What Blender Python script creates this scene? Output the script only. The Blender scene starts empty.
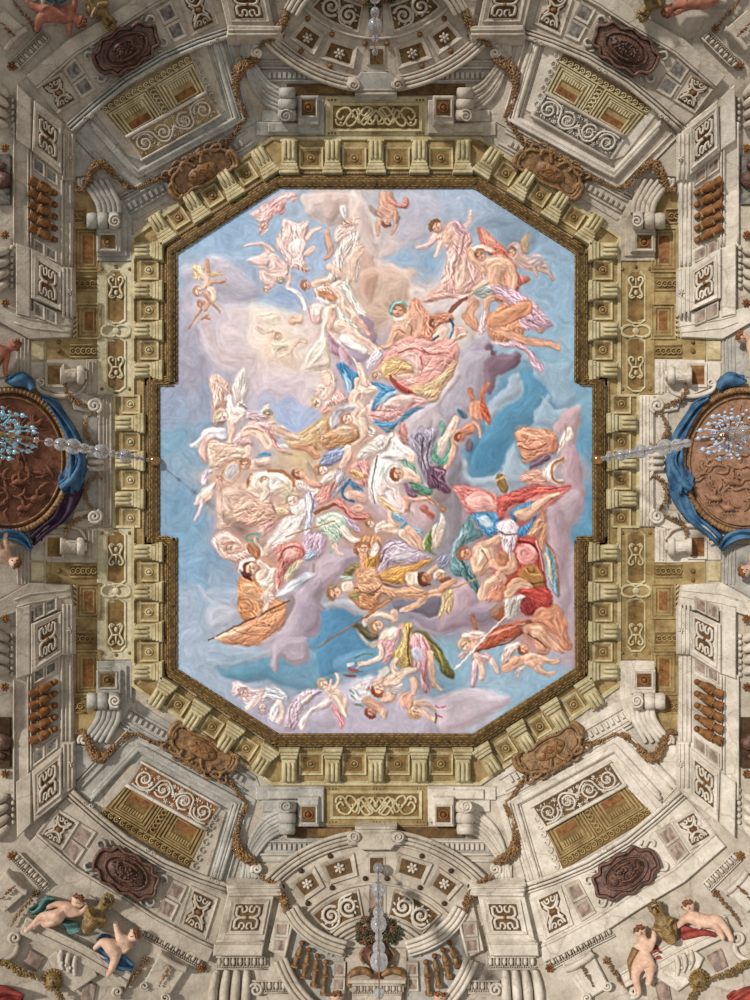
import bpy, bmesh, math, random
import numpy as np
from mathutils import Vector
from mathutils.geometry import tessellate_polygon
random.seed(7)
SC = bpy.context.scene
COL = SC.collection
PI = math.pi
# ---- the room: camera 1.6 m above the floor, painted vault 13 m higher; one picture unit is 2 cm on the vault
F, CZ, H = 650.0, 1.6, 13.0
CX, CY = 376.0, 461.0                   # middle of the vault
def edist(x, y):
    u, v = abs(x-CX), abs(y-CY)
    return max(u-262, v-323, (u-262+4)*.541+(v-221)*.841)
def D(x, y):
    e = edist(x, y)
    return .30 + (0.0075*e if e > 0 else 0)
def W(x, y, h=0.0):
    """surface point of the vault at plan place x,y and h units (2 cm) proud of it"""
    d = D(x, y) + h*.02
    s = (H-d)/F
    return Vector((-(x-375)*s, (500-y)*s, CZ+H-d))
def Z(x, y, d):
    s = (H-d)/F
    return Vector((-(x-375)*s, (500-y)*s, CZ+H-d))
# ---- materials
MAT = {}
def mat(name, col, rough=.75, var=.12, scale=6., bump=.25, metal=0., col2=None, trans=0., spec=.25, coat=0., veins=0.):
    m = bpy.data.materials.new(name); m.use_nodes = True
    nt = m.node_tree; N = nt.nodes; L = nt.links
    b = N['Principled BSDF']
    b.inputs['Roughness'].default_value = rough; b.inputs['Metallic'].default_value = metal
    b.inputs['Specular IOR Level'].default_value = spec
    if trans: b.inputs['Transmission Weight'].default_value = trans
    if coat: b.inputs['Coat Weight'].default_value = coat
    def lin(c): return tuple(((v/255)/12.92 if v/255 <= .04045 else ((v/255+.055)/1.055)**2.4) for v in c)+(1,)
    c = lin(col); c2 = lin(col2) if col2 else tuple(min(1, v*(1-var*2.2)) for v in c[:3])+(1,)
    geo = N.new('ShaderNodeNewGeometry')
    n1 = N.new('ShaderNodeTexNoise'); n1.inputs['Scale'].default_value = scale; n1.inputs['Detail'].default_value = 8; n1.inputs['Roughness'].default_value = .65
    L.new(geo.outputs['Position'], n1.inputs['Vector'])
    r = N.new('ShaderNodeValToRGB'); r.color_ramp.elements[0].position = .36; r.color_ramp.elements[1].position = .62
    r.color_ramp.elements[0].color = c2; r.color_ramp.elements[1].color = c
    L.new(n1.outputs['Fac'], r.inputs['Fac'])
    out = r.outputs['Color']
    if veins:
        wv = N.new('ShaderNodeTexWave'); wv.inputs['Scale'].default_value = 2.2; wv.inputs['Distortion'].default_value = 14; wv.inputs['Detail'].default_value = 4
        L.new(geo.outputs['Position'], wv.inputs['Vector'])
        mx = N.new('ShaderNodeMixRGB'); mx.blend_type = 'MULTIPLY'; mx.inputs['Fac'].default_value = veins
        L.new(out, mx.inputs['Color1']); L.new(wv.outputs['Color'], mx.inputs['Color2']); out = mx.outputs['Color']
    if bump and not metal:
        # plaster grain and hairline cracks
        n3 = N.new('ShaderNodeTexNoise'); n3.inputs['Scale'].default_value = 17; n3.inputs['Detail'].default_value = 7; n3.inputs['Roughness'].default_value = .7
        L.new(geo.outputs['Position'], n3.inputs['Vector'])
        r3 = N.new('ShaderNodeValToRGB'); r3.color_ramp.elements[0].position = .3; r3.color_ramp.elements[1].position = .62
        r3.color_ramp.elements[0].color = (.72, .69, .66, 1); r3.color_ramp.elements[1].color = (1.0, 1.0, 1.0, 1); L.new(n3.outputs['Fac'], r3.inputs['Fac'])
        m3 = N.new('ShaderNodeMixRGB'); m3.blend_type = 'MULTIPLY'; m3.inputs['Fac'].default_value = .75
        L.new(out, m3.inputs['Color1']); L.new(r3.outputs['Color'], m3.inputs['Color2']); out = m3.outputs['Color']
        if name[:5] in ('stone', 'ivory', 'ochre'):
            ad = N.new('ShaderNodeMixRGB'); ad.blend_type = 'ADD'; ad.inputs['Fac'].default_value = .35
            L.new(geo.outputs['Position'], ad.inputs['Color1']); L.new(n1.outputs['Color'], ad.inputs['Color2'])
            vo = N.new('ShaderNodeTexVoronoi'); vo.feature = 'DISTANCE_TO_EDGE'; vo.inputs['Scale'].default_value = 1.1; L.new(ad.outputs['Color'], vo.inputs['Vector'])
            r4 = N.new('ShaderNodeValToRGB'); r4.color_ramp.elements[0].position = .004; r4.color_ramp.elements[1].position = .014
            r4.color_ramp.elements[0].color = (.66, .6, .54, 1); r4.color_ramp.elements[1].color = (1, 1, 1, 1); L.new(vo.outputs['Distance'], r4.inputs['Fac'])
            m4 = N.new('ShaderNodeMixRGB'); m4.blend_type = 'MULTIPLY'; m4.inputs['Fac'].default_value = .7
            L.new(out, m4.inputs['Color1']); L.new(r4.outputs['Color'], m4.inputs['Color2']); out = m4.outputs['Color']
    L.new(out, b.inputs['Base Color'])
    if bump:
        n2 = N.new('ShaderNodeTexNoise'); n2.inputs['Scale'].default_value = 26; n2.inputs['Detail'].default_value = 6
        L.new(geo.outputs['Position'], n2.inputs['Vector'])
        bp = N.new('ShaderNodeBump'); bp.inputs['Strength'].default_value = bump; bp.inputs['Distance'].default_value = .03
        L.new(n2.outputs['Fac'], bp.inputs['Height']); L.new(bp.outputs['Normal'], b.inputs['Normal'])
    MAT[name] = m
    return m
mat('stone', (198,187,170), col2=(166,154,138), scale=2.6)
mat('stone_cool', (188,184,174), col2=(150,147,138), scale=2.6)
mat('stone_white', (222,212,198), col2=(190,180,164), scale=2.6)
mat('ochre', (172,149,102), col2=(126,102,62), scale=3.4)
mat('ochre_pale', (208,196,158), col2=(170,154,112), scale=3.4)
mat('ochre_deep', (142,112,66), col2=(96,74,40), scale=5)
mat('ivory', (216,206,176), col2=(186,174,138), scale=4)
mat('recess', (112,84,48), col2=(74,54,32), scale=8)
mat('shadow_brown', (84,60,38), col2=(56,40,26), scale=8)  # dark brown pigment for eyes, face features, studs and niche panels
mat('rust', (150,102,58), col2=(96,60,32), scale=9)
mat('bronze', (116,80,62), col2=(62,40,32), scale=9, rough=.5, spec=.5, bump=.6)
mat('gilt', (156,118,72), col2=(92,62,34), scale=10, rough=.5, spec=.5, bump=.5)
mat('laurel', (158,128,76), col2=(98,74,38), scale=12, rough=.7, bump=.4)
mat('laurel_core', (104,80,42), col2=(66,48,24), scale=12)
mat('terracotta', (136,88,62), col2=(88,52,38), scale=6, rough=.6, bump=.5)
mat('terracotta_light', (164,124,96), col2=(118,84,62), scale=8, rough=.6, bump=.4)
mat('marble', (176,156,142), col2=(146,122,108), scale=9, veins=.45)
mat('marble_grey', (150,144,136), col2=(96,88,80), scale=9, veins=.4)
mat('blue_cloth', (84,124,156), col2=(34,70,104), scale=4, rough=.6, bump=.1)
mat('violet_cloth', (72,48,74), col2=(40,26,42), scale=8)
mat('teal_cloth', (104,142,134), col2=(66,100,98), scale=9)
mat('red_cloth', (176,84,72), col2=(122,46,44), scale=9)
mat('flesh', (226,194,170), col2=(202,158,132), scale=9, rough=.6, bump=.05)
mat('flesh_red', (176,118,96), col2=(132,78,62), scale=9, rough=.6, bump=.05)
mat('hair', (150,100,66), col2=(106,62,40), scale=20)
mat('bust_gold', (158,128,74), col2=(92,72,38), scale=14, rough=.5, spec=.5, bump=.5)
mat('flower', (150,96,70), col2=(70,72,52), scale=16)
mat('leaf', (92,92,64), col2=(50,50,36), scale=16)
mat('brass', (204,160,104), col2=(160,116,70), rough=.22, metal=.9, var=.1, bump=.05)
mat('glass', (236,240,246), col2=(214,222,234), rough=.08, trans=.82, bump=0, spec=.6, scale=30)
mat('crystal', (196,232,244), col2=(120,200,228), rough=.15, trans=.25, bump=0, spec=.8, scale=40)
mat('crystal_clear', (222,232,244), col2=(176,196,222), rough=.15, trans=.25, bump=0, spec=.8, scale=40)
# ---- mesh collecting
class MB:
    def __init__(s): s.v = []; s.f = []
    def add(s, vs, fs):
        o = len(s.v); s.v += [Vector(p) for p in vs]; s.f += [tuple(i+o for i in q) for q in fs]
    def slab(s, T, pts, h0, h1, ch=.7):
        """plate with a chamfered front; its sides run straight up into the vault"""
        P = [T(a, b) for a, b in pts]; n = len(P)
        ar = sum(P[i][0]*P[(i+1) % n][1]-P[(i+1) % n][0]*P[i][1] for i in range(n))
        if ar < 0: P = P[::-1]
        def inset(P, c):
            out = []
            for i in range(n):
                p0, p1, p2 = P[i-1], P[i], P[(i+1) % n]
                e1 = (p1[0]-p0[0], p1[1]-p0[1]); e2 = (p2[0]-p1[0], p2[1]-p1[1])
                l1 = math.hypot(*e1) or 1; l2 = math.hypot(*e2) or 1
                n1 = (-e1[1]/l1, e1[0]/l1); n2 = (-e2[1]/l2, e2[0]/l2)
                m = (n1[0]+n2[0], n1[1]+n2[1]); q = 1+n1[0]*n2[0]+n1[1]*n2[1]
                q = max(q, .35)
                out.append((p1[0]+m[0]*c/q, p1[1]+m[1]*c/q))
            return out
        c = min(ch, abs(h1-h0)*.8)
        top = inset(P, c) if c > 0 else P
        P2 = []; T2 = []
        for i in range(n):
            j = (i+1) % n; L = math.hypot(P[j][0]-P[i][0], P[j][1]-P[i][1]); k = max(1, math.ceil(L/10))
            for q in range(k):
                t = q/k; P2.append((P[i][0]+(P[j][0]-P[i][0])*t, P[i][1]+(P[j][1]-P[i][1])*t)); T2.append((top[i][0]+(top[j][0]-top[i][0])*t, top[i][1]+(top[j][1]-top[i][1])*t))
        n = len(P2)
        A = [W(x, y, h1) for x, y in T2]
        B = [W(x, y, h1-c) for x, y in P2]
        C = [b+Vector((0, 0, (h1-c-h0)*.02)) for b in B]
        tri = tessellate_polygon([[Vector((x, y, 0)) for x, y in T2]])
        X = list(T2); mid = {}; fs = []
        def el(i, j): return (X[i][0]-X[j][0])**2+(X[i][1]-X[j][1])**2
        stack = [tuple(t) for t in tri]
        while stack:
            t = stack.pop(); e = [(el(t[0], t[1]), 0), (el(t[1], t[2]), 1), (el(t[2], t[0]), 2)]; m_, k = max(e)
            i, j, o_ = t[k], t[(k+1) % 3], t[(k+2) % 3]
            if m_ < 110 or (abs(i-j) in (1, n-1) and i < n and j < n): fs.append(t); continue
            key = (min(i, j), max(i, j))
            if key not in mid: mid[key] = len(X); X.append(((X[i][0]+X[j][0])/2, (X[i][1]+X[j][1])/2))
            mm = mid[key]; stack += [(i, mm, o_), (mm, j, o_)]
        ex = [W(x, y, h1) for x, y in X[n:]]; sh = len(ex)
        V = A+ex+B+C; nb = n+sh; nc = nb+n
        for i in range(n):
            j = (i+1) % n; fs += [(i, j, nb+j, nb+i), (nb+i, nb+j, nc+j, nc+i)]
        s.add(V, fs)
    def box(s, T, a0, b0, a1, b1, h0, h1, ch=.7):
        s.slab(T, [(a0, b0), (a1, b0), (a1, b1), (a0, b1)], h0, h1, ch)
    def ring(s, T, outer, inner, h0, h1, hi=None):
        """frame between two outlines of equal count"""
        hi = h1 if hi is None else hi; O = []; I = []
        oo = [T(*p) for p in outer]; ii = [T(*p) for p in inner]; n = len(oo)
        for i in range(n):
            j = (i+1) % n; k = max(1, math.ceil(math.hypot(oo[j][0]-oo[i][0], oo[j][1]-oo[i][1])/10))
            for q in range(k):
                t = q/k; O.append((oo[i][0]+(oo[j][0]-oo[i][0])*t, oo[i][1]+(oo[j][1]-oo[i][1])*t)); I.append((ii[i][0]+(ii[j][0]-ii[i][0])*t, ii[i][1]+(ii[j][1]-ii[i][1])*t))
        n = len(O)
        vo = [W(x, y, h1) for x, y in O]; vi = [W(x, y, hi) for x, y in I]
        bo = [p+Vector((0, 0, (h1-h0)*.02)) for p in vo]; bi = [p+Vector((0, 0, (hi-h0)*.02)) for p in vi]
        V = vo+vi+bo+bi; fs = []
        for i in range(n):
            j = (i+1) % n
            fs += [(i, j, n+j, n+i), (i, 2*n+i, 2*n+j, j), (n+i, n+j, 3*n+j, 3*n+i), (2*n+i, 3*n+i, 3*n+j, 2*n+j)]
        s.add(V, fs)
    def tube(s, T, pts, r, h=0., closed=False, seg=7, smooth=True, hs=None, flat=1.):
        P = [T(a, b) for a, b in pts]
        R = list(r) if hasattr(r, '__len__') else [r]*len(P)
        Hh = list(hs) if hs is not None else [h]*len(P)
        if not smooth and not closed:
            Q = []; RR = []; HH = []
            for i in range(len(P)-1):
                k = max(1, math.ceil(math.hypot(P[i+1][0]-P[i][0], P[i+1][1]-P[i][1])/10))
                for q in range(k): t = q/k; Q.append((P[i][0]+(P[i+1][0]-P[i][0])*t, P[i][1]+(P[i+1][1]-P[i][1])*t)); RR.append(R[i]+(R[i+1]-R[i])*t); HH.append(Hh[i]+(Hh[i+1]-Hh[i])*t)
            Q.append(P[-1]); RR.append(R[-1]); HH.append(Hh[-1]); P, R, Hh = Q, RR, HH
        if smooth and len(P) > 2:
            Q = []; RR = []; HH = []; n = len(P); rng = n if closed else n-1
            for i in range(rng):
                g = lambda k: (k % n) if closed else min(max(k, 0), n-1)
                a, b, c, d = (P[g(i-1)], P[g(i)], P[g(i+1)], P[g(i+2)])
                L = math.hypot(c[0]-b[0], c[1]-b[1]); m = max(1, min(6, int(L/2.5)+1))
                for k in range(m):
                    t = k/m; t2 = t*t; t3 = t2*t
                    Q.append(tuple(.5*((2*b[z])+(-a[z]+c[z])*t+(2*a[z]-5*b[z]+4*c[z]-d[z])*t2+(-a[z]+3*b[z]-3*c[z]+d[z])*t3) for z in (0, 1)))
                    RR.append(R[g(i)]*(1-t)+R[g(i+1)]*t); HH.append(Hh[g(i)]*(1-t)+Hh[g(i+1)]*t)
            if not closed: Q.append(P[-1]); RR.append(R[-1]); HH.append(Hh[-1])
            P, R, Hh = Q, RR, HH
        n = len(P); V = []
        for i in range(n):
            a = P[i-1] if (i or closed) else P[0]; c = P[(i+1) % n] if (i < n-1 or closed) else P[-1]
            t = (c[0]-a[0], c[1]-a[1]); l = math.hypot(*t) or 1; nx, ny = -t[1]/l, t[0]/l
            for k in range(seg):
                an = 2*PI*k/seg
                V.append(W(P[i][0]+nx*R[i]*math.cos(an), P[i][1]+ny*R[i]*math.cos(an), Hh[i]+R[i]*flat*math.sin(an)))
        fs = []
        for i in range(n if closed else n-1):
            j = (i+1) % n
            for k in range(seg):
                k2 = (k+1) % seg; fs.append((i*seg+k, i*seg+k2, j*seg+k2, j*seg+k))
        if not closed: fs += [tuple(range(seg)), tuple(range((n-1)*seg+seg-1, (n-1)*seg-1, -1))]
        s.add(V, fs)
    def dome(s, T, a, b, ra, rb=None, h=0., hh=None, seg=10, rings=3, rot=0.):
        rb = ra if rb is None else rb; hh = min(ra, rb) if hh is None else hh
        x0, y0 = T(a, b); V = []; cr, sr = math.cos(rot), math.sin(rot)
        for i in range(rings+1):
            ph = PI/2*i/rings
            if i == rings: V.append(W(x0, y0, h+hh)); break
            for k in range(seg):
                an = 2*PI*k/seg; p, q = ra*math.cos(ph)*math.cos(an), rb*math.cos(ph)*math.sin(an)
                V.append(W(x0+p*cr-q*sr, y0+p*sr+q*cr, h+hh*math.sin(ph)))
        fs = []
        for i in range(rings):
            for k in range(seg):
                k2 = (k+1) % seg
                if i == rings-1: fs.append((i*seg+k, i*seg+k2, rings*seg))
                else: fs.append((i*seg+k, i*seg+k2, (i+1)*seg+k2, (i+1)*seg+k))
        fs.append(tuple(range(seg-1, -1, -1)))
        s.add(V, fs)
    def rose(s, T, a, b, r, h=0., petals=6):
        for k in range(petals):
            an = 2*PI*k/petals+.3
            x0, y0 = T(a, b)
            s.dome(IDT, x0+math.cos(an)*r*.58, y0+math.sin(an)*r*.58, r*.46, r*.3, h, r*.34, 7, 2, an)
        x0, y0 = T(a, b); s.dome(IDT, x0, y0, r*.34, r*.34, h, r*.6, 8, 2)
    def stud(s, T, a, b, r, h=0.):
        x0, y0 = T(a, b); s.tube(IDT, [(x0+r*math.cos(i*.7854), y0+r*math.sin(i*.7854)) for i in range(8)], r*.26, h+.2, closed=True, seg=6)
        s.dome(IDT, x0, y0, r*.62, r*.62, h, r*.8, 9, 3)
    def surf(s, X, Y, Hm):
        """rectangular grid given as nested lists of plan places and heights"""
        n, m = len(X), len(X[0])
        V = [W(X[i][j], Y[i][j], Hm[i][j]) for i in range(n) for j in range(m)]
        s.add(V, [(i*m+j, i*m+j+1, (i+1)*m+j+1, (i+1)*m+j) for i in range(n-1) for j in range(m-1)])
    def sphere(s, c, r, seg=12, rings=8, sz=1.):
        V = [c+Vector((0, 0, r*sz))]; fs = []
        for i in range(1, rings):
            ph = PI*i/rings
            for k in range(seg):
                an = 2*PI*k/seg; V.append(c+Vector((r*math.sin(ph)*math.cos(an), r*math.sin(ph)*math.sin(an), r*sz*math.cos(ph))))
        V.append(c-Vector((0, 0, r*sz))); e = len(V)-1
        for k in range(seg):
            k2 = (k+1) % seg; fs.append((0, 1+k, 1+k2)); fs.append((e, 1+(rings-2)*seg+k2, 1+(rings-2)*seg+k))
            for i in range(rings-2): fs.append((1+i*seg+k, 1+(i+1)*seg+k, 1+(i+1)*seg+k2, 1+i*seg+k2))
        s.add(V, fs)
    def rod(s, pts, r, seg=8):
        """3-D tube through world points"""
        pts = [Vector(p) for p in pts]; R = list(r) if hasattr(r, '__len__') else [r]*len(pts); V = []
        for i, p in enumerate(pts):
            t = (pts[min(i+1, len(pts)-1)]-pts[max(i-1, 0)]).normalized()
            a = t.orthogonal().normalized() if i == 0 else (a-t*a.dot(t)).normalized()
            b = t.cross(a)
            for k in range(seg):
                an = 2*PI*k/seg; V.append(p+a*R[i]*math.cos(an)+b*R[i]*math.sin(an))
        fs = [(i*seg+k, i*seg+(k+1) % seg, (i+1)*seg+(k+1) % seg, (i+1)*seg+k) for i in range(len(pts)-1) for k in range(seg)]
        fs += [tuple(range(seg-1, -1, -1)), tuple(range((len(pts)-1)*seg, len(pts)*seg))]
        s.add(V, fs)
def IDT(a, b): return (a, b)
def build(name, mb, m, parent=None, smooth=False, org=None):
    me = bpy.data.meshes.new(name)
    if parent is not None: o0 = parent['_o']; o0 = Vector(o0)
    else:
        o0 = org if org is not None else sum(mb.v, Vector())/max(1, len(mb.v))
    me.from_pydata([tuple(p-o0) for p in mb.v], [], mb.f)
    bm = bmesh.new(); bm.from_mesh(me); bmesh.ops.recalc_face_normals(bm, faces=bm.faces)
    bm.to_mesh(me); bm.free()
    if smooth:
        for p in me.polygons: p.use_smooth = True
    me.materials.append(MAT[m])
    o = bpy.data.objects.new(name, me); COL.objects.link(o)
    if parent is not None: o.parent = parent; o['_o'] = list(o0)
    else: o.location = o0; o['_o'] = list(o0)
    return o
def tag(o, label, cat, group=None, kind=None):
    if label: o['label'] = label
    if cat: o['category'] = cat
    if group: o['group'] = group
    if kind: o['kind'] = kind
    return o
def thing(name, label, cat, x, y, h=0., group=None, loc=None):
    o = bpy.data.objects.new(name, None); COL.objects.link(o); o.empty_display_size = .1
    p = loc if loc is not None else W(x, y, h); o.location = p; o['_o'] = list(p)
    return tag(o, label, cat, group)
# ---- plan frames: every quarter of the vault mirrors the same drawing (given for the lower left quarter)
QS = [(-1, -1), (1, -1), (-1, 1), (1, 1)]
QN = {(-1, -1): 'upper left', (1, -1): 'upper right', (-1, 1): 'lower left', (1, 1): 'lower right'}
def QT(q):
    def T(x, y): return (CX+q[0]*(376-x), CY+q[1]*(y-461))
    return T
def sub(T, o, t, n):
    """local frame: along t and n from o"""
    return lambda a, b: T(o[0]+t[0]*a+n[0]*b, o[1]+t[1]*a+n[1]*b)
def quad(T, c0, c1, c2, c3):
    """unit square to four corners (0,0) (1,0) (1,1) (0,1)"""
    def f(a, b):
        x = (1-a)*(1-b)*c0[0]+a*(1-b)*c1[0]+a*b*c2[0]+(1-a)*b*c3[0]
        y = (1-a)*(1-b)*c0[1]+a*(1-b)*c1[1]+a*b*c2[1]+(1-a)*b*c3[1]
        return T(x, y)
    return f
def spiral(cx, cy, r0, r1, a0, turns, n=14):
    return [(cx+(r0+(r1-r0)*i/n)*math.cos(a0+2*PI*turns*i/n), cy+(r0+(r1-r0)*i/n)*math.sin(a0+2*PI*turns*i/n)) for i in range(n+1)]
def arc(cx, cy, rx, ry, a0, a1, n=16):
    return [(cx+rx*math.cos(math.radians(a0+(a1-a0)*i/n)), cy+ry*math.sin(math.radians(a0+(a1-a0)*i/n))) for i in range(n+1)]
def off(pts, d):
    out = []
    for i in range(len(pts)):
        a = pts[max(0, i-1)]; c = pts[min(len(pts)-1, i+1)]
        t = (c[0]-a[0], c[1]-a[1]); l = math.hypot(*t) or 1
        out.append((pts[i][0]-t[1]/l*d, pts[i][1]+t[0]/l*d))
    return out
def along(pts, step):
    out = []; carry = step/2
    for a, b in zip(pts, pts[1:]):
        L = math.hypot(b[0]-a[0], b[1]-a[1]); 
        while carry < L:
            t = carry/L; out.append((a[0]+(b[0]-a[0])*t, a[1]+(b[1]-a[1])*t, math.atan2(b[1]-a[1], b[0]-a[0]))); carry += step
        carry -= L
    return out
ORD = ['first', 'second', 'third', 'fourth', 'fifth', 'sixth', 'seventh', 'eighth', 'ninth']
# ================= the vault shell
mb = MB()
xs = list(range(-130, 885, 9)); ys = list(range(-130, 1135, 9))
inn = lambda x, y: edist(x, y) < -75
vid = {}
for i, x in enumerate(xs):
    for j, y in enumerate(ys): vid[(i, j)] = len(mb.v); mb.v.append(W(x, y, 0))
for i in range(len(xs)-1):
    for j in range(len(ys)-1): mb.f.append((vid[i, j], vid[i+1, j], vid[i+1, j+1], vid[i, j+1]))
o = build('ceiling', mb, 'stone'); tag(o, 'curved ceiling vault of plain stone coloured plaster', None, kind='structure')

# ================= garland frame, octagon with a step on each long side
def sym8(pts):
    """quarter outline u,v listed from the side axis to the top axis -> closed outline in plan"""
    q1 = [(CX-u, CY-v) for u, v in pts]; q2 = [(CX+u, CY-v) for u, v in pts][::-1]
    q3 = [(CX+u, CY+v) for u, v in pts]; q4 = [(CX-u, CY+v) for u, v in pts][::-1]
    out = []
    for P in (q1, q2, q3, q4):
        for p in P:
            if not out or math.hypot(p[0]-out[-1][0], p[1]-out[-1][1]) > .5: out.append(p)
    return out
ctr = sym8([(222, 10), (222, 80), (204, 80), (204, 210), (99, 278), (10, 278)])
fr = thing('laurel_garland', 'long dark gold laurel garland moulding framing the painted sky', 'frame', 376, 461)
m = MB(); m.tube(IDT, ctr, 7.6, 1.5, closed=True, smooth=False, seg=12); build('core', m, 'laurel_core', fr, True)
m = MB(); rnd = random.Random(3)
cl = ctr+[ctr[0]]
for k, row in enumerate((-6.2, -4.1, -2., .1, 2.2, 4.3, 6.4)):
    for x, y, a in along(cl, 5.4):
        nx, ny = -math.sin(a), math.cos(a); hh = 1.5+math.sqrt(max(0, 60-row*row))*.92
        j = rnd.uniform(-1, 1)+(2.7 if k % 2 else 0)
        m.dome(IDT, x+nx*row+math.cos(a)*j, y+ny*row+math.sin(a)*j, 3.9, 1.05, hh-.9, 1.3, 6, 2, a+rnd.uniform(-.18, .18))
build('leaves', m, 'laurel', fr, False)
m = MB(); bead = off(cl, 9.6); bead2 = sym8([(232.5, 10), (232.5, 90), (214, 90), (214, 215), (102, 288), (10, 288)]); bead2 += bead2[:1]
for x, y, a in along(bead2, 3.1): m.dome(IDT, x, y, 1.1, 1.1, 1, 1.2, 6, 2)
build('bead_row', m, 'ochre', fr)
m = MB(); m.tube(IDT, bead2[:-1], 1.6, .2, closed=True, smooth=False, seg=6); build('edge_moulding', m, 'ochre', fr)
for (u, v, a) in ((204, 145, 0), (99+52, 278-34, -57), (0, 278, 90), (222, 0, 0), (204, 208, -28), (99, 278, 62)):
    for q in (QS if u and v else ([(1, -1), (1, 1)] if not u else [(-1, 1), (1, 1)])):
        x0, y0 = CX+q[0]*u, CY+q[1]*v; aa = math.radians(a)
        dx, dy = q[0]*math.cos(aa), q[1]*-math.sin(aa)*-1
        m = MB()
        for s in (-1, 1):
            m.tube(IDT, [(x0-dx*8-s*dy*3, y0-dy*8+s*dx*3), (x0, y0), (x0+dx*8+s*dy*3, y0+dy*8-s*dx*3)], .8, 0, hs=[3.5, 9.6, 3.5], seg=5)
        build('ribbon_tie', m, 'laurel_core', fr)
# ---- laid ground of the bracket cornice
def ringmesh(o, i, h0, h1, m_, name, label, cat):
    m = MB(); m.ring(IDT, o, i, h0, h1); ob = build(name, m, m_); tag(ob, label, cat); return ob
outer = sym8([(262.5, 0), (262.5, 64), (244, 64), (244, 221), (106, 322), (0, 322)])
outer = sym8([(262.5, 10), (262.5, 66), (244, 66), (244, 224), (104, 323), (10, 323)])
inner_ = sym8([(231, 10), (231, 88), (213, 88), (213, 215), (101.5, 287), (10, 287)])
ringmesh(outer, inner_, -.5, .35, 'ochre', 'cornice_soffit', 'flat ochre cornice soffit running behind all brackets around the garland frame', 'cornice')
mo = sym8([(263.5, 10), (263.5, 67), (245, 67), (245, 225), (104.5, 324.5), (10, 324.5)])
mi = sym8([(260.8, 10), (260.8, 64.5), (242, 64.5), (242, 223), (103.5, 321.5), (10, 321.5)])
ringmesh(mo, mi, -.5, 2.4, 'ochre_pale', 'cornice_edge', 'pale outer fillet closing the ochre bracket cornice', 'cornice')

# ================= brackets and coffers
def bracket(T, o, t, n, label, m_='ochre_pale', group='scrolled brackets of the cornice', L=33):
    x, y = T(*o); th = thing('bracket', label, 'bracket', x, y, 0, group)
    S = sub(T, o, t, n)
    m = MB(); m.box(S, -10, 0, 10, 3.4, .2, 9.5); m.box(S, -9.2, 3.4, 9.2, 6.6, .2, 8.6); m.box(S, -8.3, 6.6, 8.3, 10, .2, 7.6); build('cap', m, m_, th)
    m = MB(); m.box(S, -7.4, 9.5, 7.4, L-2, .2, 5.6, 1.2); build('body', m, m_, th)
    for a in (-4.4, 0, 4.4):
        m = MB(); m.tube(S, [(a, 13.5), (a, 16), (a, 22), (a, L-1.5), (a, L)], [.9, 1.7, 2.0, 2.2, 1.4], 0, hs=[5.6, 6., 6.6, 6.6, 5.2], smooth=False, seg=8)
        build('flute', m, m_, th, True)
    m = MB(); m.box(S, -8.6, L-1.6, 8.6, L+.6, .2, 3.2, .6); build('foot', m, m_, th)
    return th
def coffer(T, o, t, n, label, w=9.5, d=20, m_='ochre_pale', im='ochre_deep', b0=9):
    x, y = T(*o); th = thing('coffer', label, 'coffer', x, y, 0, 'rosette coffers of the cornice')
    S = sub(T, o, t, n)
    def rc(e, b=0): return [(-w+e, b0+e), (w-e, b0+e), (w-e, b0+d-e), (-w+e, b0+d-e)]
    m = MB(); m.ring(S, rc(0), rc(1.8), .1, 2.2, 1.6); build('outer_frame', m, m_, th)
    m = MB(); m.ring(S, rc(1.8), rc(4), .1, 1.5, .6); build('inner_frame', m, 'ochre', th)
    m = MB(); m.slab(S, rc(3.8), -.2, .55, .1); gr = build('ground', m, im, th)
    m = MB(); m.stud(S, 0, b0+d/2, 3.3, .5); build('rosette', m, 'ochre' if im != 'ochre' else 'ochre_pale', gr, True)
    return th
SIDE = {-1: 'left', 1: 'right'}; TB = {-1: 'upper', 1: 'lower'}
for q in QS:
    T = QT(q); nm = QN[q]
    for i, v in enumerate((91, 131, 171, 211)):
        bracket(T, (376-213.5, 461+v), (0, 1), (-1, 0), f'ochre bracket on the {SIDE[q[0]]} side below the frame, {ORD[i]} {"above" if q[1]<0 else "below"} the side step', L=28.5)
    for i, v in enumerate((111, 151, 191)):
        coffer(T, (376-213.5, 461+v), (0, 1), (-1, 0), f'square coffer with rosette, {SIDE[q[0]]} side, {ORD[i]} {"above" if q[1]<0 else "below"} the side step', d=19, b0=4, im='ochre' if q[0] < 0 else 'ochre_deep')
    for i, v in enumerate((38,)):
        bracket(T, (376-232, 461+v), (0, 1), (-1, 0), f'ochre bracket just {"above" if q[1]<0 else "below"} the {SIDE[q[0]]} chandelier hook', L=29)
    for i, v in enumerate((19, 57)):
        coffer(T, (376-232, 461+v), (0, 1), (-1, 0), f'square coffer with rosette, {ORD[i]} {"above" if q[1]<0 else "below"} the {SIDE[q[0]]} chandelier hook', d=19, b0=4, im='ochre' if q[0] < 0 else 'ochre_deep')
    t = (.841, .541); n = (-.541, .841)
    for i, (u, v) in enumerate(((213, 229), (179, 251), (145, 273), (110, 295))):
        bracket(T, (376-u+6, 461+v-8.5), t, n, f'ochre bracket of the {nm} diagonal, {ORD[i]} counted from the side', L=30)
    for i, (u, v) in enumerate(((196, 240), (162, 262), (128, 284))):
        coffer(T, (376-u+6, 461+v-8.5), t, n, f'square coffer with rosette on the {nm} diagonal, {ORD[i]} counted from the side', d=19, b0=5, w=9)
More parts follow.
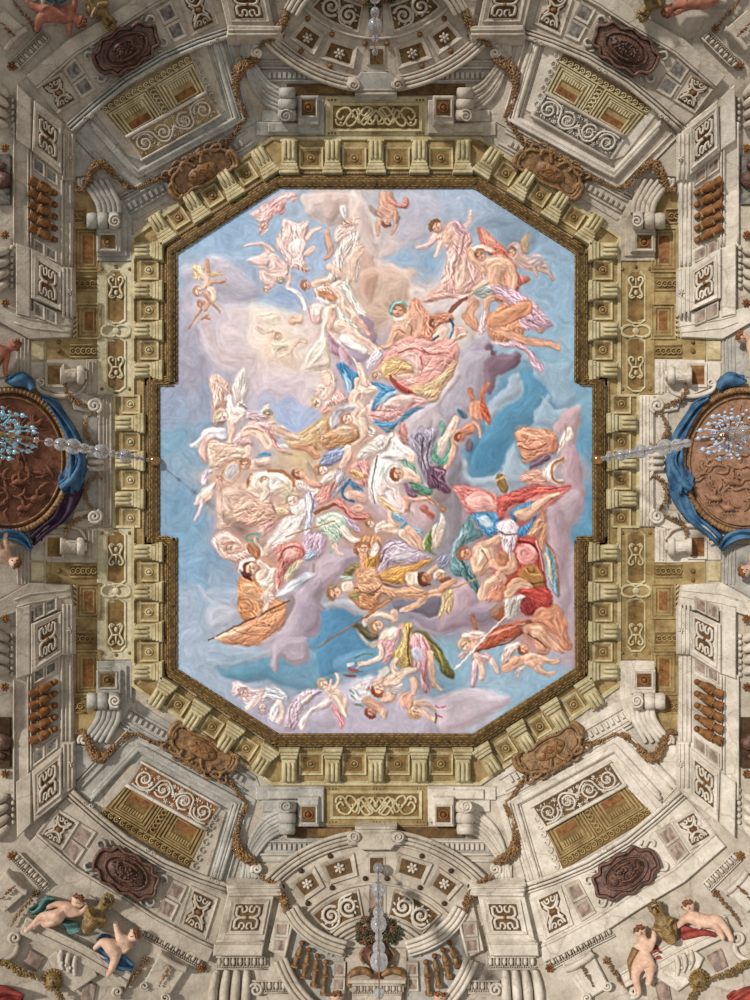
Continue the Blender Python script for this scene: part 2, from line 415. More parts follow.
for s in (-1, 1):
    T0 = lambda x, y, s=s: (x, CY+s*(y-461))
    for i, u in enumerate((-87, -43.5, 0, 43.5, 87)):
        bracket(T0, (376+u, 461+288), (1, 0), (0, 1), f'ochre bracket of the {TB[s]} short row, {ORD[i]} from the left', L=33)
    for i, u in enumerate((-65, -21.7, 21.7, 65)):
        coffer(T0, (376+u, 461+288), (1, 0), (0, 1), f'square coffer with rosette in the {TB[s]} short row, {ORD[i]} from the left', w=12, d=22, b0=4)
for q in ((-1, 0), (1, 0)):
    T0 = lambda x, y, q=q: (CX+q[0]*(376-x), y)
    bracket(T0, (376-232, 461), (0, 1), (-1, 0), f'ochre bracket behind the {SIDE[q[0]]} chandelier hook', L=29)

# ================= long scroll panels beside the brackets
def lyre(m, S, a, b, s=1., f=1, r=1.1):
    for k in (-1, 1):
        P = [(a+k*1*s, b-f*9*s), (a+k*4.5*s, b-f*11*s), (a+k*7*s, b-f*8*s), (a+k*5*s, b-f*3*s), (a+k*4*s, b+f*1*s), (a+k*6.5*s, b+f*5*s), (a+k*8*s, b+f*9*s), (a+k*5.5*s, b+f*12*s), (a+k*2.5*s, b+f*10*s), (a+k*4*s, b+f*7.5*s)]
        m.tube(S, P, [r*.6, r, r*1.1, r, r, r*1.1, r*1.2, r, r, r*1.3], 2.0, seg=6)
        m.dome(S, a+k*4.5*s, b-f*8.5*s, 1.6*s, 1.6*s, 1.6, 1.6)
    m.tube(S, [(a-4*s, b+f*1), (a+4*s, b+f*1)], r*.9, 2, smooth=False)
    m.dome(S, a, b-f*5*s, 2.2*s, 3*s, 1.6, 1.6); m.tube(S, [(a, b+f*2), (a, b+f*11*s)], [r, .4], 1.8, smooth=False)
for q in QS:
    T = QT(q); gm = 'ivory' if q[0] < 0 else 'ochre'; im = 'ochre_deep'; om = 'ivory' if q[0] < 0 else 'ochre_pale'
    x, y = T(116, 593)
    th = thing('lyre_plaque', f'{"ivory" if q[0]<0 else "ochre"} upright panel with lyre scrolls in sunk brown grounds, {QN[q]}', 'ornamental panel', x, y, 0, 'upright scroll panels')
    m = MB(); m.box(T, 97, 527, 133.5, 660, -1, 1.2, .6); build('plate', m, gm, th)
    for nm_, P in (('sunk_ground', [(108, 536), (112, 532), (119, 532), (124, 536), (124, 580), (120, 583), (112, 583), (108, 580)]), ('sunk_ground', [(108, 603), (112, 600), (119, 600), (124, 603), (124, 645), (120, 650), (112, 650), (108, 645)])):
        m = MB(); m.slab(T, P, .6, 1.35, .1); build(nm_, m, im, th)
        n = len(P); cx = sum(p[0] for p in P)/n; cy = sum(p[1] for p in P)/n
        e = lambda k: [(cx+(p[0]-cx)*(1+k/8.), cy+(p[1]-cy)*(1+k/24.)) for p in P]
        m = MB(); m.ring(T, e(1.6), e(0), .9, 2.4, 1.4); build('rim', m, om, th)
    m = MB(); lyre(m, T, 116, 554, .92, 1); build('lyre_scroll', m, om, th, True)
    m = MB(); lyre(m, T, 116, 634, .92, 1); build('lyre_scroll', m, om, th, True)
    m = MB()
    for k in (-1, 1):
        m.tube(T, [(116, 591+k*4), (116+6, 591+k*6), (116+13, 591+k*3), (116+14, 591-k*3), (116+9, 591-k*6)], 1.3, 1.8)
        m.tube(T, [(116, 591+k*4), (116-6, 591+k*6), (116-13, 591+k*3), (116-14, 591-k*3), (116-9, 591-k*6)], 1.3, 1.8)
    m.dome(T, 116, 591, 4, 4, 1.5, 2.2); build('knot', m, om, th, True)
    for (a, b) in ((102, 533), (116, 529.5), (129.5, 533), (102, 653), (116, 655), (129.5, 653)):
        m = MB(); m.dome(T, a, b, 1.9, 1.9, 1.1, 1.6); build('stud', m, 'ochre_deep', th, True)
    # dotted clasps where the brackets meet the panel
# ================= horizontal knot panels, top and bottom
for s in (-1, 1):
    T = lambda x, y, s=s: (x, CY+s*(y-461))
    th = thing('knot_plaque', f'wide panel of interlaced strapwork centred in the {TB[s]} bracket row', 'ornamental panel', *T(376, 806), 0, 'strapwork panels')
    m = MB(); m.box(T, 325, 786, 428, 826, -1, 1.2); build('plate', m, 'ochre' if s > 0 else 'ochre_pale', th)
    m = MB(); m.box(T, 332.5, 793, 419.5, 817, .6, 1.4, .1); build('sunk_ground', m, 'ochre_deep', th)
    m = MB(); m.ring(T, [(330, 791), (422, 791), (422, 819), (330, 819)], [(333, 793.5), (419, 793.5), (419, 816.5), (333, 816.5)], .9, 2.6, 1.6); build('rim', m, 'ochre_pale', th)
    m = MB()
    for k in (-1, 1):
        X = lambda a: 376+k*a
        for P in ([(0, 805), (4, 798), (9, 800), (7, 807), (3, 812), (10, 815), (16, 808), (22, 798), (28, 796), (30, 802), (25, 806)],
                  [(2, 797), (9, 806), (16, 799), (22, 806), (28, 814), (36, 812), (39, 806), (35, 802), (32, 806)],
                  [(16, 800), (20, 812), (26, 807), (33, 797), (39, 798), (40, 803)], [(5, 814), (12, 806), (18, 814)], [(0, 812), (5, 806), (12, 797), (18, 803)]):
            m.tube(T, [(X(a), b) for a, b in P], 1.25, 1.9, seg=6)
        for (a, b) in ((35, 799), (37, 810), (23, 805), (10, 803)): m.dome(T, X(a), b, 1.7, 1.7, 1.6, 2)
    m.dome(T, 376, 805, 2.6, 3.4, 1.6, 2.4)
    build('strapwork', m, 'ochre_pale', th, True)
    for a in (332, 376, 420):
        m = MB()
        for bb in (788.7, 822): 
            for da in (-3.2, 0, 3.2): m.dome(T, a+da, bb, 1.2, 1.2, 1.1, 1.4)
        build('stud', m, 'ochre_deep' if s < 0 else 'ochre', th, True)
    m = MB(); m.box(T, 287, 827, 465, 838, -1, .9, .2); o = build('frieze_strip', m, 'recess')
    tag(o, f'dark brown frieze strip between knot panel and arch on the {TB[s]} end', 'frieze')
    m = MB(); m.box(T, 318, 828.5, 352, 836, .5, 1.2, .3); o = build('frieze_tablet', m, 'ochre_deep')

    tag(o, f'ochre tablet set in the {TB[s]} frieze strip', 'tablet')

# ================= corner blocks, triple scroll consoles
def roundel_block(T, c0, c1, rc, label, m_, tt=(1, 0), nn=(0, 1)):
    pass
for q in QS:
    T = QT(q); nm = QN[q]; sm = {(-1, -1): 'stone_cool', (1, -1): 'stone', (-1, 1): 'stone_cool', (1, 1): 'stone_white'}[q]
    # side block
    th = thing('rosette_block', f'stepped stone block with rosette in a sunk square, {nm} side', 'block', *T(112, 678), 0, 'rosette blocks')
    m = MB(); m.slab(T, [(97, 661), (132, 661), (132, 704), (122, 722), (97, 722)], -1, 2.6); build('back_step', m, sm, th)
    m = MB(); m.slab(T, [(97, 666), (127, 666), (127, 702), (119, 715), (97, 715)], 1, 5); build('middle_step', m, sm, th)
    m = MB(); m.box(T, 96.5, 670, 121, 694, 3, 8.5, 1); build('face', m, sm, th)
    m = MB(); m.ring(T, [(98.5, 671.5), (117, 671.5), (117, 689), (98.5, 689)], [(100.5, 673.5), (115, 673.5), (115, 687), (100.5, 687)], 8, 9.6, 8.8); build('rim', m, sm, th)
    m = MB(); m.box(T, 100.5, 673.5, 115, 687, 8, 8.9, .1); sq = build('sunk_square', m, 'recess' if q[0] > 0 else 'ochre_deep', th)
    m = MB(); m.stud(T, 107.8, 680.2, 4.2, 8.7); build('rosette', m, 'ochre_deep' if q[0] < 0 else 'rust', sq, True)
    # horizontal triple roll console on the sides
    th = thing('scroll_console', f'triple roll stone console at the {nm} side, fanning out below its rosette block', 'console', *T(104, 703), 0, 'triple roll consoles')
    for k, (a, r) in enumerate(((92, 8.6), (102.5, 9.2), (114, 9.6))):
        m = MB(); m.tube(T, [(a-5.4, 701), (a-4.4, 701), (a, 701), (a+4.4, 701), (a+5.4, 701)], [r*.72, r*.92, r, r*.92, r*.72], 8, smooth=False, seg=14)
        build('roll', m, sm, th, True)
    m = MB(); m.tube(T, spiral(115, 701, 6.5, 1, 1, 1.8, 20), [1.3]*21, 17.4, seg=6); build('volute', m, 'stone_white', th, True)
    m = MB()
    for k in range(5):
        a = k/4.; P = [(100+a*19, 709), (98+a*20, 719), (90+a*22, 731), (80+a*26, 741+2*a)]
        m.tube(T, P, [3.2, 3.4, 3, 2.2], 0, hs=[6, 4.5, 3, 1.5], seg=7)
    build('fan_leaf', m, sm, th, True)
    # end block beside knot panel
    th = thing('rosette_block', f'stepped rosette block just {SIDE[q[0]]} of the {TB[q[1]]} knot panel', 'block', *T(310, 806), 0, 'rosette blocks')
    m = MB(); m.box(T, 256, 786.5, 324.5, 800, -1, 2.6); m.box(T, 262, 800, 303, 812, -1, 2.); build('back_step', m, sm, th)
    m = MB(); m.box(T, 268, 790, 320, 799, 1, 5); m.box(T, 298, 788.5, 324, 822, 0, 5); build('middle_step', m, sm, th)
    m = MB(); m.box(T, 298, 797, 319, 826.5, 3, 8.5, 1); build('face', m, sm, th)
    m = MB(); m.ring(T, [(300, 805), (317, 805), (317, 824), (300, 824)], [(301.6, 806.6), (315.6, 806.6), (315.6, 822.4), (301.6, 822.4)], 8, 9.6, 8.8); build('rim', m, sm, th)
    m = MB(); m.box(T, 301.6, 806.6, 315.6, 822.4, 8, 8.9, .1); sq = build('sunk_square', m, 'recess', th)
    m = MB(); m.stud(T, 308.4, 814.6, 4.2, 8.7); build('rosette', m, 'rust', sq, True)
    th = thing('scroll_console', f'triple roll stone console {"under" if q[1]>0 else "over"} the {TB[q[1]]} knot panel, {SIDE[q[0]]} end', 'console', *T(287, 818), 0, 'triple roll consoles')
    for k, (b, r) in enumerate(((807, 9.6), (818, 9.2), (829, 8.6))):
        m = MB(); m.tube(T, [(287, b-5.6), (287, b-4.6), (287, b), (287, b+4.6), (287, b+5.6)], [r*.72, r*.92, r, r*.92, r*.72], 8, smooth=False, seg=14); build('roll', m, sm, th, True)
    m = MB(); m.dome(T, 286, 806, 7.6, 5, 16, 1.2, 14, 2); m.tube(T, spiral(286, 806, 6.5, .8, 1, 1.8, 20), [1.0]*21, 17.2, seg=6); build('volute', m, sm, th, True)
    # sweeping band from console to the side pier
    m = MB()
    for k, r in enumerate((2.6, 2.2, 2.6, 2, 2.6, 2.2)):
        o_ = k*4.6
        m.tube(T, [(281, 823-12+o_*.9), (268, 829-12+o_), (257, 841-12+o_*1.1), (249, 858-12+o_), (242+o_*.8, 878)], r, .8+.25*k, seg=7)
    o = build('curved_bracket', m, sm, None, True)
    tag(o, f'curved ribbed stone bracket sweeping from the {TB[q[1]]} {SIDE[q[0]]} console towards the pier', 'bracket', 'curved ribbed brackets')
    # dentil cornice behind the arch
    th = thing('dentil_cornice', f'grey dentil cornice strip behind the {TB[q[1]]} arch, {SIDE[q[0]]} half', 'cornice', *T(285, 845), 0, 'dentil cornices behind the arches')
    m = MB(); m.slab(T, [(266, 839), (330, 839), (318, 852), (262, 852)], -1, 1.0, .3); build('band', m, 'stone_cool', th)
    m = MB()
    for k in range(11): m.box(T, 268+k*5, 844, 271.2+k*5, 850, .6, 3.2, .4)
    build('dentil', m, sm, th)
    m = MB(); m.tube(T, [(263, 841.5), (332, 841.5)], 1.3, 1.2, smooth=False); m.tube(T, [(259, 854.5), (312, 854.5)], 1.5, 1, smooth=False); m.tube(T, [(257, 861), (300, 861)], 1.2, .6, smooth=False); build('moulding', m, sm, th, True)

# ================= gold coffered strips between scroll panels and side piers
for q in QS:
    T = QT(q); nm = QN[q]
    th = thing('coffered_strip', f'ochre coffered soffit strip behind the {nm} pier and scroll panel', 'soffit', *T(85, 650), 0, 'coffered soffit strips')
    m = MB(); m.slab(T, [(46, 560), (97, 560), (97, 740), (72, 745), (60, 590), (46, 590)], -1, .6, .3); build('ground', m, 'ochre', th)
    for (x0, y0, x1, y1) in ((76, 583, 97, 619), (74, 650, 97, 695)):
        m = MB()
        for e, hh in ((0, 2.2), (3.4, 1.6), (6.6, 1.1)):
            m.ring(T, [(x0+e, y0+e), (x1+4-e, y0+e), (x1+4-e, y1-e), (x0+e, y1-e)], [(x0+e+1.6, y0+e+1.6), (x1+2.4-e, y0+e+1.6), (x1+2.4-e, y1-e-1.6), (x0+e+1.6, y1-e-1.6)], .3, hh)
        build('coffer_frame', m, 'ochre', th)
        m = MB(); m.box(T, x0+9, y0+9, x1, y1-9, .3, .9, .1); build('coffer_ground', m, 'rust', th)
    for (x0, y0, x1, y1) in ((70, 566, 97, 576), (74, 633, 97, 644), (72, 700, 86, 712)):
        m = MB(); m.box(T, x0, y0, x1, y1, .3, .9, .1); build('guilloche_ground', m, 'ochre_deep', th)
        m = MB(); n = int((x1-x0)/5.2)
        for k in range(n):
            c = x0+3+k*5.2; m.tube(T, arc(c, (y0+y1)/2, 2.6, 2.8, 0, 330, 10), .75, 1.6, seg=5); m.dome(T, c, (y0+y1)/2, 1.1, 1.1, 1, 1.4, 6, 2)
        m.tube(T, [(x0, y0-1), (x1, y0-1)], 1, 1, smooth=False); m.tube(T, [(x0, y1+1), (x1, y1+1)], 1, 1, smooth=False)
        build('guilloche', m, 'ochre', th, True)
    m = MB()
    for k in range(7): m.tube(T, [(73, 585+k*5), (77, 588+k*5)], 1.1, 1.4, smooth=False, seg=5)
    build('rope_moulding', m, 'ochre_pale', th, True)
    m = MB(); m.box(T, 31, 562, 44, 581, -1, 1.4, .5); build('pale_tablet', m, 'ochre_pale', th)
    m = MB(); m.dome(T, 59, 571, 2.6, 2.6, 1, 2); m.dome(T, 59, 580, 2.2, 2.2, 1, 2); build('stud', m, 'ochre_deep', th, True)
def garland(m, T, path, rad, h=1.5, seed=1, dens=1.5, tone=None):
    rn = random.Random(seed); L = []
    for (p, q_), (r0, r1) in zip(zip(path, path[1:]), zip(rad, rad[1:])):
        d = math.hypot(q_[0]-p[0], q_[1]-p[1]); n = max(2, int(d/1.3))
        for i in range(n): L.append((p[0]+(q_[0]-p[0])*i/n, p[1]+(q_[1]-p[1])*i/n, r0+(r1-r0)*i/n))
    for x, y, r in L:
        for k in range(max(1, int(dens*r/1.6))):
            a = rn.uniform(0, 6.28); rr = r*math.sqrt(rn.random())*.85
            s = rn.uniform(.9, 1.7)*(.75+.1*r)
            m.dome(T, x+math.cos(a)*rr, y+math.sin(a)*rr, s, s*.7, h+math.sqrt(max(0, r*r-rr*rr))*.8, s*.9, 6, 2, rn.uniform(0, 3))
def panel_frame(m, Q, e0, e1, h0, h1, h2):
    m.ring(Q, [(e0, e0), (1-e0, e0), (1-e0, 1-e0), (e0, 1-e0)], [(e1, e1), (1-e1, e1), (1-e1, 1-e1), (e1, 1-e1)], h0, h1, h2)
def plaque(T, c, label, sm, kind='knot', h=0., parent=None):
    """sunk brown strapwork plaque on a quad; kind knot / saltire"""
    Q = quad(T, *c); x, y = Q(.5, .5)
    th = parent or thing('strapwork_plaque', label, 'ornamental plaque', x, y, 0, 'strapwork plaques')
    m = MB(); m.slab(Q, [(0, 0), (1, 0), (1, 1), (0, 1)], h-1, h+.6, .3); build('plate', m, sm, th)
    m = MB(); panel_frame(m, Q, .02, .08, h, h+1.5, h+.8); build('rim', m, sm, th)
    m = MB()
    if kind == 'knot': P = [(.14, .12), (.86, .12), (.86, .4), (.80, .5), (.86, .6), (.86, .88), (.14, .88), (.14, .6), (.20, .5), (.14, .4)]
    else: P = [(.16, .1), (.84, .1), (.84, .3), (.66, .5), (.84, .7), (.84, .9), (.16, .9), (.16, .7), (.34, .5), (.16, .3)]
    m.slab(Q, P, h, h+.9, .1); build('sunk_ground', m, 'recess', th)
    m = MB()
    if kind == 'knot':
        for s in (0, 1):
            f = lambda a, b: (a if not s else 1-a, b if not s else 1-b)
            m.tube(Q, [f(.22, .2), f(.22, .42), f(.36, .5), f(.5, .5), f(.64, .5), f(.78, .42), f(.78, .2)], 1.5, h+1.2)
            m.tube(Q, [f(.34, .2), f(.36, .34), f(.46, .32), f(.46, .2), f(.4, .17)], 1.2, h+1.2)
            m.tube(Q, [f(.66, .2), f(.64, .34), f(.54, .32), f(.54, .2), f(.6, .17)], 1.2, h+1.2)
            m.tube(Q, [f(.22, .2), f(.34, .18)], 1.2, h+1.2); m.tube(Q, [f(.78, .2), f(.66, .18)], 1.2, h+1.2)
    else:
        for s in (0, 1):
            f = lambda a, b: (a, b if not s else 1-b)
            m.tube(Q, [f(.22, .16), f(.3, .3), f(.5, .4), f(.7, .3), f(.78, .16)], 1.4, h+1.2)
            m.tube(Q, [f(.3, .16), f(.36, .26), f(.46, .24), f(.44, .15), f(.38, .18)], 1.0, h+1.2)
            m.tube(Q, [f(.7, .16), f(.64, .26), f(.54, .24), f(.56, .15), f(.62, .18)], 1.0, h+1.2)
            m.tube(Q, [f(.24, .3), f(.36, .42), f(.3, .5)], 1.3, h+1.2); m.tube(Q, [f(.76, .3), f(.64, .42), f(.7, .5)], 1.3, h+1.2)
    build('strapwork', m, sm, th, True)
    m = MB(); m.dome(Q, .5, .5, 3.6 if kind != 'knot' else 2.2, 2.8 if kind != 'knot' else 2.2, h+1, 2.6); build('boss', m, 'rust', th, True)
    return th
def inlay(T, c, label, mm='marble', h=0., parent=None):
    Q = quad(T, *c); x, y = Q(.5, .5)
    th = parent or thing('marble_inlay', label, 'marble inlay', x, y, 0, 'pairs of marble squares')
    m = MB()
    for a in (.02, .52):
        m.ring(Q, [(a, .04), (a+.46, .04), (a+.46, .96), (a, .96)], [(a+.07, .16), (a+.39, .16), (a+.39, .84), (a+.07, .84)], h-.5, h+1.4, h+.8)
    build('border', m, 'stone', th)
    bd = None
    for a in (.07, .57):
        m = MB(); m.slab(Q, [(a, .13), (a+.36, .13), (a+.36, .87), (a, .87)], h-.5, h+.7, .1); build('marble_square', m, mm, th)
    return th
def egg_row(m, T, pts, w=7, step=6.4, h=1.):
    pts2 = pts
    m.tube(T, pts, 1.0, h+1, smooth=False, seg=6)
    for x, y, a in along(pts, step):
        nx, ny = -math.sin(a), math.cos(a)
        X, Y = T(x+nx*w*.5, y+ny*w*.5); X2, Y2 = T(x+nx*w, y+ny*w); aa = math.atan2(Y2-Y, X2-X)
        m.dome(IDT, X, Y, w*.5, step*.33, h, 2.6, 9, 3, aa)
        x1, y1 = x+math.cos(a)*step/2, y+math.sin(a)*step/2
        m.tube(T, [(x1, y1), (x1+nx*w, y1+ny*w)], .6, h+.8, smooth=False, seg=5)
    lo = [(p[0], p[1]) for p in off(pts, w+1)]
    for x, y, a in along(lo, 2.3): m.dome(T, x, y, .95, .95, h+.4, 1.2, 6, 2)
    m.tube(T, off(pts, w+3), .8, h+.3, smooth=False, seg=5)
STONE = {(-1, -1): 'stone', (1, -1): 'stone', (-1, 1): 'stone', (1, 1): 'stone_white'}
COOL = {(-1, -1): 'stone_cool', (1, -1): 'stone', (-1, 1): 'stone_cool', (1, 1): 'stone_white'}
for q in QS:
    T = QT(q); nm = QN[q]; sm = STONE[q]; cm = COOL[q]; hi = q[0] > 0
    pm = 'stone_white' if hi else 'stone'
    # ---------- diagonal dentil cornice
    th = thing('dentil_cornice', f'dentil cornice along the {nm} diagonal, passing behind the scroll cartouche', 'cornice', *T(190, 742), 0, 'diagonal dentil cornices')
    m = MB(); m.slab(T, [(127, 705), (136, 702), (256, 776), (262, 792), (256, 797), (240, 792), (132, 728), (122, 722)], -1, .9, .3); build('band', m, cm, th)
    m = MB()
    for k in range(22):
        c = (130+k*5.3, 712+k*3.02); S = sub(T, c, (.868, .496), (-.496, .868)); m.box(S, 0, 0, 3.3, 6.5, .5, 3.6, .5)
    build('dentil', m, cm, th)
    m = MB()
    for dd, r in ((-3, 1.5), (10, 1.3), (13.5, 1.0), (17, 1.3)): m.tube(T, [(128-dd*.5, 711+dd*.87), (252-dd*.5, 782+dd*.87)], r, 1.2, smooth=False)
    build('moulding', m, cm, th, True)
    # ---------- window opening
    th = thing('gallery_opening', f'framed opening on the {nm} diagonal looking into an ochre coffered gallery', 'window opening', *T(160, 815), 0, 'diagonal gallery openings')
    fo = [(74, 786), (131, 727), (138, 739), (252, 804), (246, 812), (226, 884), (204, 876), (100, 814)]
    m = MB(); m.slab(T, [(74, 786), (128, 728), (256, 800), (232, 884), (204, 878), (100, 814)], -1, 1.0, .3); build('surround', m, cm, th)
    m = MB()
    for (e, r, hh) in ((0, 2.4, 2.2), (4.5, 1.5, 3), (8.5, 2.6, 2.4), (13, 1.2, 1.6)):
        P = [(90-e*.2+3, 802-e*0-8+e*.6), (138, 751+e*.55-6), (244-e*.9, 806+e*.1-3), (218-e*.75+2, 880)]
        m.tube(T, P, r, hh, smooth=False, seg=8)
    for (a, b) in (((76, 784), (130, 728)), ((80, 789), (133, 735)), ((248, 806), (226, 884))): m.tube(T, [a, b], 1.0, 1.6, smooth=False, seg=6)
    build('moulded_frame', m, cm if not hi else 'stone_white', th, True)
    Q = quad(T, (141, 763), (221, 808), (190, 870), (99, 815))
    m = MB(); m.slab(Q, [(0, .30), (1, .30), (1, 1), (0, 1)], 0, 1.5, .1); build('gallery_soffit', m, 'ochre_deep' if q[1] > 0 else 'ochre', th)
    m = MB()
    for (a0, b0, a1, b1) in ((.03, .36, .44, .84), (.57, .36, .97, .84)):
        for e, hh in ((0, 3.), (.035, 2.6), (.07, 2.2)):
            m.ring(Q, [(a0+e, b0+e), (a1-e, b0+e), (a1-e, b1-e), (a0+e, b1-e)], [(a0+e+.018, b0+e+.02), (a1-e-.018, b0+e+.02), (a1-e-.018, b1-e-.02), (a0+e+.018, b1-e-.02)], 1.2, hh)
        for k in range(9):
            a = a0+.08+k*(a1-a0-.16)/9; m.slab(Q, [(a, .66), (a+.02, .66), (a+.02, .74), (a, .74)], 1.4, 2.8, .3)
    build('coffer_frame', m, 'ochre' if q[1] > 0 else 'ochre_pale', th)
    for (a0, a1) in ((.1, .38), (.64, .9)):
        m = MB(); m.slab(Q, [(a0, .42), (a1, .42), (a1, .56), (a0, .56)], 1.4, 1.9, .1); build('coffer_ground', m, 'rust', th)
    m = MB()
    for k in range(15): m.tube(Q, [(.03+k*.065+.024*math.cos(t), .92+.04*math.sin(t)) for t in [i*.8 for i in range(8)]], .9, 2.2, seg=5); m.dome(Q, .03+k*.065, .92, 1.3, 1.3, 1.6, 1.5, 6, 2)
    for k in range(6): m.tube(Q, [(.505+.028*math.cos(t), .4+k*.075+.035*math.sin(t)) for t in [i*.8 for i in range(8)]], .9, 2.2, seg=5)
    m.tube(Q, [(.46, .33), (.46, .88)], 1, 2, smooth=False); m.tube(Q, [(.55, .33), (.55, .88)], 1, 2, smooth=False); m.tube(Q, [(0, .865), (1, .865)], 1, 2, smooth=False)
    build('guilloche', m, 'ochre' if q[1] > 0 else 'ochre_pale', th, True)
    m = MB(); m.slab(T, [(219, 808), (226, 812), (206, 880), (189, 869), (203, 833)], .5, 2.3, .3); build('jamb', m, 'stone' if not hi else 'stone_white', th)
    m = MB(); m.slab(T, [(140, 762), (128, 784), (99, 815), (94, 810), (128, 766)], .5, 2.0, .3); build('jamb', m, 'stone' if not hi else 'stone_white', th)
    m = MB()
    for k in range(7): m.tube(T, arc(215-k*3.3, 818+k*8, 2.4, 3, 0, 300, 8), .7, 3.2, seg=5)
    build('jamb_carving', m, pm, th, True)
    # scroll balustrade, lifts away from the opening
    th = thing('scroll_parapet', f'parapet panel of rinceau scrolls in the {nm} gallery opening', 'parapet', *Q(.5, .15), 0, 'rinceau scroll parapets')
    QP = quad(T, (141, 761), (222, 807), (206, 831), (125, 786))
    m = MB(); m.slab(QP, [(0, 0), (1, 0), (1, 1), (0, 1)], 1, 3.4, .4); build('slab', m, pm if q[1] < 0 else cm, th)
    m = MB(); m.slab(QP, [(.03, .08), (.97, .08), (.97, .86), (.03, .86)], 3, 3.7, .1); build('sunk_ground', m, {(-1, -1): 'ochre', (1, -1): 'marble_grey', (-1, 1): 'rust', (1, 1): 'recess'}[q], th)
    m = MB(); m.tube(QP, [(0, .95), (1, .95)], 2.0, 3.8, smooth=False); m.tube(QP, [(0, .02), (1, .02)], 1.2, 3.8, smooth=False); build('rail', m, 'stone_white' if q[1] > 0 or q[0] < 0 else 'stone', th, True)
    m = MB()
    U = lambda a, b: QP(a, b)
    for s in (0, 1):
        f = lambda P: [((a if not s else 1-a), b) for a, b in P]
        el = lambda cx, cy, r0, r1, a0, t: [(cx+(r0+(r1-r0)*i/18)*math.cos(a0+2*PI*t*i/18)*.30, cy+(r0+(r1-r0)*i/18)*math.sin(a0+2*PI*t*i/18)) for i in range(19)]
        m.tube(U, f(el(.14, .47, .34, .06, 0, 1.7)), 1.1, 4.0, seg=6)
        m.tube(U, f(el(.37, .48, .3, .05, 2.4, -1.6)), 1.1, 4.0, seg=6)
        m.tube(U, f([(.05, .8), (.15, .84), (.25, .72), (.28, .45), (.3, .25), (.37, .15), (.45, .3), (.5, .5)]), 1.1, 4.2)
        for (a, b) in ((.14, .47), (.37, .48), (.26, .2), (.24, .78), (.46, .78), (.45, .2)): 
            x, y = QP(a if not s else 1-a, b); m.rose(IDT, x, y, 2.6, 3.6, 5)
    x, y = QP(.5, .45); m.rose(IDT, x, y, 3.6, 3.8, 6)
    rp = random.Random(9)
    for _ in range(110):
        a_, b_ = rp.uniform(.05, .95), rp.uniform(.14, .82); x, y = QP(a_, b_); m.dome(IDT, x, y, rp.uniform(1.2, 2.4), rp.uniform(.6, .9), 3.5, 1, 6, 2, rp.uniform(0, 3))
    build('scrollwork', m, 'stone_white', th, True)
    # ---------- scroll cartouche with garland over the window
    S = sub(T, (202, 750), (.868, .496), (-.496, .868))
    th = thing('scroll_cartouche', f'golden brown scroll cartouche hung over the {nm} gallery opening, garlands at both ends', 'cartouche', *S(0, 0), 0, 'golden brown scroll cartouches')
    P = [(-32, -9), (-25, -12), (-16, -10), (-6, -12), (6, -12), (16, -10), (25, -12), (32, -9), (33, 2), (28, 10), (22, 12), (13, 17), (0, 18), (-13, 17), (-22, 12), (-28, 10), (-33, 1)]
    m = MB(); m.slab(S, P, 1, 6, 2.4); build('shield_plate', m, 'gilt', th)
    m = MB(); m.dome(S, 0, 0, 17, 9, 5.8, 3.6, 18, 4, math.atan2(S(1, 0)[1]-S(0, 0)[1], S(1, 0)[0]-S(0, 0)[0])); build('boss', m, 'gilt', th, True)
    m = MB(); m.tube(S, P, 1.9, 6.2, closed=True, seg=8); build('rolled_rim', m, 'gilt', th, True)
    m = MB()
    for s in (-1, 1):
        m.tube(S, [(s*27, -10), (s*34, -12), (s*37, -4), (s*35, 4), (s*30, 3), (s*31, -3)], [2, 2.8, 3, 2.6, 2, 1.5], 6)
        m.tube(S, [(s*3, 8), (s*10, 17), (s*17, 15), (s*16, 9)], 2, 6.6); m.tube(S, [(s*14, 12), (s*22, 17), (s*29, 15), (s*27, 10)], 1.8, 6); m.tube(S, [(s*24, 14), (s*32, 19), (s*37, 16), (s*34, 12)], 1.4, 5)
        m.tube(S, [(s*2, 14), (s*5, 20), (s*11, 21)], 1.8, 6); m.tube(S, [(s*12, 17), (s*17, 22), (s*23, 20)], 1.5, 5.5)
    build('scroll_rim', m, 'gilt', th, True)
    m = MB(); garland(m, S, [(-24, 13), (-12, 17), (0, 19), (12, 17), (24, 13)], [2.6, 3, 3.4, 3, 2.6], 4.6, 17, 1.6); build('leaf_crest', m, 'gilt', th, True)
    m = MB()
    for P in ([(-10, -4), (-4, 2), (3, -2), (9, 4)], [(-6, 5), (0, -4), (6, 1)], [(-12, 2), (-6, -2), (0, 3), (8, -3)]): m.tube(S, P, 1.1, 8.8)
    build('carved_relief', m, 'rust', th, True)
    for path, rad, nme in (([(176, 741), (163, 744), (150, 741), (140, 735), (133, 733)], [3, 3, 2.6, 2, 2.6], 'towards the pier'), ([(224, 774), (232, 784), (240, 797), (246, 803)], [3, 2.8, 2.2, 2.6], 'towards the arch')):
        m = MB(); garland(m, T, path, rad, 1.6, 5, 2.4); o = build('garland_swag', m, 'gilt', None, True)
        tag(o, f'short bronze garland from the {nm} scroll cartouche {nme}', 'garland', 'garlands tied to scroll cartouches')
    path = [(131, 734), (126, 736), (122, 741), (114, 747), (106, 757), (97, 758), (91, 750), (88, 741), (84, 733), (76, 731)]
    m = MB(); garland(m, T, path, [3.1, 3.8, 1.9, 2.9, 5.3, 6.2, 6.0, 4.8, 4.1, 3.6], 1.8, 8, 3.2); o = build('garland_swag', m, 'gilt', None, True)
    tag(o, f'thick bronze garland drooping between the {nm} side console and gallery opening', 'garland', 'thick side garlands')
    path = [(246, 805), (243, 812), (238, 820), (236, 838), (238, 850), (246, 858), (256, 862)]
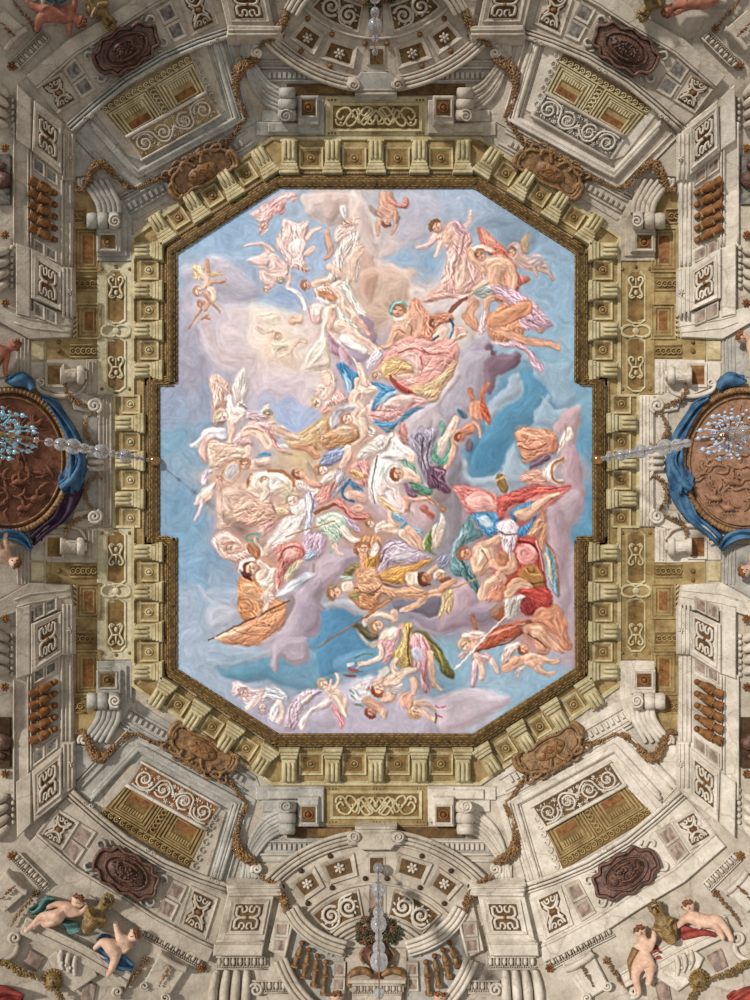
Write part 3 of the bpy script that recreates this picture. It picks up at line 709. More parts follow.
    m = MB(); garland(m, T, path, [2.9, 3.6, 2.4, 4.8, 6.5, 6.2, 5.5], 1.8, 9, 3.2); o = build('garland_swag', m, 'gilt', None, True)
    tag(o, f'thick bronze garland hanging between {nm} gallery opening and the arch pier', 'garland', 'thick arch side garlands')
    path = [(262, 876), (272, 884), (280, 893), (285, 903), (287, 912)]
    m = MB(); garland(m, T, path, [3, 4, 5, 5, 3.6], 4.5, 12, 3.4); o = build('garland_swag', m, 'gilt', None, True)
    tag(o, f'bronze garland tail lying beside the {nm} arch pier block', 'garland', 'garland tails')
    th = thing('volute_finial', f'small white volute behind the thick garland near the {nm} side pier', 'volute', *T(84, 740), 0, 'small volutes')
    m = MB(); m.tube(T, spiral(84, 740, 6, .8, 2.5, 1.7, 18), [1.7]*19, 3.4, seg=7); build('curl', m, 'stone_white', th, True)
    m = MB(); m.slab(T, [(75, 745), (88, 746), (96, 760), (75, 782)], -1, 1.6, .5); build('stem', m, cm, th)
    th = thing('volute_finial', f'small white volute by the {nm} arch pier, garland looped over it', 'volute', *T(258, 870), 0, 'small volutes')
    m = MB(); m.tube(T, spiral(257, 869, 5.6, .8, 2.5, 1.7, 18), [1.6]*19, 4.4, seg=7); build('curl', m, 'stone_white', th, True)
    m = MB(); m.slab(T, [(240, 866), (253, 866), (262, 882), (240, 884)], -1, 2.4, .5); build('stem', m, cm, th)
    # ---------- curved entablature on the diagonal
    th = thing('entablature', f'broad stone entablature band carrying plaques along the {nm} diagonal', 'entablature', *T(125, 880), 0, 'diagonal entablatures')
    m = MB(); m.slab(T, [(74, 790), (99, 814), (126, 837), (165, 861), (200, 876), (228, 886), (228, 902), (214, 948), (196, 940), (152, 917), (122, 897), (75, 868), (36, 834), (50, 815)], -1, 1.6, .4); build('field', m, sm, th)
    cor = [(72, 791), (99, 815), (127, 838), (165, 861), (200, 876), (230, 886)]
    m = MB()
    for dd, r, hh in ((0, 2.4, 4), (4.5, 1.5, 3.6), (8, 1.1, 3)): m.tube(T, off(cor, dd), r, hh, smooth=False, seg=8)
    build('cornice_moulding', m, cm if q[1] < 0 else sm, th, True)
    m = MB()
    for (a, b) in ((88, 804), (150, 851), (214, 880)):
        for k in (-1, 1): m.tube(T, spiral(a+k*3, b+k*1.5, 2.6, .5, 0, 1.2, 8), [.9]*9, 6, seg=5)
    build('clasp', m, sm, th, True)
    fas = [(36, 835), (76, 870), (123, 898), (153, 918), (196, 941), (214, 949)]
    m = MB(); m.slab(T, fas+off(fas, 15)[::-1], .5, 4.2, .8); build('fascia', m, 'marble' if False else sm, th)
    m = MB(); m.tube(T, off(fas, -1.5), 1.6, 2.8, smooth=False); build('lower_moulding', m, sm, th, True)
    plaque(T, [(57, 808), (80, 822), (62, 851), (36, 836)], f'saltire strapwork plaque on the {nm} diagonal, end nearer the side pier', sm, 'saltire', 1.6)
    plaque(T, [(191, 885), (219, 898), (206, 940), (178, 925)], f'saltire strapwork plaque on the {nm} diagonal, end nearer the arch', sm, 'saltire', 1.6)
    mg = 'marble_grey' if q[1] < 0 else 'marble'
    inlay(T, [(97, 832), (75, 866), (62, 853), (81, 823)], f'pair of veined marble squares left of cartouche nearer the side pier, {nm} diagonal' if q[0] < 0 else f'pair of veined marble squares between dark cartouche and side pier plaque, {nm} diagonal', mg, 1.6)
    inlay(T, [(188, 886), (171, 923), (155, 913), (173, 879)], f'pair of veined marble squares between dark cartouche and arch side plaque, {nm} diagonal', mg, 1.6)
    S = sub(T, (126, 873), (.868, .5), (-.5, .868))
    th = thing('bronze_cartouche', f'dark reddish bronze shield cartouche with ragged scrolled rim, {nm} diagonal', 'cartouche', *S(0, 0), 0, 'dark bronze shield cartouches')
    P = [(-36, -3), (-33, -10), (-25, -13), (-21, -20), (-11, -18), (0, -21), (10, -18), (20, -20), (25, -13), (33, -13), (35, -3), (38, 6), (31, 11), (26, 18), (14, 17), (4, 22), (-8, 19), (-18, 21), (-26, 13), (-34, 11)]
    m = MB(); m.slab(S, [(a*.94, b*.94) for a, b in P], 1, 6.5, 2.4); build('shield_plate', m, 'bronze', th)
    ang = math.atan2(S(1, 0)[1]-S(0, 0)[1], S(1, 0)[0]-S(0, 0)[0])
    m = MB(); m.dome(S, 0, 0, 21, 12, 6, 4.6, 20, 4, ang); build('boss', m, 'bronze', th, True)
    m = MB(); m.tube(S, [(a*.94, b*.94) for a, b in P], 1.9, 6.6, closed=True); m.tube(S, arc(0, 0, 23, 14, 0, 360, 20), 1.3, 7); build('scroll_rim', m, 'bronze', th, True)
    m = MB()
    garland(m, S, [(-14, -2), (-4, 3), (6, -2), (16, 2)], [6, 8, 8, 5], 6, 41, .5)
    for k, P in enumerate(([(-12, -3), (-6, 4), (-2, -5), (4, 3), (10, -4)], [(-9, 6), (0, 8), (9, 5)], [(-8, -8), (2, -9), (9, -7)], [(-14, 2), (-3, 1), (6, 2), (14, -1)])): m.tube(S, P, 1.3, 10)
    build('carved_relief', m, 'bronze', th, True)
    for a in (-1, 1):
        for b in (-1, 1):
            m = MB(); m.tube(S, [(a*30, b*13), (a*36, b*17), (a*40, b*13), (a*37, b*9)], [1.2, 2, 1.6, 1], 3.2); m.tube(S, [(a*26, b*17), (a*31, b*20)], [1.4, .8], 3)
            build('stone_curl', m, cm, th, True)
    # ---------- egg and dart beyond the fascia, frieze consoles
    m = MB(); egg_row(m, T, [(142, 926), (166, 938), (206, 960)], 8, 6.4, 1.2); o = build('egg_and_dart', m, sm, None, True)
    tag(o, f'egg and dart moulding below the fascia on the {nm} diagonal, arch end', 'moulding', 'egg and dart rows')
    m = MB(); egg_row(m, T, [(18, 852), (50, 884)], 8, 6.4, 1.2); o = build('egg_and_dart', m, sm, None, True)
    tag(o, f'egg and dart moulding below the fascia on the {nm} diagonal, side pier end', 'moulding', 'egg and dart rows')
    m = MB(); m.rose(T, 12, 856, 5.2, 1.5, 7); o = build('stone_rosette', m, 'rust', None, True); tag(o, f'brown rosette boss at the foot of the {nm} side pier corner', 'rosette', 'corner rosettes')
    m = MB(); m.rose(T, 202, 968, 5, 1.5, 7)
    if q[1] > 0: o = build('stone_rosette', m, 'rust', None, True); tag(o, f'brown rosette boss between two egg and dart rows, {nm} arch pier', 'rosette', 'corner rosettes')
    # ---------- side pier
    th = thing('side_pier', f'tall stepped stone pier at the {nm} edge with plaques and moulded inner side', 'pier', *T(40, 700), 0, 'side piers')
    m = MB(); m.slab(T, [(13, 676), (60, 650), (73, 650), (74, 792), (50, 806), (13, 800)], -1, 3., .6); build('shaft', m, pm, th)
    m = MB(); m.slab(T, [(-30, 612), (0, 600), (29, 583), (70, 585), (73, 604), (73, 610), (16, 612), (-30, 628)], -1, 4.2, .6); build('top_ledge', m, pm, th)
    m = MB(); m.slab(T, [(31, 624), (62, 611), (74, 606), (74, 654), (62, 655), (31, 674)], 2, 7, .8); ub = build('upper_block', m, pm, th)
    m = MB(); m.slab(T, [(16, 608), (30, 605), (30, 674), (16, 679)], 0, 6, .8); build('block_return', m, pm, ub)
    m = MB(); m.slab(T, [(32, 771), (62, 747), (62, 800), (34, 822)], 2, 7, .8); lb = build('lower_block', m, pm, th)
    m = MB(); m.slab(T, [(62, 742), (74, 742), (74, 788), (62, 796)], 1, 5.5, .8); build('inner_return', m, pm, lb)
    m = MB(); m.slab(T, [(16, 782), (31, 772), (31, 824), (17, 838)], 0, 6, .8); build('block_return', m, pm, lb)
    m = MB()
    for x0, r, hh in ((63.5, 1.5, 7), (67.5, 1.3, 7), (71.5, 1.5, 6.5)): m.tube(T, [(x0, 604), (x0, 654)], r, hh, smooth=False)
    for x0, r, hh in ((62, 1.5, 3.6), (66, 1.1, 3.2), (70.5, 1.5, 3.2)): m.tube(T, [(x0, 656), (x0, 742)], r, hh, smooth=False)
    for x0, r, hh in ((64, 1.2, 6), (68.5, 1.3, 5.6), (72.5, 1.2, 5.6)): m.tube(T, [(x0, 744), (x0, 788)], r, hh, smooth=False)
    for P in ([(16, 607), (30, 603), (72, 596)], [(14, 600), (30, 594), (71, 590)], [(28, 676), (28, 780)], [(31, 676), (31, 770)], [(14, 680), (14, 800)]): m.tube(T, P, 1.1, 4, smooth=False)
    build('moulding', m, pm, th, True)
    m = MB()
    for (a, b, hh) in ((70.5, 630, 8), (71, 764, 7)):
        m.rose(T, a, b, 3.6, hh, 5)
    build('clasp', m, pm, th, True)
    plaque(T, [(34, 624), (61, 611), (61, 652), (35, 669)], f'square strapwork plaque on the upper block of the {nm} side pier', pm, 'knot', 7)
    plaque(T, [(34, 774), (61, 752), (61, 795), (35, 816)], f'square strapwork plaque on the lower block of the {nm} side pier', pm, 'knot', 7)
    sp = 'marble_grey' if q[0] < 0 else 'marble'
    inlay(T, [(33, 606), (57, 596), (57, 610), (33, 622)], f'pair of marble squares above the upper plaque of the {nm} side pier' if q[1] > 0 else f'pair of marble squares below the upper plaque of the {nm} side pier', sp, 4.6)
    inlay(T, [(33, 671), (57, 659), (57, 671), (33, 685)], f'pair of marble squares between plaque and balusters, nearer the medallion, {nm} side pier', sp, 3)
    inlay(T, [(32, 753), (58, 735), (58, 748), (32, 768)], f'pair of marble squares between balusters and corner plaque, {nm} side pier', sp, 3)
    m = MB(); m.slab(T, [(30, 688), (59, 673), (59, 731), (30, 749)], 2, 3.4, .1); o = build('baluster_recess', m, 'stone_cool' if q[0] < 0 else 'stone')
    tag(o, f'sunk stone recess holding the rust balusters of the {nm} side pier', 'recess', 'baluster recesses')
    for k in range(5):
        y = 682+k*11.7
        S = sub(T, (55, y), (-.88, .47), (.47, .88))
        b = thing('baluster', f'rust coloured baluster in the {nm} side pier, {ORD[k]} from the {"top" if q[1]>0 else "bottom"} of its row', 'baluster', *S(12, 0), 0, 'rust balusters of the side piers')
        m = MB(); m.tube(S, [(3, 0), (6, 0), (10, 0), (16, 0), (20, 0), (24, 0), (29, 0)], [1.8, 3.2, 4.9, 5.3, 3.6, 4.6, 5], 5, smooth=True, seg=10); build('shaft', m, 'rust', b, True)
        m = MB(); m.dome(S, 0, 0, 3.2, 3.2, 4, 3.6, 10, 3); build('knob', m, 'rust', b, True)
        m = MB(); m.box(S, 4, -3.4, 6, 3.4, 4, 8, .4); m.box(S, 17, -4.6, 18.6, 4.6, 4, 9.5, .4); build('collar', m, 'gilt', b)
    for (a, b, lab) in ((5.5, 619, 'beside the upper block'), (5, 687, 'on the medallion side of the vase'), (5, 774, 'on the corner side of the vase')):
        m = MB(); m.rose(T, a, b, 4.6, 4.6 if b < 650 else 1.6, 7); o = build('stone_rosette', m, 'rust', None, True)
        tag(o, f'brown rosette {lab}, {nm} pier edge', 'rosette', 'outer edge rosettes')
    th = thing('fluted_capital', f'carved stone capital cut by the frame edge beside the {nm} upper pier block', 'capital', *T(5, 655), 0, 'edge capitals')
    m = MB()
    for k in range(4): m.tube(T, [(-12, 636+k*12), (-4, 634+k*12), (5, 638+k*11), (9, 640+k*11)], [4, 5.6, 4.4, 2.4], 2, seg=9)
    build('leaf', m, sm, th, True)
    m = MB()
    for k in range(7): m.dome(T, 12, 636+k*6.4, 2.4, 3, 1.2, 2.6, 9, 3)
    build('egg_row', m, sm, th, True)
    th = thing('fluted_capital', f'carved stone capital cut by the frame edge beside the {nm} lower pier block', 'capital', *T(5, 805), 0, 'edge capitals')
    m = MB()
    for k in range(4): m.tube(T, [(-12, 800+k*11), (-4, 800+k*12), (4, 797+k*11), (8, 795+k*10)], [4, 5.6, 4.4, 2.4], 2, seg=9)
    build('leaf', m, sm, th, True)
    m = MB()
    for k in range(6): m.dome(T, 13, 790+k*6.4, 2.4, 3, 1.2, 2.6, 9, 3)
    build('egg_row', m, sm, th, True)
    th = nv = thing('niche_vase', f'dark red vase in the carved niche at the {nm} outer edge', 'vase', *T(2, 742), 0, 'dark red vases in edge niches')
    m = MB(); m.dome(T, 3, 742, 9, 9, 2.5, 7, 14, 4); m.dome(T, 1, 756, 5, 4, 2.5, 4); build('body', m, 'bronze', th, True)
    m = MB(); m.box(T, -8, 718, 10, 768, -1, 2.3, .2); build('niche_panel', m, 'marble_grey' if q[1] < 0 else 'shadow_brown', nv)
    # ---------- arch pier block
    th = thing('arch_pier', f'projecting stone pier block flanking the {TB[q[1]]} arch on its {SIDE[q[0]]}', 'pier', *T(250, 915), 0, 'arch piers')
    m = MB(); m.slab(T, [(228, 892), (275, 892), (264, 944), (216, 944)], -1, 8, .8); build('face', m, sm, th)
    m = MB(); m.slab(T, [(226, 884), (280, 884), (283, 896), (228, 897)], -1, 10, 1.2); build('cornice', m, sm, th)
    m = MB(); m.slab(T, [(214, 944), (264, 944), (262, 956), (213, 956)], -1, 9.5, 1); build('base_course', m, sm, th)
    m = MB(); m.slab(T, [(280, 898), (297, 906), (284, 958), (268, 950)], -1, 5, .6); build('side_face', m, sm, th)
    m = MB(); m.tube(T, [(228, 887.5), (281, 887.5)], 1.5, 10, smooth=False); m.tube(T, [(229, 892), (281, 892)], 1.2, 10, smooth=False); m.tube(T, [(296, 907), (284, 958)], 1.6, 5.4, smooth=False); m.tube(T, [(216, 941), (264, 941)], 1.2, 9, smooth=False); build('moulding', m, sm, th, True)
    plaque(T, [(231, 900), (270, 900), (263, 935), (224, 935)], f'strapwork plaque on the pier block flanking the {TB[q[1]]} arch, {SIDE[q[0]]} side', sm, 'knot', 8)
    inlay(T, [(290, 922), (286, 954), (272, 953), (275, 921)], f'pair of marble squares on the inner side of the {TB[q[1]]} arch pier, {SIDE[q[0]]}', 'marble', 5)
    # ---------- curved balcony with balusters
    th = thing('curved_balcony', f'concave balcony rim beside the {TB[q[1]]} arch, {SIDE[q[0]]} half', 'balcony', *T(310, 950), 0, 'concave balconies')
    rim = [(296, 906), (304, 919), (316, 930), (331, 938), (347, 943)]
    m = MB()
    for dd, r, hh in ((0, 2.6, 8), (5, 2.2, 8), (9.5, 2.6, 7), (13.5, 1.4, 6)): m.tube(T, off(rim, dd), r, hh, seg=9)
    build('rim', m, sm, th, True)
    low = [(285, 958), (292, 974), (302, 990), (316, 1004), (334, 1014)]
    m = MB()
    for dd, r in ((0, 2.6), (5, 2.4), (10, 2.6)): m.tube(T, off(low, dd), r, 6, seg=9)
    build('base_rim', m, sm, th, True)
    m = MB(); m.slab(T, off(rim, 12)+[(347, 1000)]+low[::-1], -1, 1.6, .3); build('back_panel', m, 'stone_cool', th)
    for k, ((a, b), (c, d)) in enumerate((((302, 943), (294, 968)), ((309, 950), (303, 979)), ((317.5, 956), (313, 988)), ((326, 962), (323, 996)))):
        if q[1] < 0: continue
        dx, dy = c-a, d-b; L = math.hypot(dx, dy); S = sub(T, (a, b), (dx/L, dy/L), (-dy/L, dx/L))
        bb = thing('baluster', f'golden baluster of the lower {SIDE[q[0]]} balcony, {ORD[k]} counted from the pier', 'baluster', *S(10, 0), 0, 'golden balusters of the concave balconies')
        m = MB(); m.tube(S, [(3, 0), (6, 0), (10, 0), (14, 0), (18, 0), (24, 0), (L, 0)], [1.2, 2.2, 3.2, 2.2, 3.4, 2.2, 3.4], 4, smooth=True, seg=10); build('shaft', m, 'gilt', bb, True)
        m = MB(); m.dome(S, 0, 0, 3, 3, 4, 3.4, 10, 3); build('knob', m, 'rust', bb, True)
        m = MB(); m.box(S, 14, -3, 15.4, 3, 3.5, 7.4, .4); m.box(S, L-2, -3.4, L, 3.4, 3, 7.4, .4); build('collar', m, 'gilt', bb)
    if q[1] > 0:
        inlay(T, [(346, 962), (345, 992), (333, 992), (334, 962)], f'pair of marble squares between balusters and vase pedestal, {SIDE[q[0]]} side', 'marble', 2.5)
        m = MB(); egg_row(m, T, [(216, 957), (264, 957)], 9, 7, 2.4); o = build('egg_and_dart', m, sm, None, True); tag(o, f'egg and dart row under the lower {SIDE[q[0]]} arch pier', 'moulding', 'egg and dart rows')
        m = MB(); egg_row(m, T, [(252, 981), (284, 981)], 9, 7, 2.4); o = build('egg_and_dart', m, sm, None, True); tag(o, f'egg and dart row beside the console under the lower {SIDE[q[0]]} balcony', 'moulding', 'egg and dart rows')
        th = thing('leaf_console', f'fluted stone leaf console below the lower {SIDE[q[0]]} arch pier', 'console', *T(235, 985), 0, 'fluted leaf consoles')
        m = MB()
        for k in range(4): m.tube(T, [(217+k*10, 970), (215+k*10.5, 980), (213+k*11, 992), (212+k*11, 1010)], [3, 4.6, 5, 4.6], 1.5, seg=9)
        build('flute', m, sm, th, True)
        m = MB(); m.tube(T, spiral(256, 990, 7, 1, 3.6, 1.6, 16), [1.6]*17, 4); build('volute', m, sm, th, True)
        # bracket with gilt drop on the diagonal
        S = sub(T, (165, 975), (.86, .5), (-.5, .86))
        th = thing('drop_bracket', f'stone bracket with a gilt bead drop below the egg row, {nm} diagonal', 'bracket', *S(0, 0), 0, 'brackets with gilt drops')
        m = MB(); m.slab(S, [(-16, -20), (16, -20), (14, 22), (-14, 22)], -1, 4, 1.2); build('plate', m, sm, th)
        m = MB(); m.tube(S, [(-16, -16), (-8, -14), (8, -14), (16, -16)], 4, 4); m.tube(S, spiral(-12, 20, 5, 1, 0, 1.5, 12), [1.3]*13, 5); m.tube(S, spiral(12, 20, 5, 1, 0, -1.5, 12), [1.3]*13, 5); build('scroll', m, sm, th, True)
        m = MB(); garland(m, S, [(0, -14), (0, 0), (0, 14)], [1.6, 2, 1], 5, 4, 2); build('gilt_drop', m, 'gilt', th, True)
        S = sub(T, (137, 975), (.5, -.86), (.86, .5))
        th = thing('gilt_pendant', f'gilt rosette with a thin tapering pendant beside the ledge figures, {nm} corner, arch side', 'pendant', *S(0, 0), 0, 'gilt pendants')
        m = MB(); m.rose(S, 17, 0, 4.4, 1.5, 6); build('rosette', m, 'gilt', th, True)
        m = MB(); garland(m, S, [(12, 0), (0, -1), (-12, -2), (-26, -5)], [2, 2.6, 1.8, 1], 1.5, 6, 2); build('drop', m, 'gilt', th, True)
    S = sub(T, (22, 912), (.6, -.78), (.78, .6))
    th = thing('gilt_pendant', f'gilt rosette with a thin tapering pendant in the far {nm} corner, side pier side', 'pendant', *S(0, 0), 0, 'gilt pendants')
    m = MB(); m.rose(S, 24, 0, 4.4, 1.5, 6); build('rosette', m, 'gilt', th, True)
    m = MB(); garland(m, S, [(18, 0), (6, -1), (-8, -2), (-20, 0)], [2, 2.4, 1.8, 1], 1.5, 6, 2); build('drop', m, 'gilt', th, True)
    S = sub(T, (10, 890), (.71, .71), (-.71, .71))
    th = thing('drop_bracket', f'pale stone bracket with a bead drop at the {nm} corner edge', 'bracket', *S(0, 0), 0, 'brackets with gilt drops')
    m = MB(); m.slab(S, [(-16, -12), (14, -12), (12, 20), (-14, 20)], -1, 3.4, 1.2); build('plate', m, sm, th)
    m = MB(); m.tube(S, [(-16, -10), (-8, -8), (8, -8), (14, -10)], 3.4, 3.4); m.tube(S, spiral(-10, 18, 4.4, 1, 0, 1.5, 12), [1.3]*13, 4.4); build('scroll', m, sm, th, True)
    m = MB(); garland(m, S, [(0, -8), (0, 4), (0, 14)], [1.4, 1.8, 1], 4.4, 4, 2); build('bead_drop', m, 'rust', th, True)
# ================= arches
for s in (-1, 1):
    T = lambda x, y, s=s: (x, CY+s*(y-461)); nm = TB[s]
    A = lambda r, d: T(376+r*math.cos(math.radians(d)), 982+r*math.sin(math.radians(d)))
    th = thing('coffered_arch', f'great coffered half arch at the {nm} end of the vault', 'arch', *T(376, 880), 0)
    def sector(m, r0, r1, d0, d1, h0, h1, n=26):
        P = [(r0, d0+(d1-d0)*i/n) for i in range(n+1)]; P2 = [(r1, d0+(d1-d0)*i/n) for i in range(n+1)]
        for i in range(n): m.slab(A, [P[i], P[i+1], P2[i+1], P2[i]], h0, h1, 0)
    m = MB(); sector(m, 40, 150, -152, -28, -1, 1.4); build('soffit', m, 'stone', th)
    m = MB()
    for r, w, hh in ((151, 2.2, 6), (146.5, 1.8, 5), (142.5, 2.2, 4.2), (138.5, 1.3, 3)): m.tube(A, [(r, -137+i*3) for i in range(32) if -137+i*3 <= -43], w, hh, seg=8)
    build('outer_moulding', m, 'stone', th, True)
    m = MB()
    for r, w in ((98.5, 1.6), (62, 2.4), (57, 1.8), (52, 1.4)): m.tube(A, [(r, -150+i*4) for i in range(31)], w, 2.2, seg=7)
    build('inner_moulding', m, 'stone', th, True)
    for d0, d1 in ((-131, -119), (-115, -100.5), (-79.5, -65), (-61, -49)):
        c = [(110, d0), (128, d0), (128, d1), (110, d1)]
        g = lambda e: [(108+e, d0-.6+e*.5), (130.5-e, d0-.6+e*.5), (130.5-e, d1+.6-e*.5), (108+e, d1+.6-e*.5)]
        m = MB(); m.ring(A, g(0), g(2), .8, 3.4, 2.6); m.ring(A, g(2), g(4.4), .8, 2.6, 1.4); build('coffer_frame', m, 'stone', th)
        m = MB(); m.slab(A, g(4), 1, 1.7, 0); cg = build('coffer_ground', m, 'recess', th)
        m = MB(); x, y = A(119.5, (d0+d1)/2); m.rose(IDT, x, y, 5.8, 1.8, 6); build('coffer_flower', m, 'stone_white' if s > 0 else 'stone', cg, True)
    for sd in (-1, 1):
        a0, a1 = (-90+sd*11, -90+sd*44)
        g = lambda e: [(66+e, a0+sd*e*.5), (94-e, a0+sd*e*.4)]+[(94-e, a0+(a1-a0)*t) for t in (.25, .5, .75)]+[(94-e, a1-sd*e*.4), (66+e, a1-sd*e*.5)]+[(66+e, a0+(a1-a0)*t) for t in (.75, .5, .25)]
        m = MB(); m.ring(A, g(0), g(2.5), .8, 3, 1.8); build('coffer_frame', m, 'stone', th)
        m = MB(); gg = g(2); m.slab(A, gg, 1, 1.7, 0); build('coffer_ground', m, 'recess', th)
        m = MB(); 
        for k, (rr, dd) in enumerate(((80, a0+sd*9), (80, a0+sd*23))):
            cx, cy = 376+rr*math.cos(math.radians(dd)), 982+rr*math.sin(math.radians(dd))
            m.tube(T, spiral(cx, cy, 10, 1.2, (0 if k else 2)+sd, sd*(1.7 if k else -1.7), 22), [1.7]*23, 2.4, seg=7)
            for w_ in range(9): m.dome(T, cx+9*math.cos(w_*.7), cy+9*math.sin(w_*.7), 2.6, 1.2, 1.8, 1.6, 7, 2, w_*.7+.6)
            m.rose(T, cx, cy, 2.4, 2.2, 5)
        x1 = [(92, a0+sd*4), (90, a0+sd*12), (82, a0+sd*16), (70, a0+sd*21), (70, a0+sd*30), (80, a0+sd*32)]
        m.tube(A, x1, 1.3, 2.4); build('rinceau', m, 'stone_white' if s > 0 else 'stone', th, True)
        m = MB(); m.ring(A, [(38, a0), (49, a0), (49, a1), (38, a1)], [(40, a0+sd*3), (47, a0+sd*3), (47, a1-sd*3), (40, a1-sd*3)], .8, 2.6, 1.6); build('coffer_frame', m, 'stone', th)
    m = MB(); m.box(T, 367, 857, 385, 876, .8, 2.4, .3); m.box(T, 366, 884, 386, 930, .8, 2.2, .3); build('centre_rib', m, 'stone', th)
    m = MB(); m.box(T, 370, 858, 383, 873, 1.5, 2.9, .1); build('sunk_ground', m, 'recess', th)
    m = MB(); m.box(T, 369, 886, 383, 926, 1.5, 2.7, .1); build('marble_strip', m, 'marble', th)
    for r in (134, 104):
        for d in (-136, -123.5+ (4 if r < 120 else 0)-1, -110 if r > 120 else -115, -95, -85, -70 if r > 120 else -65, -57.5-(4 if r < 120 else 0)+1, -44):
            pass
        for d in ((-134.5, -124, -110, -94.6, -85.4, -70, -56, -45.5) if r > 120 else (-131, -115, -96, -84, -65, -49)):
            m = MB(); x, y = A(r, d); m.dome(IDT, x, y, 2.8, 2.8, 1.6, 2.8, 10, 3); build('stud', m, 'shadow_brown' if s > 0 else 'rust', th, True)
    ks = thing('keystone', f'stone keystone block with two volutes crowning the {nm} arch', 'keystone', *T(376, 834), 0)
    m = MB(); m.slab(T, [(355, 826), (397, 826), (397, 843), (391, 850), (361, 850), (355, 843)], -1, 8, 1); build('block', m, 'stone_cool' if s < 0 else 'stone', ks)
    m = MB(); m.tube(T, [(355, 828), (397, 828)], 1.8, 8, smooth=False); m.tube(T, [(356, 832), (396, 832)], 1.2, 8, smooth=False); build('moulding', m, 'stone', ks, True)
    for k in (-1, 1):
        m = MB(); m.tube(T, [(376+k*22, 832), (376+k*22, 840), (376+k*22, 845)], [7, 7.4, 6], 3, smooth=False, seg=14); m.dome(T, 376+k*22, 837, 7.6, 6, 9, 1, 14, 2)
        m.tube(T, spiral(376+k*22, 837, 5.4, .8, 0, k*1.6, 16), [.9]*17, 10.4, seg=6); build('volute', m, 'stone', ks, True)
    # vase of flowers
    yo = 0
    v = thing('flower_vase', f'bronze urn overflowing with dark flowers in the {nm} arch', 'vase', *T(377, 955), 0)
    prof = [(944, 9), (948, 12), (953, 14.5), (959, 13), (965, 9), (970, 5), (973, 4), (976, 7), (979, 9)]
    m = MB(); m.tube(T, [(377, a) for a, r in prof], [r for a, r in prof], 4, smooth=True, seg=16, flat=.8); build('urn_body', m, 'bronze', v, True)
    m = MB()
    for k in (-1, 1):
        m.tube(T, [(377+k*12, 948), (377+k*17, 955), (377+k*12, 964)], 1.6, 6); m.tube(T, [(377+k*3, 950), (377+k*8, 956), (377+k*4, 966), (377+k*7, 960)], 1.4, 14)
    build('handle', m, 'gilt', v, True)
    for k in (-1, 1):
        m = MB(); m.tube(T, [(377+k*4, 977), (377+k*12, 971), (377+k*20, 971), (377+k*27, 976), (377+k*28, 986), (377+k*24, 984)], [2.5, 4, 4.4, 3.2, 2.4, 2], 5, seg=9); build('scroll_foot', m, 'gilt', v, True)
    rn = random.Random(11)
    for nme, mm, c in (('leaf', 'leaf', 60), ('flower', 'flower', 44)):
        m = MB()
        for k in range(c):
            a = rn.uniform(0, 6.28); r = math.sqrt(rn.random()); m.rose(T, 377+22*r*math.cos(a), 927+19*r*math.sin(a)+abs(math.cos(a))*6*r, rn.uniform(2.5, 4.4), 4+6*(1-r)+rn.uniform(0, 2), 5)
        build(nme, m, mm, v, True)
    p = thing('vase_pedestal', f'moulded stone pedestal carrying the bronze urn of the {nm} arch', 'pedestal', *T(377, 990), 0)
    m = MB(); m.box(T, 352, 984, 402, 1030, -1, 7, 1); build('block', m, 'stone', p)
    m = MB(); m.box(T, 348, 979.5, 406, 984, 0, 9.5, .8); build('cap', m, 'stone', p)
    m = MB(); egg_row(m, T, [(352, 985), (402, 985)], 7, 6.4, 7); build('egg_row', m, 'stone', p, True)
    m = MB(); m.box(T, 344, 940, 410, 948, -1, 3.2, .6); m.box(T, 347, 948, 407, 982, -1, 2.4, .6); o = build('backing_block', m, 'stone'); tag(o, f'stone block behind the bronze urn of the {nm} arch', 'block')
# ================= the painted sky: pigment laid on a flat plaster panel, mixed here stroke by stroke
FX0, FY0, FW, FH, FS = 158., 186., 436., 549., 1.6
PW, PH = int(FW*FS), int(FH*FS)
YY, XX = np.mgrid[0:PH, 0:PW].astype(np.float32)
XX = XX/FS+FX0; YY = YY/FS+FY0
rg = np.random.RandomState(5)
def vnoise(cell, sx=1., sy=1.):
    gh, gw = int(PH/(cell*FS*sy))+3, int(PW/(cell*FS*sx))+3
    g = rg.rand(gh, gw).astype(np.float32)
    u = (XX-FX0)/(cell*sx); v = (YY-FY0)/(cell*sy); iu = u.astype(int); iv = v.astype(int); fu = u-iu; fv = v-iv
    fu = fu*fu*(3-2*fu); fv = fv*fv*(3-2*fv)
    return (g[iv, iu]*(1-fu)+g[iv, iu+1]*fu)*(1-fv)+(g[iv+1, iu]*(1-fu)+g[iv+1, iu+1]*fu)*fv-.5
N1 = vnoise(26)+.6*vnoise(12)+.35*vnoise(5); N2 = vnoise(26)+.6*vnoise(12)+.35*vnoise(5)
N3 = vnoise(9)+.7*vnoise(4)+.5*vnoise(2); NG = vnoise(1.3)+.6*vnoise(.7)
PAL = dict(fl='f2d0bc', fm='dfad91', fd='c28062', pk='efcac2', pi='e5aca2', rs='da8a80', rd='b9463c', dr='8c2c2a', sa='d9946c', oc='c99a55', ye='ead09a', wh='f6f0ee', cr='f1decd', lv='c5b4c8', vi='84667e', dv='5c4250', bl='3f88bd', lb='92c0e0', nb='2b5f8c', gr='abcab5', gn='5fa68a', og='8a7a3c', br='8d5f42', db='643f2c', gy='aaa4b0', sh='8b8796', tl='64939a', sk='8db4d2', ss='4c8db4', mv='b39aa8', dk='55505e')
def hx(c):
    c = PAL.get(c, c); return np.array([int(c[i:i+2], 16)/255 for i in (0, 2, 4)], np.float32)
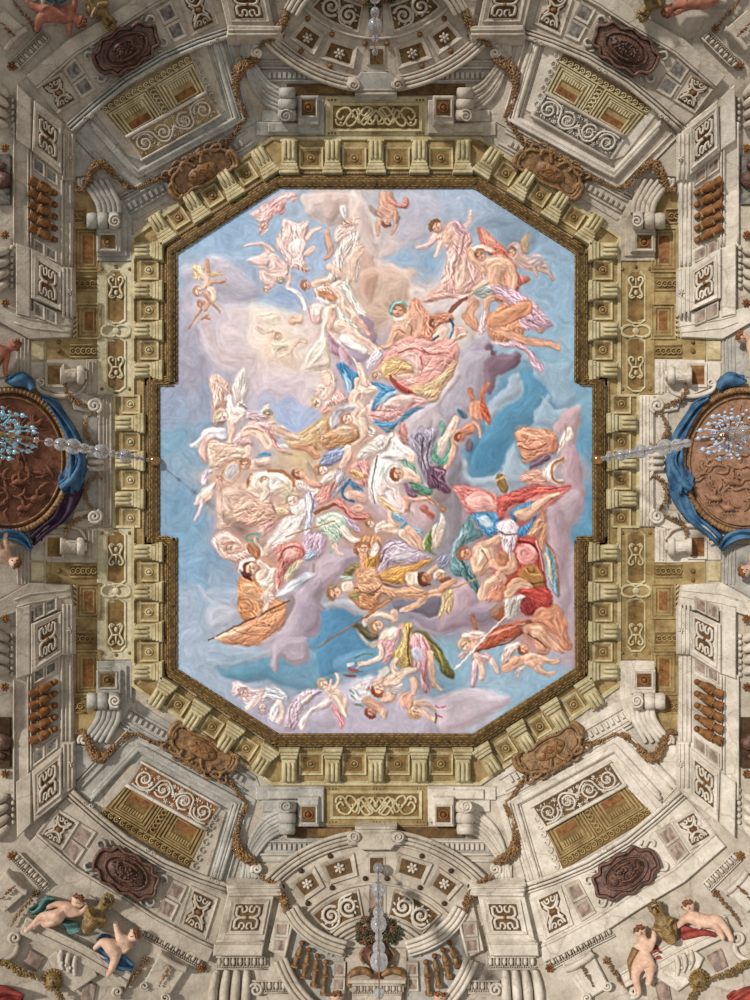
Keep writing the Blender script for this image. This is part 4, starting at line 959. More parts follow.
BG = """185 262 9fbbd6 200 250 9cc0df 230 230 8fb4d8 250 250 9dbfe0 270 235 96b8da 300 205 a9bfd8 320 240 9cb6d6 330 260 a8c0e0 330 200 d9c6bf 345 205 cfc4c4 395 195 b3bbcd 420 200 b6bccf 450 200 a9bfd9 470 205 9fb9d6 500 215 90abc4 520 235 7f9cb5 545 250 8fb0cb 560 290 8db3cf 560 340 8fb6d0 555 370 8cb7cf 575 400 77a8c2 585 440 5f9cbf 586 500 5595bd 584 530 5797bb 570 560 b3a0ad 565 500 b79aa2 565 470 a9a1ac 565 600 b4a0b0 560 640 b8a0ac 545 680 8ab4cf 520 705 8fb8d2 500 715 a5bed2 480 725 b3b5c6 440 720 c3b2bd 400 722 b9b3c6 350 722 b9b3c8 300 722 b3aec2 270 715 b0adc2 240 695 a8b5ca 215 680 9fb4cc 195 660 9ebbd6 190 630 a2b6cf 190 600 a3b9d2 190 570 86b0d2 185 540 7ba9cb 200 520 7aa6c9 175 500 74a2c4 215 560 7fa3c3 170 470 8cacc8 200 460 86acc8 175 440 7aa8c6 175 410 95a9c6 200 400 9aa6c0 205 430 8ba6c4 190 380 a7a6bb 190 350 a5a4ba 185 320 a9abc0 195 300 b3b4c8 210 340 b6b0c0 215 280 c0bac8 230 300 b9b9ca 260 290 9fb0cd 280 300 98b4da 300 290 a4bade 240 330 ead7d6 260 330 f3e2d6 290 330 f4e3d8 280 350 f3dccf 260 360 e9d3cf 230 350 dfcbd0 250 380 d8c6cf 280 390 dcc9d0 300 400 dbc9d3 292 424 a9b9dd 270 410 b3bedb 310 360 efdccf 330 340 e8cfc5 350 250 dac6bf 370 260 d9c4bc 390 250 dcc8c2 398 262 93b5d3 425 262 8db3d3 410 230 c6bccb 440 235 b9b9cc 380 290 d9bcb0 370 310 d9b9a8 420 290 dfc8c2 440 300 e3d2cf 450 310 e3d5d2 465 330 d8cfcb 350 340 b8a3b4 360 360 b3a3b8 500 300 9dbbd3 520 330 8fb5cf 480 370 a9b3c4 520 400 4f8fb3 500 430 4688ad 480 460 3f80a6 510 450 5090b5 540 400 8fb4c8 550 420 9ab8c9 530 380 5b96b5 460 400 b3a8b4 450 440 a99cab 440 470 b8a4ac 460 480 9fb3c6 490 485 a6b8c8 440 530 8f8c97 460 520 a08f9c 450 560 98949f 420 520 c9adb3 400 500 cbb0b8 300 645 74a1c0 270 660 6f9fba 240 665 6a9bb6 310 670 7fa9c4 340 640 5f97bd 360 660 6a9ec0 330 630 5a93ba 400 605 8c93a5 430 625 8f8b9b 450 610 a992a3 470 590 c1a3b3 440 650 7fb0c8 455 680 86b3ce 470 700 98bcd4 340 600 b3b3c3 370 600 a5b5c6 310 570 bda9b8 300 600 b8a8b6 290 620 b3a6b8 275 640 b0a6b8 330 560 c4a9b0 230 450 d9b3a6 222 480 e0bba9 225 510 d6ada2 240 540 cf9f92 260 500 dcb5a5 300 540 d3a79a 330 480 c9a396 350 450 d0a792 300 450 d8b98f 330 430 cda383 370 540 c08f7a 340 580 b78a70 400 570 a8847a 380 590 b08c77 250 600 d29474 260 570 cf9a80 520 540 b8524a 520 580 b4564c 480 520 b07a78 545 560 b48f92 530 640 c58b7e 490 630 9a8c98 500 660 8ab4cf 225 620 a9b7cb 230 590 8fabc9 205 600 9bb5d0 250 640 9db2c8""".split()
IMG = np.zeros((PH, PW, 3), np.float32); WS = np.zeros((PH, PW), np.float32)
wx = XX+N1*13; wy = YY+N2*13
for i in range(0, len(BG), 3):
    d2 = (wx-float(BG[i]))**2+(wy-float(BG[i+1]))**2; w_ = 1/(d2+30)**1.9
    WS += w_; IMG += w_[..., None]*hx(BG[i+2])
IMG /= WS[..., None]
IMG *= (1+.07*N3+.0*N1)[..., None]
PID = np.zeros((PH, PW), np.int16); PNAMES = [('painted_sky', None)]
TT = [0., 0., 1.]; CUR = 0
def blur(a, r):
    r = max(1, int(round(r)))
    for ax in (0, 1):
        for _ in range(2):
            p = np.pad(a, [(r+1, r) if k == ax else (0, 0) for k in (0, 1)], mode='edge'); c = np.cumsum(p, axis=ax, dtype=np.float32)
            n = a.shape[ax]; w = 2*r+1
            a = (np.take(c, range(w, w+n), ax)-np.take(c, range(0, n), ax))/w
    return a
def bbox(P, pad):
    x0 = max(0, int((P[:, 0].min()-pad-FX0)*FS)); x1 = min(PW, int((P[:, 0].max()+pad-FX0)*FS)+2)
    y0 = max(0, int((P[:, 1].min()-pad-FY0)*FS)); y1 = min(PH, int((P[:, 1].max()+pad-FY0)*FS)+2)
    return x0, x1, y0, y1
def smoothp(P, closed):
    if len(P) < 3: return np.array(P, np.float32)
    out = []; n = len(P)
    for i in range(n if closed else n-1):
        g = (lambda k: P[k % n]) if closed else (lambda k: P[min(max(k, 0), n-1)])
        a, b, c, d = g(i-1), g(i), g(i+1), g(i+2)
        for k in range(5):
            t = k/5.; t2 = t*t; t3 = t2*t
            out.append([.5*((2*b[z])+(-a[z]+c[z])*t+(2*a[z]-5*b[z]+4*c[z]-d[z])*t2+(-a[z]+3*b[z]-3*c[z]+d[z])*t3) for z in (0, 1)])
    if not closed: out.append(list(P[-1]))
    return np.array(out, np.float32)
def comp(sl, col, al, mark=True):
    IMG[sl] = IMG[sl]*(1-al[..., None])+col*al[..., None]
    if mark and CUR: PID[sl] = np.where(al > .5, CUR, PID[sl])
def inside(P, X, Y):
    m = np.zeros(X.shape, bool); n = len(P)
    for i in range(n):
        x1, y1 = P[i]; x2, y2 = P[(i+1) % n]
        if y1 == y2: continue
        m ^= ((y1 > Y) != (y2 > Y)) & (X < (x2-x1)*(Y-y1)/(y2-y1)+x1)
    return m
def poly(col, P, soft=.8, alpha=1., k=.5, fold=0, ang=0., edge=.5, mark=True, fs=.16):
    P = smoothp(P, True); x0, x1, y0, y1 = bbox(P, soft+2)
    if x1-x0 < 2 or y1-y0 < 2: return
    sl = (slice(y0, y1), slice(x0, x1)); X, Y = XX[sl], YY[sl]
    wv = 3.5 if soft > 1.1 else .8
    m = inside(P, X+N1[sl]*wv+N3[sl]*wv*.7, Y+N2[sl]*wv-N3[sl]*wv*.5).astype(np.float32)
    size = math.sqrt(max(4., m.sum()))/FS
    col = hx(col); C = np.ones(m.shape+(3,), np.float32)*col
    if k:
        b = blur(m, max(1, size*.11*FS)); gy, gx = np.gradient(b); g = (gx*.55+gy*.83)*size*.28*k*FS/1.6
        sh = np.clip(g, -.16, .10); C = C*(1+sh)[..., None]
        C[..., 0] += np.clip(-sh, 0, .3)*.12
        if edge: C *= (1-edge*.16*np.clip(1-(b-.45)*3.4, 0, 1))[..., None]
    if fold:
        pm = blur(np.minimum(m, 1.), 2); yy, xx = np.nonzero(m > .5)
        if len(xx) > 20:
            px_, py_ = X[yy, xx], Y[yy, xx]; cv = np.cov(px_, py_); ev, V = np.linalg.eigh(cv); ax = V[:, 1]; el = math.sqrt(max(ev[1], 1)); rr = np.random.RandomState(int(P[0, 0]*13+P[0, 1]*7) % 9999)
            base = math.atan2(ax[1], ax[0]); Lm = np.zeros(m.shape, np.float32)
            nf = int(max(5, min(60, len(xx)/FS/FS/(fold*1.5+2))))
            for _ in range(nf):
                i = rr.randint(len(xx)); x, y = float(px_[i]), float(py_[i]); th_ = base+rr.normal()*.16+(0 if rr.rand() < .5 else PI); cu = rr.normal()*.10; w = rr.uniform(.3, .75)*(1 if size < 30 else 1.3)
                n_ = int(el*rr.uniform(.9, 1.9)/1.2)+3; nx, ny = -math.sin(th_), math.cos(th_); 
                if nx*.55+ny*.83 < 0: nx, ny = -nx, -ny
                for j in range(n_):
                    jx, jy = int((x-FX0)*FS)-x0, int((y-FY0)*FS)-y0
                    if not (0 <= jx < m.shape[1] and 0 <= jy < m.shape[0]) or m[jy, jx] < .5: break
                    t = math.sin(PI*(j+.5)/n_)
                    q = max(2, int(w*4*FS)); a0, a1, b0, b1 = max(0, jy-q), jy+q+1, max(0, jx-q), jx+q+1
                    dx, dy = X[a0:a1, b0:b1]-x, Y[a0:a1, b0:b1]-y; d = dx*nx+dy*ny; e = np.exp(-((dx*ny-dy*nx)/.9)**2)
                    Lm[a0:a1, b0:b1] += t*e*(.16*np.exp(-((d-w*1.1)/w)**2)-.20*np.exp(-((d+w*.5)/(w*.6))**2))
                    th_ += cu+rr.normal()*.05; x += math.cos(th_)*1.2; y += math.sin(th_)*1.2
            Lm = np.clip(Lm, -.28, .18)*fs/.16; C *= (1+Lm)[..., None]; C[..., 0] += np.clip(-Lm, 0, 1)*.10
    C *= (1+.05*N3[sl]+.03*NG[sl])[..., None]
    mm = blur(m, max(1, soft*FS*.6)) if soft > .4 else m
    comp(sl, np.clip(C, 0, 1), np.clip(mm*alpha, 0, 1), mark)
def stroke(col, P, w0, w1, alpha=1., k=0., soft=.55, mark=True, wm=None):
    if CUR == 1 and not k: soft = max(soft, 1.6*max(w0, w1)); alpha *= .75
    P = smoothp(P, False) if len(P) > 2 else np.array(P, np.float32)
    x0, x1, y0, y1 = bbox(P, max(w0, w1, wm or 0)+2)
    if x1-x0 < 2 or y1-y0 < 2: return
    sl = (slice(y0, y1), slice(x0, x1)); X, Y = XX[sl], YY[sl]
    best = np.full(X.shape, 9., np.float32); side = np.zeros(X.shape, np.float32); n = len(P)-1
    L = 0; seg = [math.hypot(*(P[i+1]-P[i])) for i in range(n)]; T = sum(seg) or 1
    for i in range(n):
        (ax, ay), (bx, by) = P[i], P[i+1]; l2 = max(1e-6, seg[i]**2)
        t = np.clip(((X-ax)*(bx-ax)+(Y-ay)*(by-ay))/l2, 0, 1); tt = (L+t*seg[i])/T
        w = w0+(w1-w0)*tt if wm is None else np.where(tt < .5, w0+(wm-w0)*tt*2, wm+(w1-wm)*(tt*2-1))
        qx, qy = X-ax-t*(bx-ax), Y-ay-t*(by-ay); d = np.hypot(qx, qy); e = d-w
        u = e < best; best = np.where(u, e, best); side = np.where(u, (qx*-.6+qy*-.8)/np.maximum(w, .5), side); L += seg[i]
    al = np.clip(.5-best/soft*.5, 0, 1)*alpha
    C = np.ones(X.shape+(3,), np.float32)*hx(col)
    if k:
        C *= (1+k*np.clip(side, -1, 1)*np.where(side > 0, .09, .17))[..., None]; C[..., 0] += np.clip(-side, 0, 1)*.06*k
        C *= (1-.15*k*np.clip(1+best/.9, 0, 1))[..., None]
    C *= (1+.05*N3[sl])[..., None]
    comp(sl, np.clip(C, 0, 1), al, mark)
def head(skin_, hair, x, y, r, a):
    """a: direction in which the top of the head points"""
    c, s = math.cos(math.radians(a)), math.sin(math.radians(a)); f = lambda p, q: (x+(c*p-s*q)*r, y+(s*p+c*q)*r)
    stroke('9b5f48', [f(-.12, 0), f(.1, 0)], r*1.02, r*.98, .3)
    stroke(skin_, [f(-.15, 0), f(.12, 0)], r*.86, r*.95, 1, 1.)
    for q in range(7):
        an = -1.6+q*.53; stroke(hair, [f(.35+.55*math.cos(an), .85*math.sin(an)), f(.15+.95*math.cos(an+.25), 1.08*math.sin(an+.25))], r*.34, r*.2, .95, .8)
    for q in (-.38, .3): stroke('7a4a3a', [f(.0, q-.12), f(.02, q+.14)], r*.10, r*.08, .8)
    stroke('a86a55', [f(-.05, 0), f(-.3, .03)], r*.08, r*.1, .6); stroke('b0564a', [f(-.52, -.13), f(-.52, .15)], r*.09, r*.07, .7)
def wing(col, P, n=6):
    P = [np.array(p, float) for p in P]; poly(col, [tuple(p) for p in P], .6, 1, .4, 0)
    a = P[0]; m = len(P)
    for i in range(1, m):
        b = P[i]; c = P[(i+1) % m] if i < m-1 else P[i]
        for t in (0, .5):
            e = b*(1-t)+c*t; stroke('9c8378', [tuple(a*.8+e*.2), tuple(a*.1+e*.9)], .35, .25, .6)
FRESCO = """
# ---- clouds
G painted_cloud|
T 170 180 7.5
S c6c0ce 4 .8 .4 | 80 680 180 620 300 560 400 570 520 680 620 750 700 850 500 820 300 760 120 760
S d8d0d8 3 .6 .3 | 300 580 400 570 480 640 420 660
T 160 270 7.5
S b9b3c4 3 .7 .4 | 160 160 320 60 520 30 700 160 740 240 600 240 480 170 400 240 300 330 200 260
S dccdd2 4 .7 .2 | 200 270 300 220 460 250 600 270 740 270 740 700 560 740 400 700 330 560 280 420
S b0acc2 3 .5 .2 | 160 280 250 360 300 480 330 600 300 740 160 740
L e9dde0 10 6 .6 | 260 390 320 480 350 590 430 690 560 745
L c9a08c 14 5 .45 | 330 400 400 540 480 630 600 650 700 660
L f4e0d6 12 4 .6 | 520 460 640 500 730 600
L f0d9c8 20 10 .5 | 560 300 650 330 740 360
T 250 270 7.5
S f6e3d4 5 .8 .2 | 0 260 120 250 250 290 330 380 300 500 350 600 380 700 250 740 60 640 0 560
S f4d7bf 5 .7 .2 | 130 430 230 420 330 480 320 600 350 700 200 700 100 600
L fbefe2 14 6 .7 | 20 410 100 420 230 430 330 480
L fbefe2 14 6 .7 | 220 610 260 560 330 540 400 490
L e2b795 10 6 .6 | 150 500 180 540 240 560 300 600
L dfa98a 8 5 .5 | 170 460 210 500 160 520
L e8c4a8 12 6 .6 | 60 360 120 340 190 350 250 400
L efd0b4 9 5 .6 | 190 560 210 620 250 650 260 700
T 260 360 6.818
S d3c3d0 6 .6 .2 | 40 120 200 90 360 150 420 260 360 360 240 330 100 260 0 220
S a8bbe0 3 .9 0 | 100 290 180 250 300 300 410 380 330 440 240 490 130 420
S 9fb7e2 3 .5 0 | 150 330 240 420 300 440 200 470 120 400
L e9d9d4 26 14 .6 | 40 70 160 110 300 150 400 170
L f6e4d4 30 16 .6 | 420 10 400 100 340 200 300 260
# the great rolling cloud at the top
T 260 180 7.5
S d9c5be 1.5 .95 .8 | 300 110 400 90 560 85 700 90 750 150 750 350 690 380 600 330 520 340 430 300 360 270 320 190
S c9aea6 1.2 .8 .5 | 470 160 560 110 680 130 740 230 740 310 660 300 600 230 530 320 480 260
L efe2dc 16 6 .9 | 385 110 370 200 410 270 500 320
L e6d6d0 12 6 .8 | 480 120 470 200 520 270
L b4948c 5 3 .6 | 380 230 440 290 530 325
L b4948c 5 3 .6 | 540 180 610 140 700 170 740 230
L e9d8d0 12 5 .7 | 520 210 560 150 640 130 720 180
S dfc8be 1.5 .9 .6 | 600 400 700 350 750 380 750 750 700 750 560 740 580 600 590 500
T 350 180 7.5
S dcc8c0 1.5 .95 .6 | 0 90 60 110 120 180 170 290 190 400 220 480 220 620 300 640 400 680 450 750 0 750
S d6b2a2 1.5 .9 .7 | 10 560 60 490 120 490 170 550 190 660 220 750 0 750 -20 650
L f2e6e0 14 6 .9 | 20 100 90 150 150 260 190 380 200 460
L efe0d8 22 10 .8 | 10 590 60 500 110 490 160 540
L c79c8c 10 5 .7 | 60 530 110 600 130 700 200 745
L eedcd4 24 14 .8 | 230 640 300 650 380 690 440 745
S d9c0bd 2 .7 .2 | 230 540 400 470 500 380 560 390 500 450 380 510 300 570 240 570
L e9d2ce 9 3 .7 | 230 560 330 530 430 460 520 390 640 330
S b9bacb 3 .6 .2 | 330 110 560 100 660 150 720 200 740 330 600 420 420 470 300 400 270 230
L cfc9d6 8 3 .7 | 500 110 600 140 650 190 745 170
T 440 190 5.357
S a3b6cc 2 .7 .2 | 0 70 80 60 190 110 290 130 220 170 150 220 60 180 0 160
S 8099b0 2 .8 .2 | 190 180 290 130 380 150 480 210 500 280 330 280 300 190 230 200
L 69839c 6 3 .5 | 250 200 310 190 400 170
L c9d6e2 7 3 .5 | 400 560 470 580 560 600 600 640
L dfd2d0 6 3 .6 | 60 50 150 30 220 60 290 120
T 340 270 7.5
S d8b9a6 2 .9 .4 | 0 0 520 0 540 80 540 200 420 260 330 330 300 450 260 560 180 640 60 480 0 300
S bf907a 2 .7 .4 | 170 30 260 20 260 120 220 240 180 200 160 100
S e2d0cc 2 .9 .3 | 520 60 560 110 700 160 750 190 750 330 620 330 560 240 520 180
S d2b1a0 3 .7 .2 | 220 230 330 200 360 350 290 420 220 330
L f2e2da 12 5 .8 | 470 10 510 60 560 110 650 160
L 8fb0cd 6 3 .6 | 530 90 560 80 650 150
# light rays round the crowned head
L f2d6a4 5 2 .8 | 360 330 230 270
L f2d6a4 5 2 .8 | 360 300 260 210
L f2d6a4 5 2 .8 | 365 350 240 350
L f2d6a4 5 2 .8 | 370 370 270 430
L f0cf98 5 2 .8 | 380 250 320 170
L f0cf98 5 2 .8 | 420 230 400 150
L f0cf98 5 2 .8 | 470 230 480 150
L f0cf98 5 2 .8 | 510 250 560 190
L f0cf98 14 6 .5 | 520 280 590 230
L f2dcb8 14 8 .5 | 370 310 300 300
S b3a0b4 2 .8 .3 | 130 330 220 370 260 480 280 560 230 640 160 700 0 700 0 560 120 520
S 9c8196 1.5 .8 .3 | 150 320 240 400 280 500 240 570 190 480 140 400
T 430 270 7.5
S d9cdc9 2 .9 .3 | 160 300 260 210 370 200 380 330 350 440 330 530 270 590 250 480 190 420 170 370
S e2d5d2 2 .8 .2 | 0 170 140 170 250 200 180 280 60 330 0 330
S 93b9cf 2 .9 0 | 460 560 560 580 680 570 740 600 740 660 640 680 500 650 450 600
S c5bcc6 1.2 .95 .6 | 380 340 430 330 450 520 440 600 380 620 300 620 290 560 350 490
S a9a0b0 1.2 .95 .6 | 270 620 330 520 440 520 440 600 400 680 380 750 210 750
S 6c5362 1.2 .95 .6 | 400 600 450 570 520 660 600 650 670 640 650 710 560 750 370 750
T 440 350 4.6875
S b3abb9 1.5 .95 .5 | 110 30 200 0 240 30 220 130 200 250 160 280 90 330 20 320 10 210 50 130
S 836878 1.5 .9 .5 | 210 60 260 20 360 20 330 80 300 110 260 130 250 210 220 190 210 120
S a4b4c6 1.5 .9 .5 | 225 270 260 220 310 180 330 120 370 110 390 200 330 240 290 290 240 350 210 380
S 5191b6 1 .9 .2 | 380 100 440 110 500 180 560 260 520 330 480 260 440 350 360 360 310 480 320 560 200 600 140 590 150 500 210 380 300 260 380 220 390 160
S 3a7aa2 3 .5 0 | 200 440 300 420 300 560 200 590 160 560
L cbd6e2 7 3 .8 | 230 290 300 260 380 210 380 150
S 97b3c8 1.5 .9 .4 | 440 340 480 220 510 200 530 280 600 270 600 330 540 370 480 360
S 94b2c8 1.5 .8 .3 | 440 90 600 60 610 160 640 230 560 280 510 190
L cfdbe4 5 3 .7 | 480 220 500 250 540 280 600 280
L cfdbe4 5 2 .7 | 445 330 470 280 490 230
S c3a2a6 1.5 .95 .5 | 560 330 590 290 660 260 650 400 640 450 660 560 670 690 600 660 560 500 580 420 540 380
S b594a0 1.5 .8 .4 | 600 480 640 450 665 600 665 750 620 750 590 620
S a9bccc 2 .9 .3 | 120 520 150 600 240 600 300 560 340 420 380 530 430 560 400 620 250 640 130 640 90 560
S 8c8494 2 .8 .4 | 30 540 80 480 110 560 140 640 80 640
T 350 350 6.818
S c8bac2 1.2 .95 .5 | 745 50 745 200 640 320 600 420 640 520 560 600 440 640 400 620 360 500 480 400 600 350 650 250
L efe8ea 10 5 .8 | 735 150 660 240 610 340 520 400 420 470
L 8f7884 6 4 .6 | 650 310 600 370 520 430
L 7a6672 5 3 .6 | 490 520 450 570 470 700
L 7a6672 5 3 .6 | 560 480 520 580 490 640 500 740
# lower clouds and grey mass
T 350 440 6.818
S c7a9ae 2 .95 .3 | 180 300 360 280 380 420 480 500 540 520 540 620 440 640 330 540 230 430
S 8e8790 2 .95 .3 | 560 380 640 300 750 330 750 700 650 680 640 560 600 520
S 9a7f78 2 .7 .3 | 560 360 640 290 700 260 690 360 620 440
S 7d7a84 2 .8 .3 | 640 250 700 180 750 150 750 330 690 320
T 450 470 5.357
S b9a3ae 2 .95 .4 | 530 180 640 100 690 120 700 260 640 340 640 745 560 740 520 500 530 300
S a98c98 2 .6 .3 | 540 220 600 200 620 480 590 640 550 560
S b39fae 2 .9 .3 | 0 600 160 590 150 690 60 745 0 745
T 360 530 6.818
S c9a9b6 2 .9 .4 | 620 400 740 360 740 560 690 620 560 690 470 700 380 640 440 600 540 560
S 6d6a7b 1.5 .95 .4 | 220 470 420 470 540 460 560 540 500 590 380 570 300 570 250 520
S 8f8596 1.5 .9 .3 | 300 560 460 590 600 590 740 540 700 640 560 700 440 680
L d9c3c9 7 3 .7 | 370 620 470 690 590 690 740 600
T 170 560 6.25
S 7ea9cc 2 .8 .2 | 120 0 230 0 240 190 200 190 150 90
S b1bfd4 3 .7 .3 | 200 200 420 190 440 280 300 290 240 240
L dbe0ea 7 3 .8 | 180 160 230 230 290 280 380 290
L cfd8e6 6 3 .7 | 230 290 260 380 340 430
S c3c5d4 3 .7 .3 | 240 290 360 290 440 340 400 400 280 440 240 370
S a6b9cf 3 .6 .2 | 70 450 220 430 300 520 600 540 640 560 400 660 200 700 80 640
L c6d6e4 6 3 .5 | 240 620 400 640 560 590 640 560
S 5f95ae 2 .9 .2 | 280 660 420 690 560 650 640 620 745 600 745 745 420 745 320 710
T 210 640 6.25
S 5b91ae 2 .9 .2 | 30 170 120 190 200 170 360 130 400 200 480 140 640 120 745 100 745 290 560 310 440 290 330 260 240 270 140 240
S 73a3c0 4 .6 0 | 420 230 560 150 700 160 740 250 600 290
# the big grey cloud pillar
T 270 540 6.818
S b4a3b2 1.3 .97 .7 | 400 90 560 70 640 130 520 200 470 290 400 320 360 430 380 500 350 640 260 700 220 745 30 745 60 620 110 560 150 440 180 340 280 260 310 160
S c9b3be 2 .7 .5 | 330 140 470 120 500 190 400 280 330 330 300 240
S 9c8fa2 2 .7 .4 | 190 430 300 420 340 520 300 620 230 640 200 560
L e2d8e0 10 5 .8 | 300 180 270 280 200 350 150 450 130 560 70 640
L 836f86 4 2 .6 | 310 300 340 260 350 320
L 7c4b3a 6 4 .9 | 300 170 290 250 255 290
S 8e7b80 1.5 .8 .2 | 110 410 160 400 140 500 80 610 60 600
S bcc0cc 1.5 .9 .4 | 380 440 520 400 640 440 700 480 640 530 560 500 460 480 400 490
S 4f8db6 1.3 .95 .2 | 390 490 500 475 560 520 640 530 640 745 300 745 340 650 360 600
S 5f98bf 1.5 .9 .2 | 230 690 300 670 340 650 320 720 290 745 230 745
T 210 640 6.25
S b5a5b3 1.3 .97 .7 | 440 -10 580 -10 620 60 640 110 590 150 510 145 450 100 420 150 415 205 390 200 380 150 400 60
L d8ccd6 7 5 .7 | 405 30 400 110 400 190
T 320 600 5.357
S 4e8db7 1.5 .9 .2 | 20 60 60 70 130 50 190 90 240 100 300 260 280 330 180 380 60 400 0 400 0 130
S 6fa3c6 2 .7 .2 | 100 300 300 260 380 330 300 400 100 400
S bbb2c6 2 .95 .4 | 0 500 80 470 200 420 330 420 460 520 600 520 750 500 750 700 0 700
L d9cfdc 8 4 .8 | 560 540 640 540 700 500 750 500
T 440 580 5
S cdbcc8 2 .9 .4 | 0 600 80 560 180 550 280 560 360 600 260 670 100 750 0 750
L e2d9e0 9 4 .8 | 10 600 60 570 150 550 260 560
S a8909e 2 .9 .4 | 0 190 60 150 200 130 300 120 260 220 120 230 0 260
S 8c8092 2 .9 .4 | 110 160 200 130 270 150 260 200 170 210
# ---- figures, top left
G painted_angel|pale pink flying figure in billowing cloak, upper left of the painted sky
T 260 180 7.5
C pk 60 60 | 175 290 240 310 290 330 350 300 360 440 330 540 350 640 375 680 330 690 220 640 170 560 120 500 130 420 160 370
S f8e6e0 1 .8 .4 | 200 500 260 450 330 450 340 520 310 600 250 580
L d9a198 4 2 .8 | 190 430 180 520 210 600 280 670
L d9a198 4 2 .8 | 250 330 300 340 340 320
B fl 20 10 | 350 440 400 380 455 360
B fl 24 20 | 350 550 400 510
P pk | 0 560 40 540 100 540 160 590 220 640 215 740 150 750 60 700 0 670
S fbeeea 1 .8 .4 | 0 590 70 590 110 640 60 670 10 650
L d49c92 4 2 .8 | 0 660 50 700 120 720
B pk 16 10 | 100 530 50 490 10 480
B fm 14 9 | 330 640 360 680
T 170 180 7.5
B pk 20 9 | 740 540 700 480 620 480 560 495
P pk | 570 600 650 575 740 590 745 640 700 650 620 630
C pk 40 20 | 600 250 640 230 700 200 745 160 745 330 700 330 640 290
H fl d9a58c 26 200 | 700 330
B fl 10 7 | 730 370 690 410
G painted_figure|rosy figure cut by the frame at the upper left of the sky
T 260 180 7.5
C e9bcb8 50 80 | 0 190 60 170 170 100 260 95 290 130 260 160 200 160 180 250 120 260 90 300 60 330 30 380 0 420
C e2a9a6 30 70 | 60 180 120 150 180 180 170 250 110 250 80 300
H fl d4a090 28 190 | 30 340
T 250 270 7.5
B fl 30 16 | 180 30 250 20 290 60 280 120
P pk | 80 0 180 20 240 10 290 10 280 90 220 70 190 120 140 140 90 90 70 50
H fl 8fb0b4 24 60 | 225 75
H fl d9a58c 22 120 | 120 145
B wh 14 18 | 280 140 340 160 390 210 410 290
G painted_cherub|pair of small orange and flesh cherubs near the left edge of the sky
T 160 270 7.5
C ecc18c 30 40 | 250 10 370 10 370 60 300 70 260 50
T 170 180 7.5
C f0cfa0 30 30 | 165 630 210 640 260 650 260 720 200 750 180 690
C eec58c 30 20 | 310 680 370 700 430 690 370 720 310 720
B fm 14 20 | 275 600 280 680
T 160 270 7.5
B fl 28 20 | 310 20 350 70 320 130
B fm 16 12 | 360 130 390 90 460 90 490 70
H fl d9a07c 34 160 | 285 160
B fl 34 26 | 380 160 400 200 380 230
B fm 26 16 | 350 180 360 240 340 300
H fm cf9a80 26 150 | 310 250
B fm 12 9 | 380 240 420 280 450 310
B sa 8 5 | 310 290 260 370 215 440
B sa 6 9 | 310 370 350 340
B sa 6 9 | 340 360 370 365
G painted_radiant_figure|
T 250 270 7.5
B f3d8c4 16 20 | 180 470 200 520 240 560
H fl e0b593 26 200 | 210 500
H fl e0b593 24 220 | 320 380
S e7b795 1 .8 .4 | 290 370 350 350 400 340 400 400 350 410 310 410
P pk | 440 270 500 250 580 250 600 300 540 330 530 400 480 400 450 340
S faf0ea 1 .9 .3 | 460 300 510 290 520 340 480 350
L dc9c86 5 3 .9 | 440 290 460 370 510 400 550 380
P f0dccb | 540 300 590 290 570 450 540 520 520 580 460 620 440 700 400 740 600 745 590 560 570 470
L fbf4ee 14 8 .9 | 580 290 550 420 540 500 460 600 420 690
# ---- standing nude group, upper middle
G painted_figure|half draped pale figure leaning from the cloud, upper centre left of the sky
T 250 270 7.5
C e6b8a6 70 60 | 470 100 540 60 640 50 750 110 750 360 700 380 640 250 560 240 500 200
B fl 26 30 | 480 110 560 70 650 70 720 130 745 180
H fm c08060 36 180 | 420 115
B sa 18 26 | 500 190 560 180 630 220
P wh | 500 160 520 200 600 240 560 260 500 220
C dcdccb 34 70 | 560 240 640 230 700 100 750 60 750 360 700 330 650 250 560 270
P e5bca8 | 590 270 640 260 690 380 670 470 590 460 570 400
C c9d3bf 34 60 | 640 260 700 250 750 350 750 410 690 400 680 460
B fl 44 40 | 700 450 740 460
L c4a4b0 6 3 .9 | 580 460 650 560 745 640
P b98fa0 | 590 480 650 540 700 620 745 660 740 690 640 640 600 600
T 340 270 7.5
B fl 60 50 | -10 130 40 200 60 260
C dfe2d4 40 60 | 0 120 40 80 110 200 170 290 210 350 150 340 90 260 40 200
B fl 46 34 | 20 240 60 310 110 370 150 420
C d3dccc 34 50 | 0 320 50 360 110 380 170 440 140 450 60 420 0 420
B e7b9a2 30 16 | 120 380 180 430 220 480
B fl 52 40 | 0 420 70 460 130 520 200 560 240 600
B wh 34 26 | 30 510 90 560 180 600
L fbf3ee 7 5 1 | -10 530 60 620 140 720
P c9a4b0 | 0 560 60 600 90 680 60 745 0 700
T 260 180 7.5
B fm 16 24 30 | 490 590 530 540 510 440 500 390
C e5cabf 60 60 | 560 380 620 330 720 300 745 340 700 400 600 470 570 470
H fl e2c4b4 34 -60 | 650 320
P wh | 600 190 640 190 650 230 640 300 610 280
B fl 14 10 | 700 330 710 290 745 280
C e7d6cc 50 70 | 590 480 700 380 745 420 745 745 700 745 700 560 640 600 590 745 500 740 560 600
B fl 40 26 | 745 520 700 600 690 740
T 250 270 7.5
B fl 34 22 | 600 -20 650 20 700 60
# ---- two small figures at top centre
G painted_cherub|small dark pink cherub tumbling with rose scarf, top centre of the sky
T 350 180 7.5
W b4948c | 240 260 150 190 160 240 190 270 240 280
B fm 34 40 | 250 110 250 180 240 240
B fm 24 36 | 290 100 310 160 320 220
C rs 26 20 | 250 150 330 160 380 190 400 140 430 130 440 190 410 220 350 200 270 170
B e3ac94 34 36 | 240 220 290 250 330 260
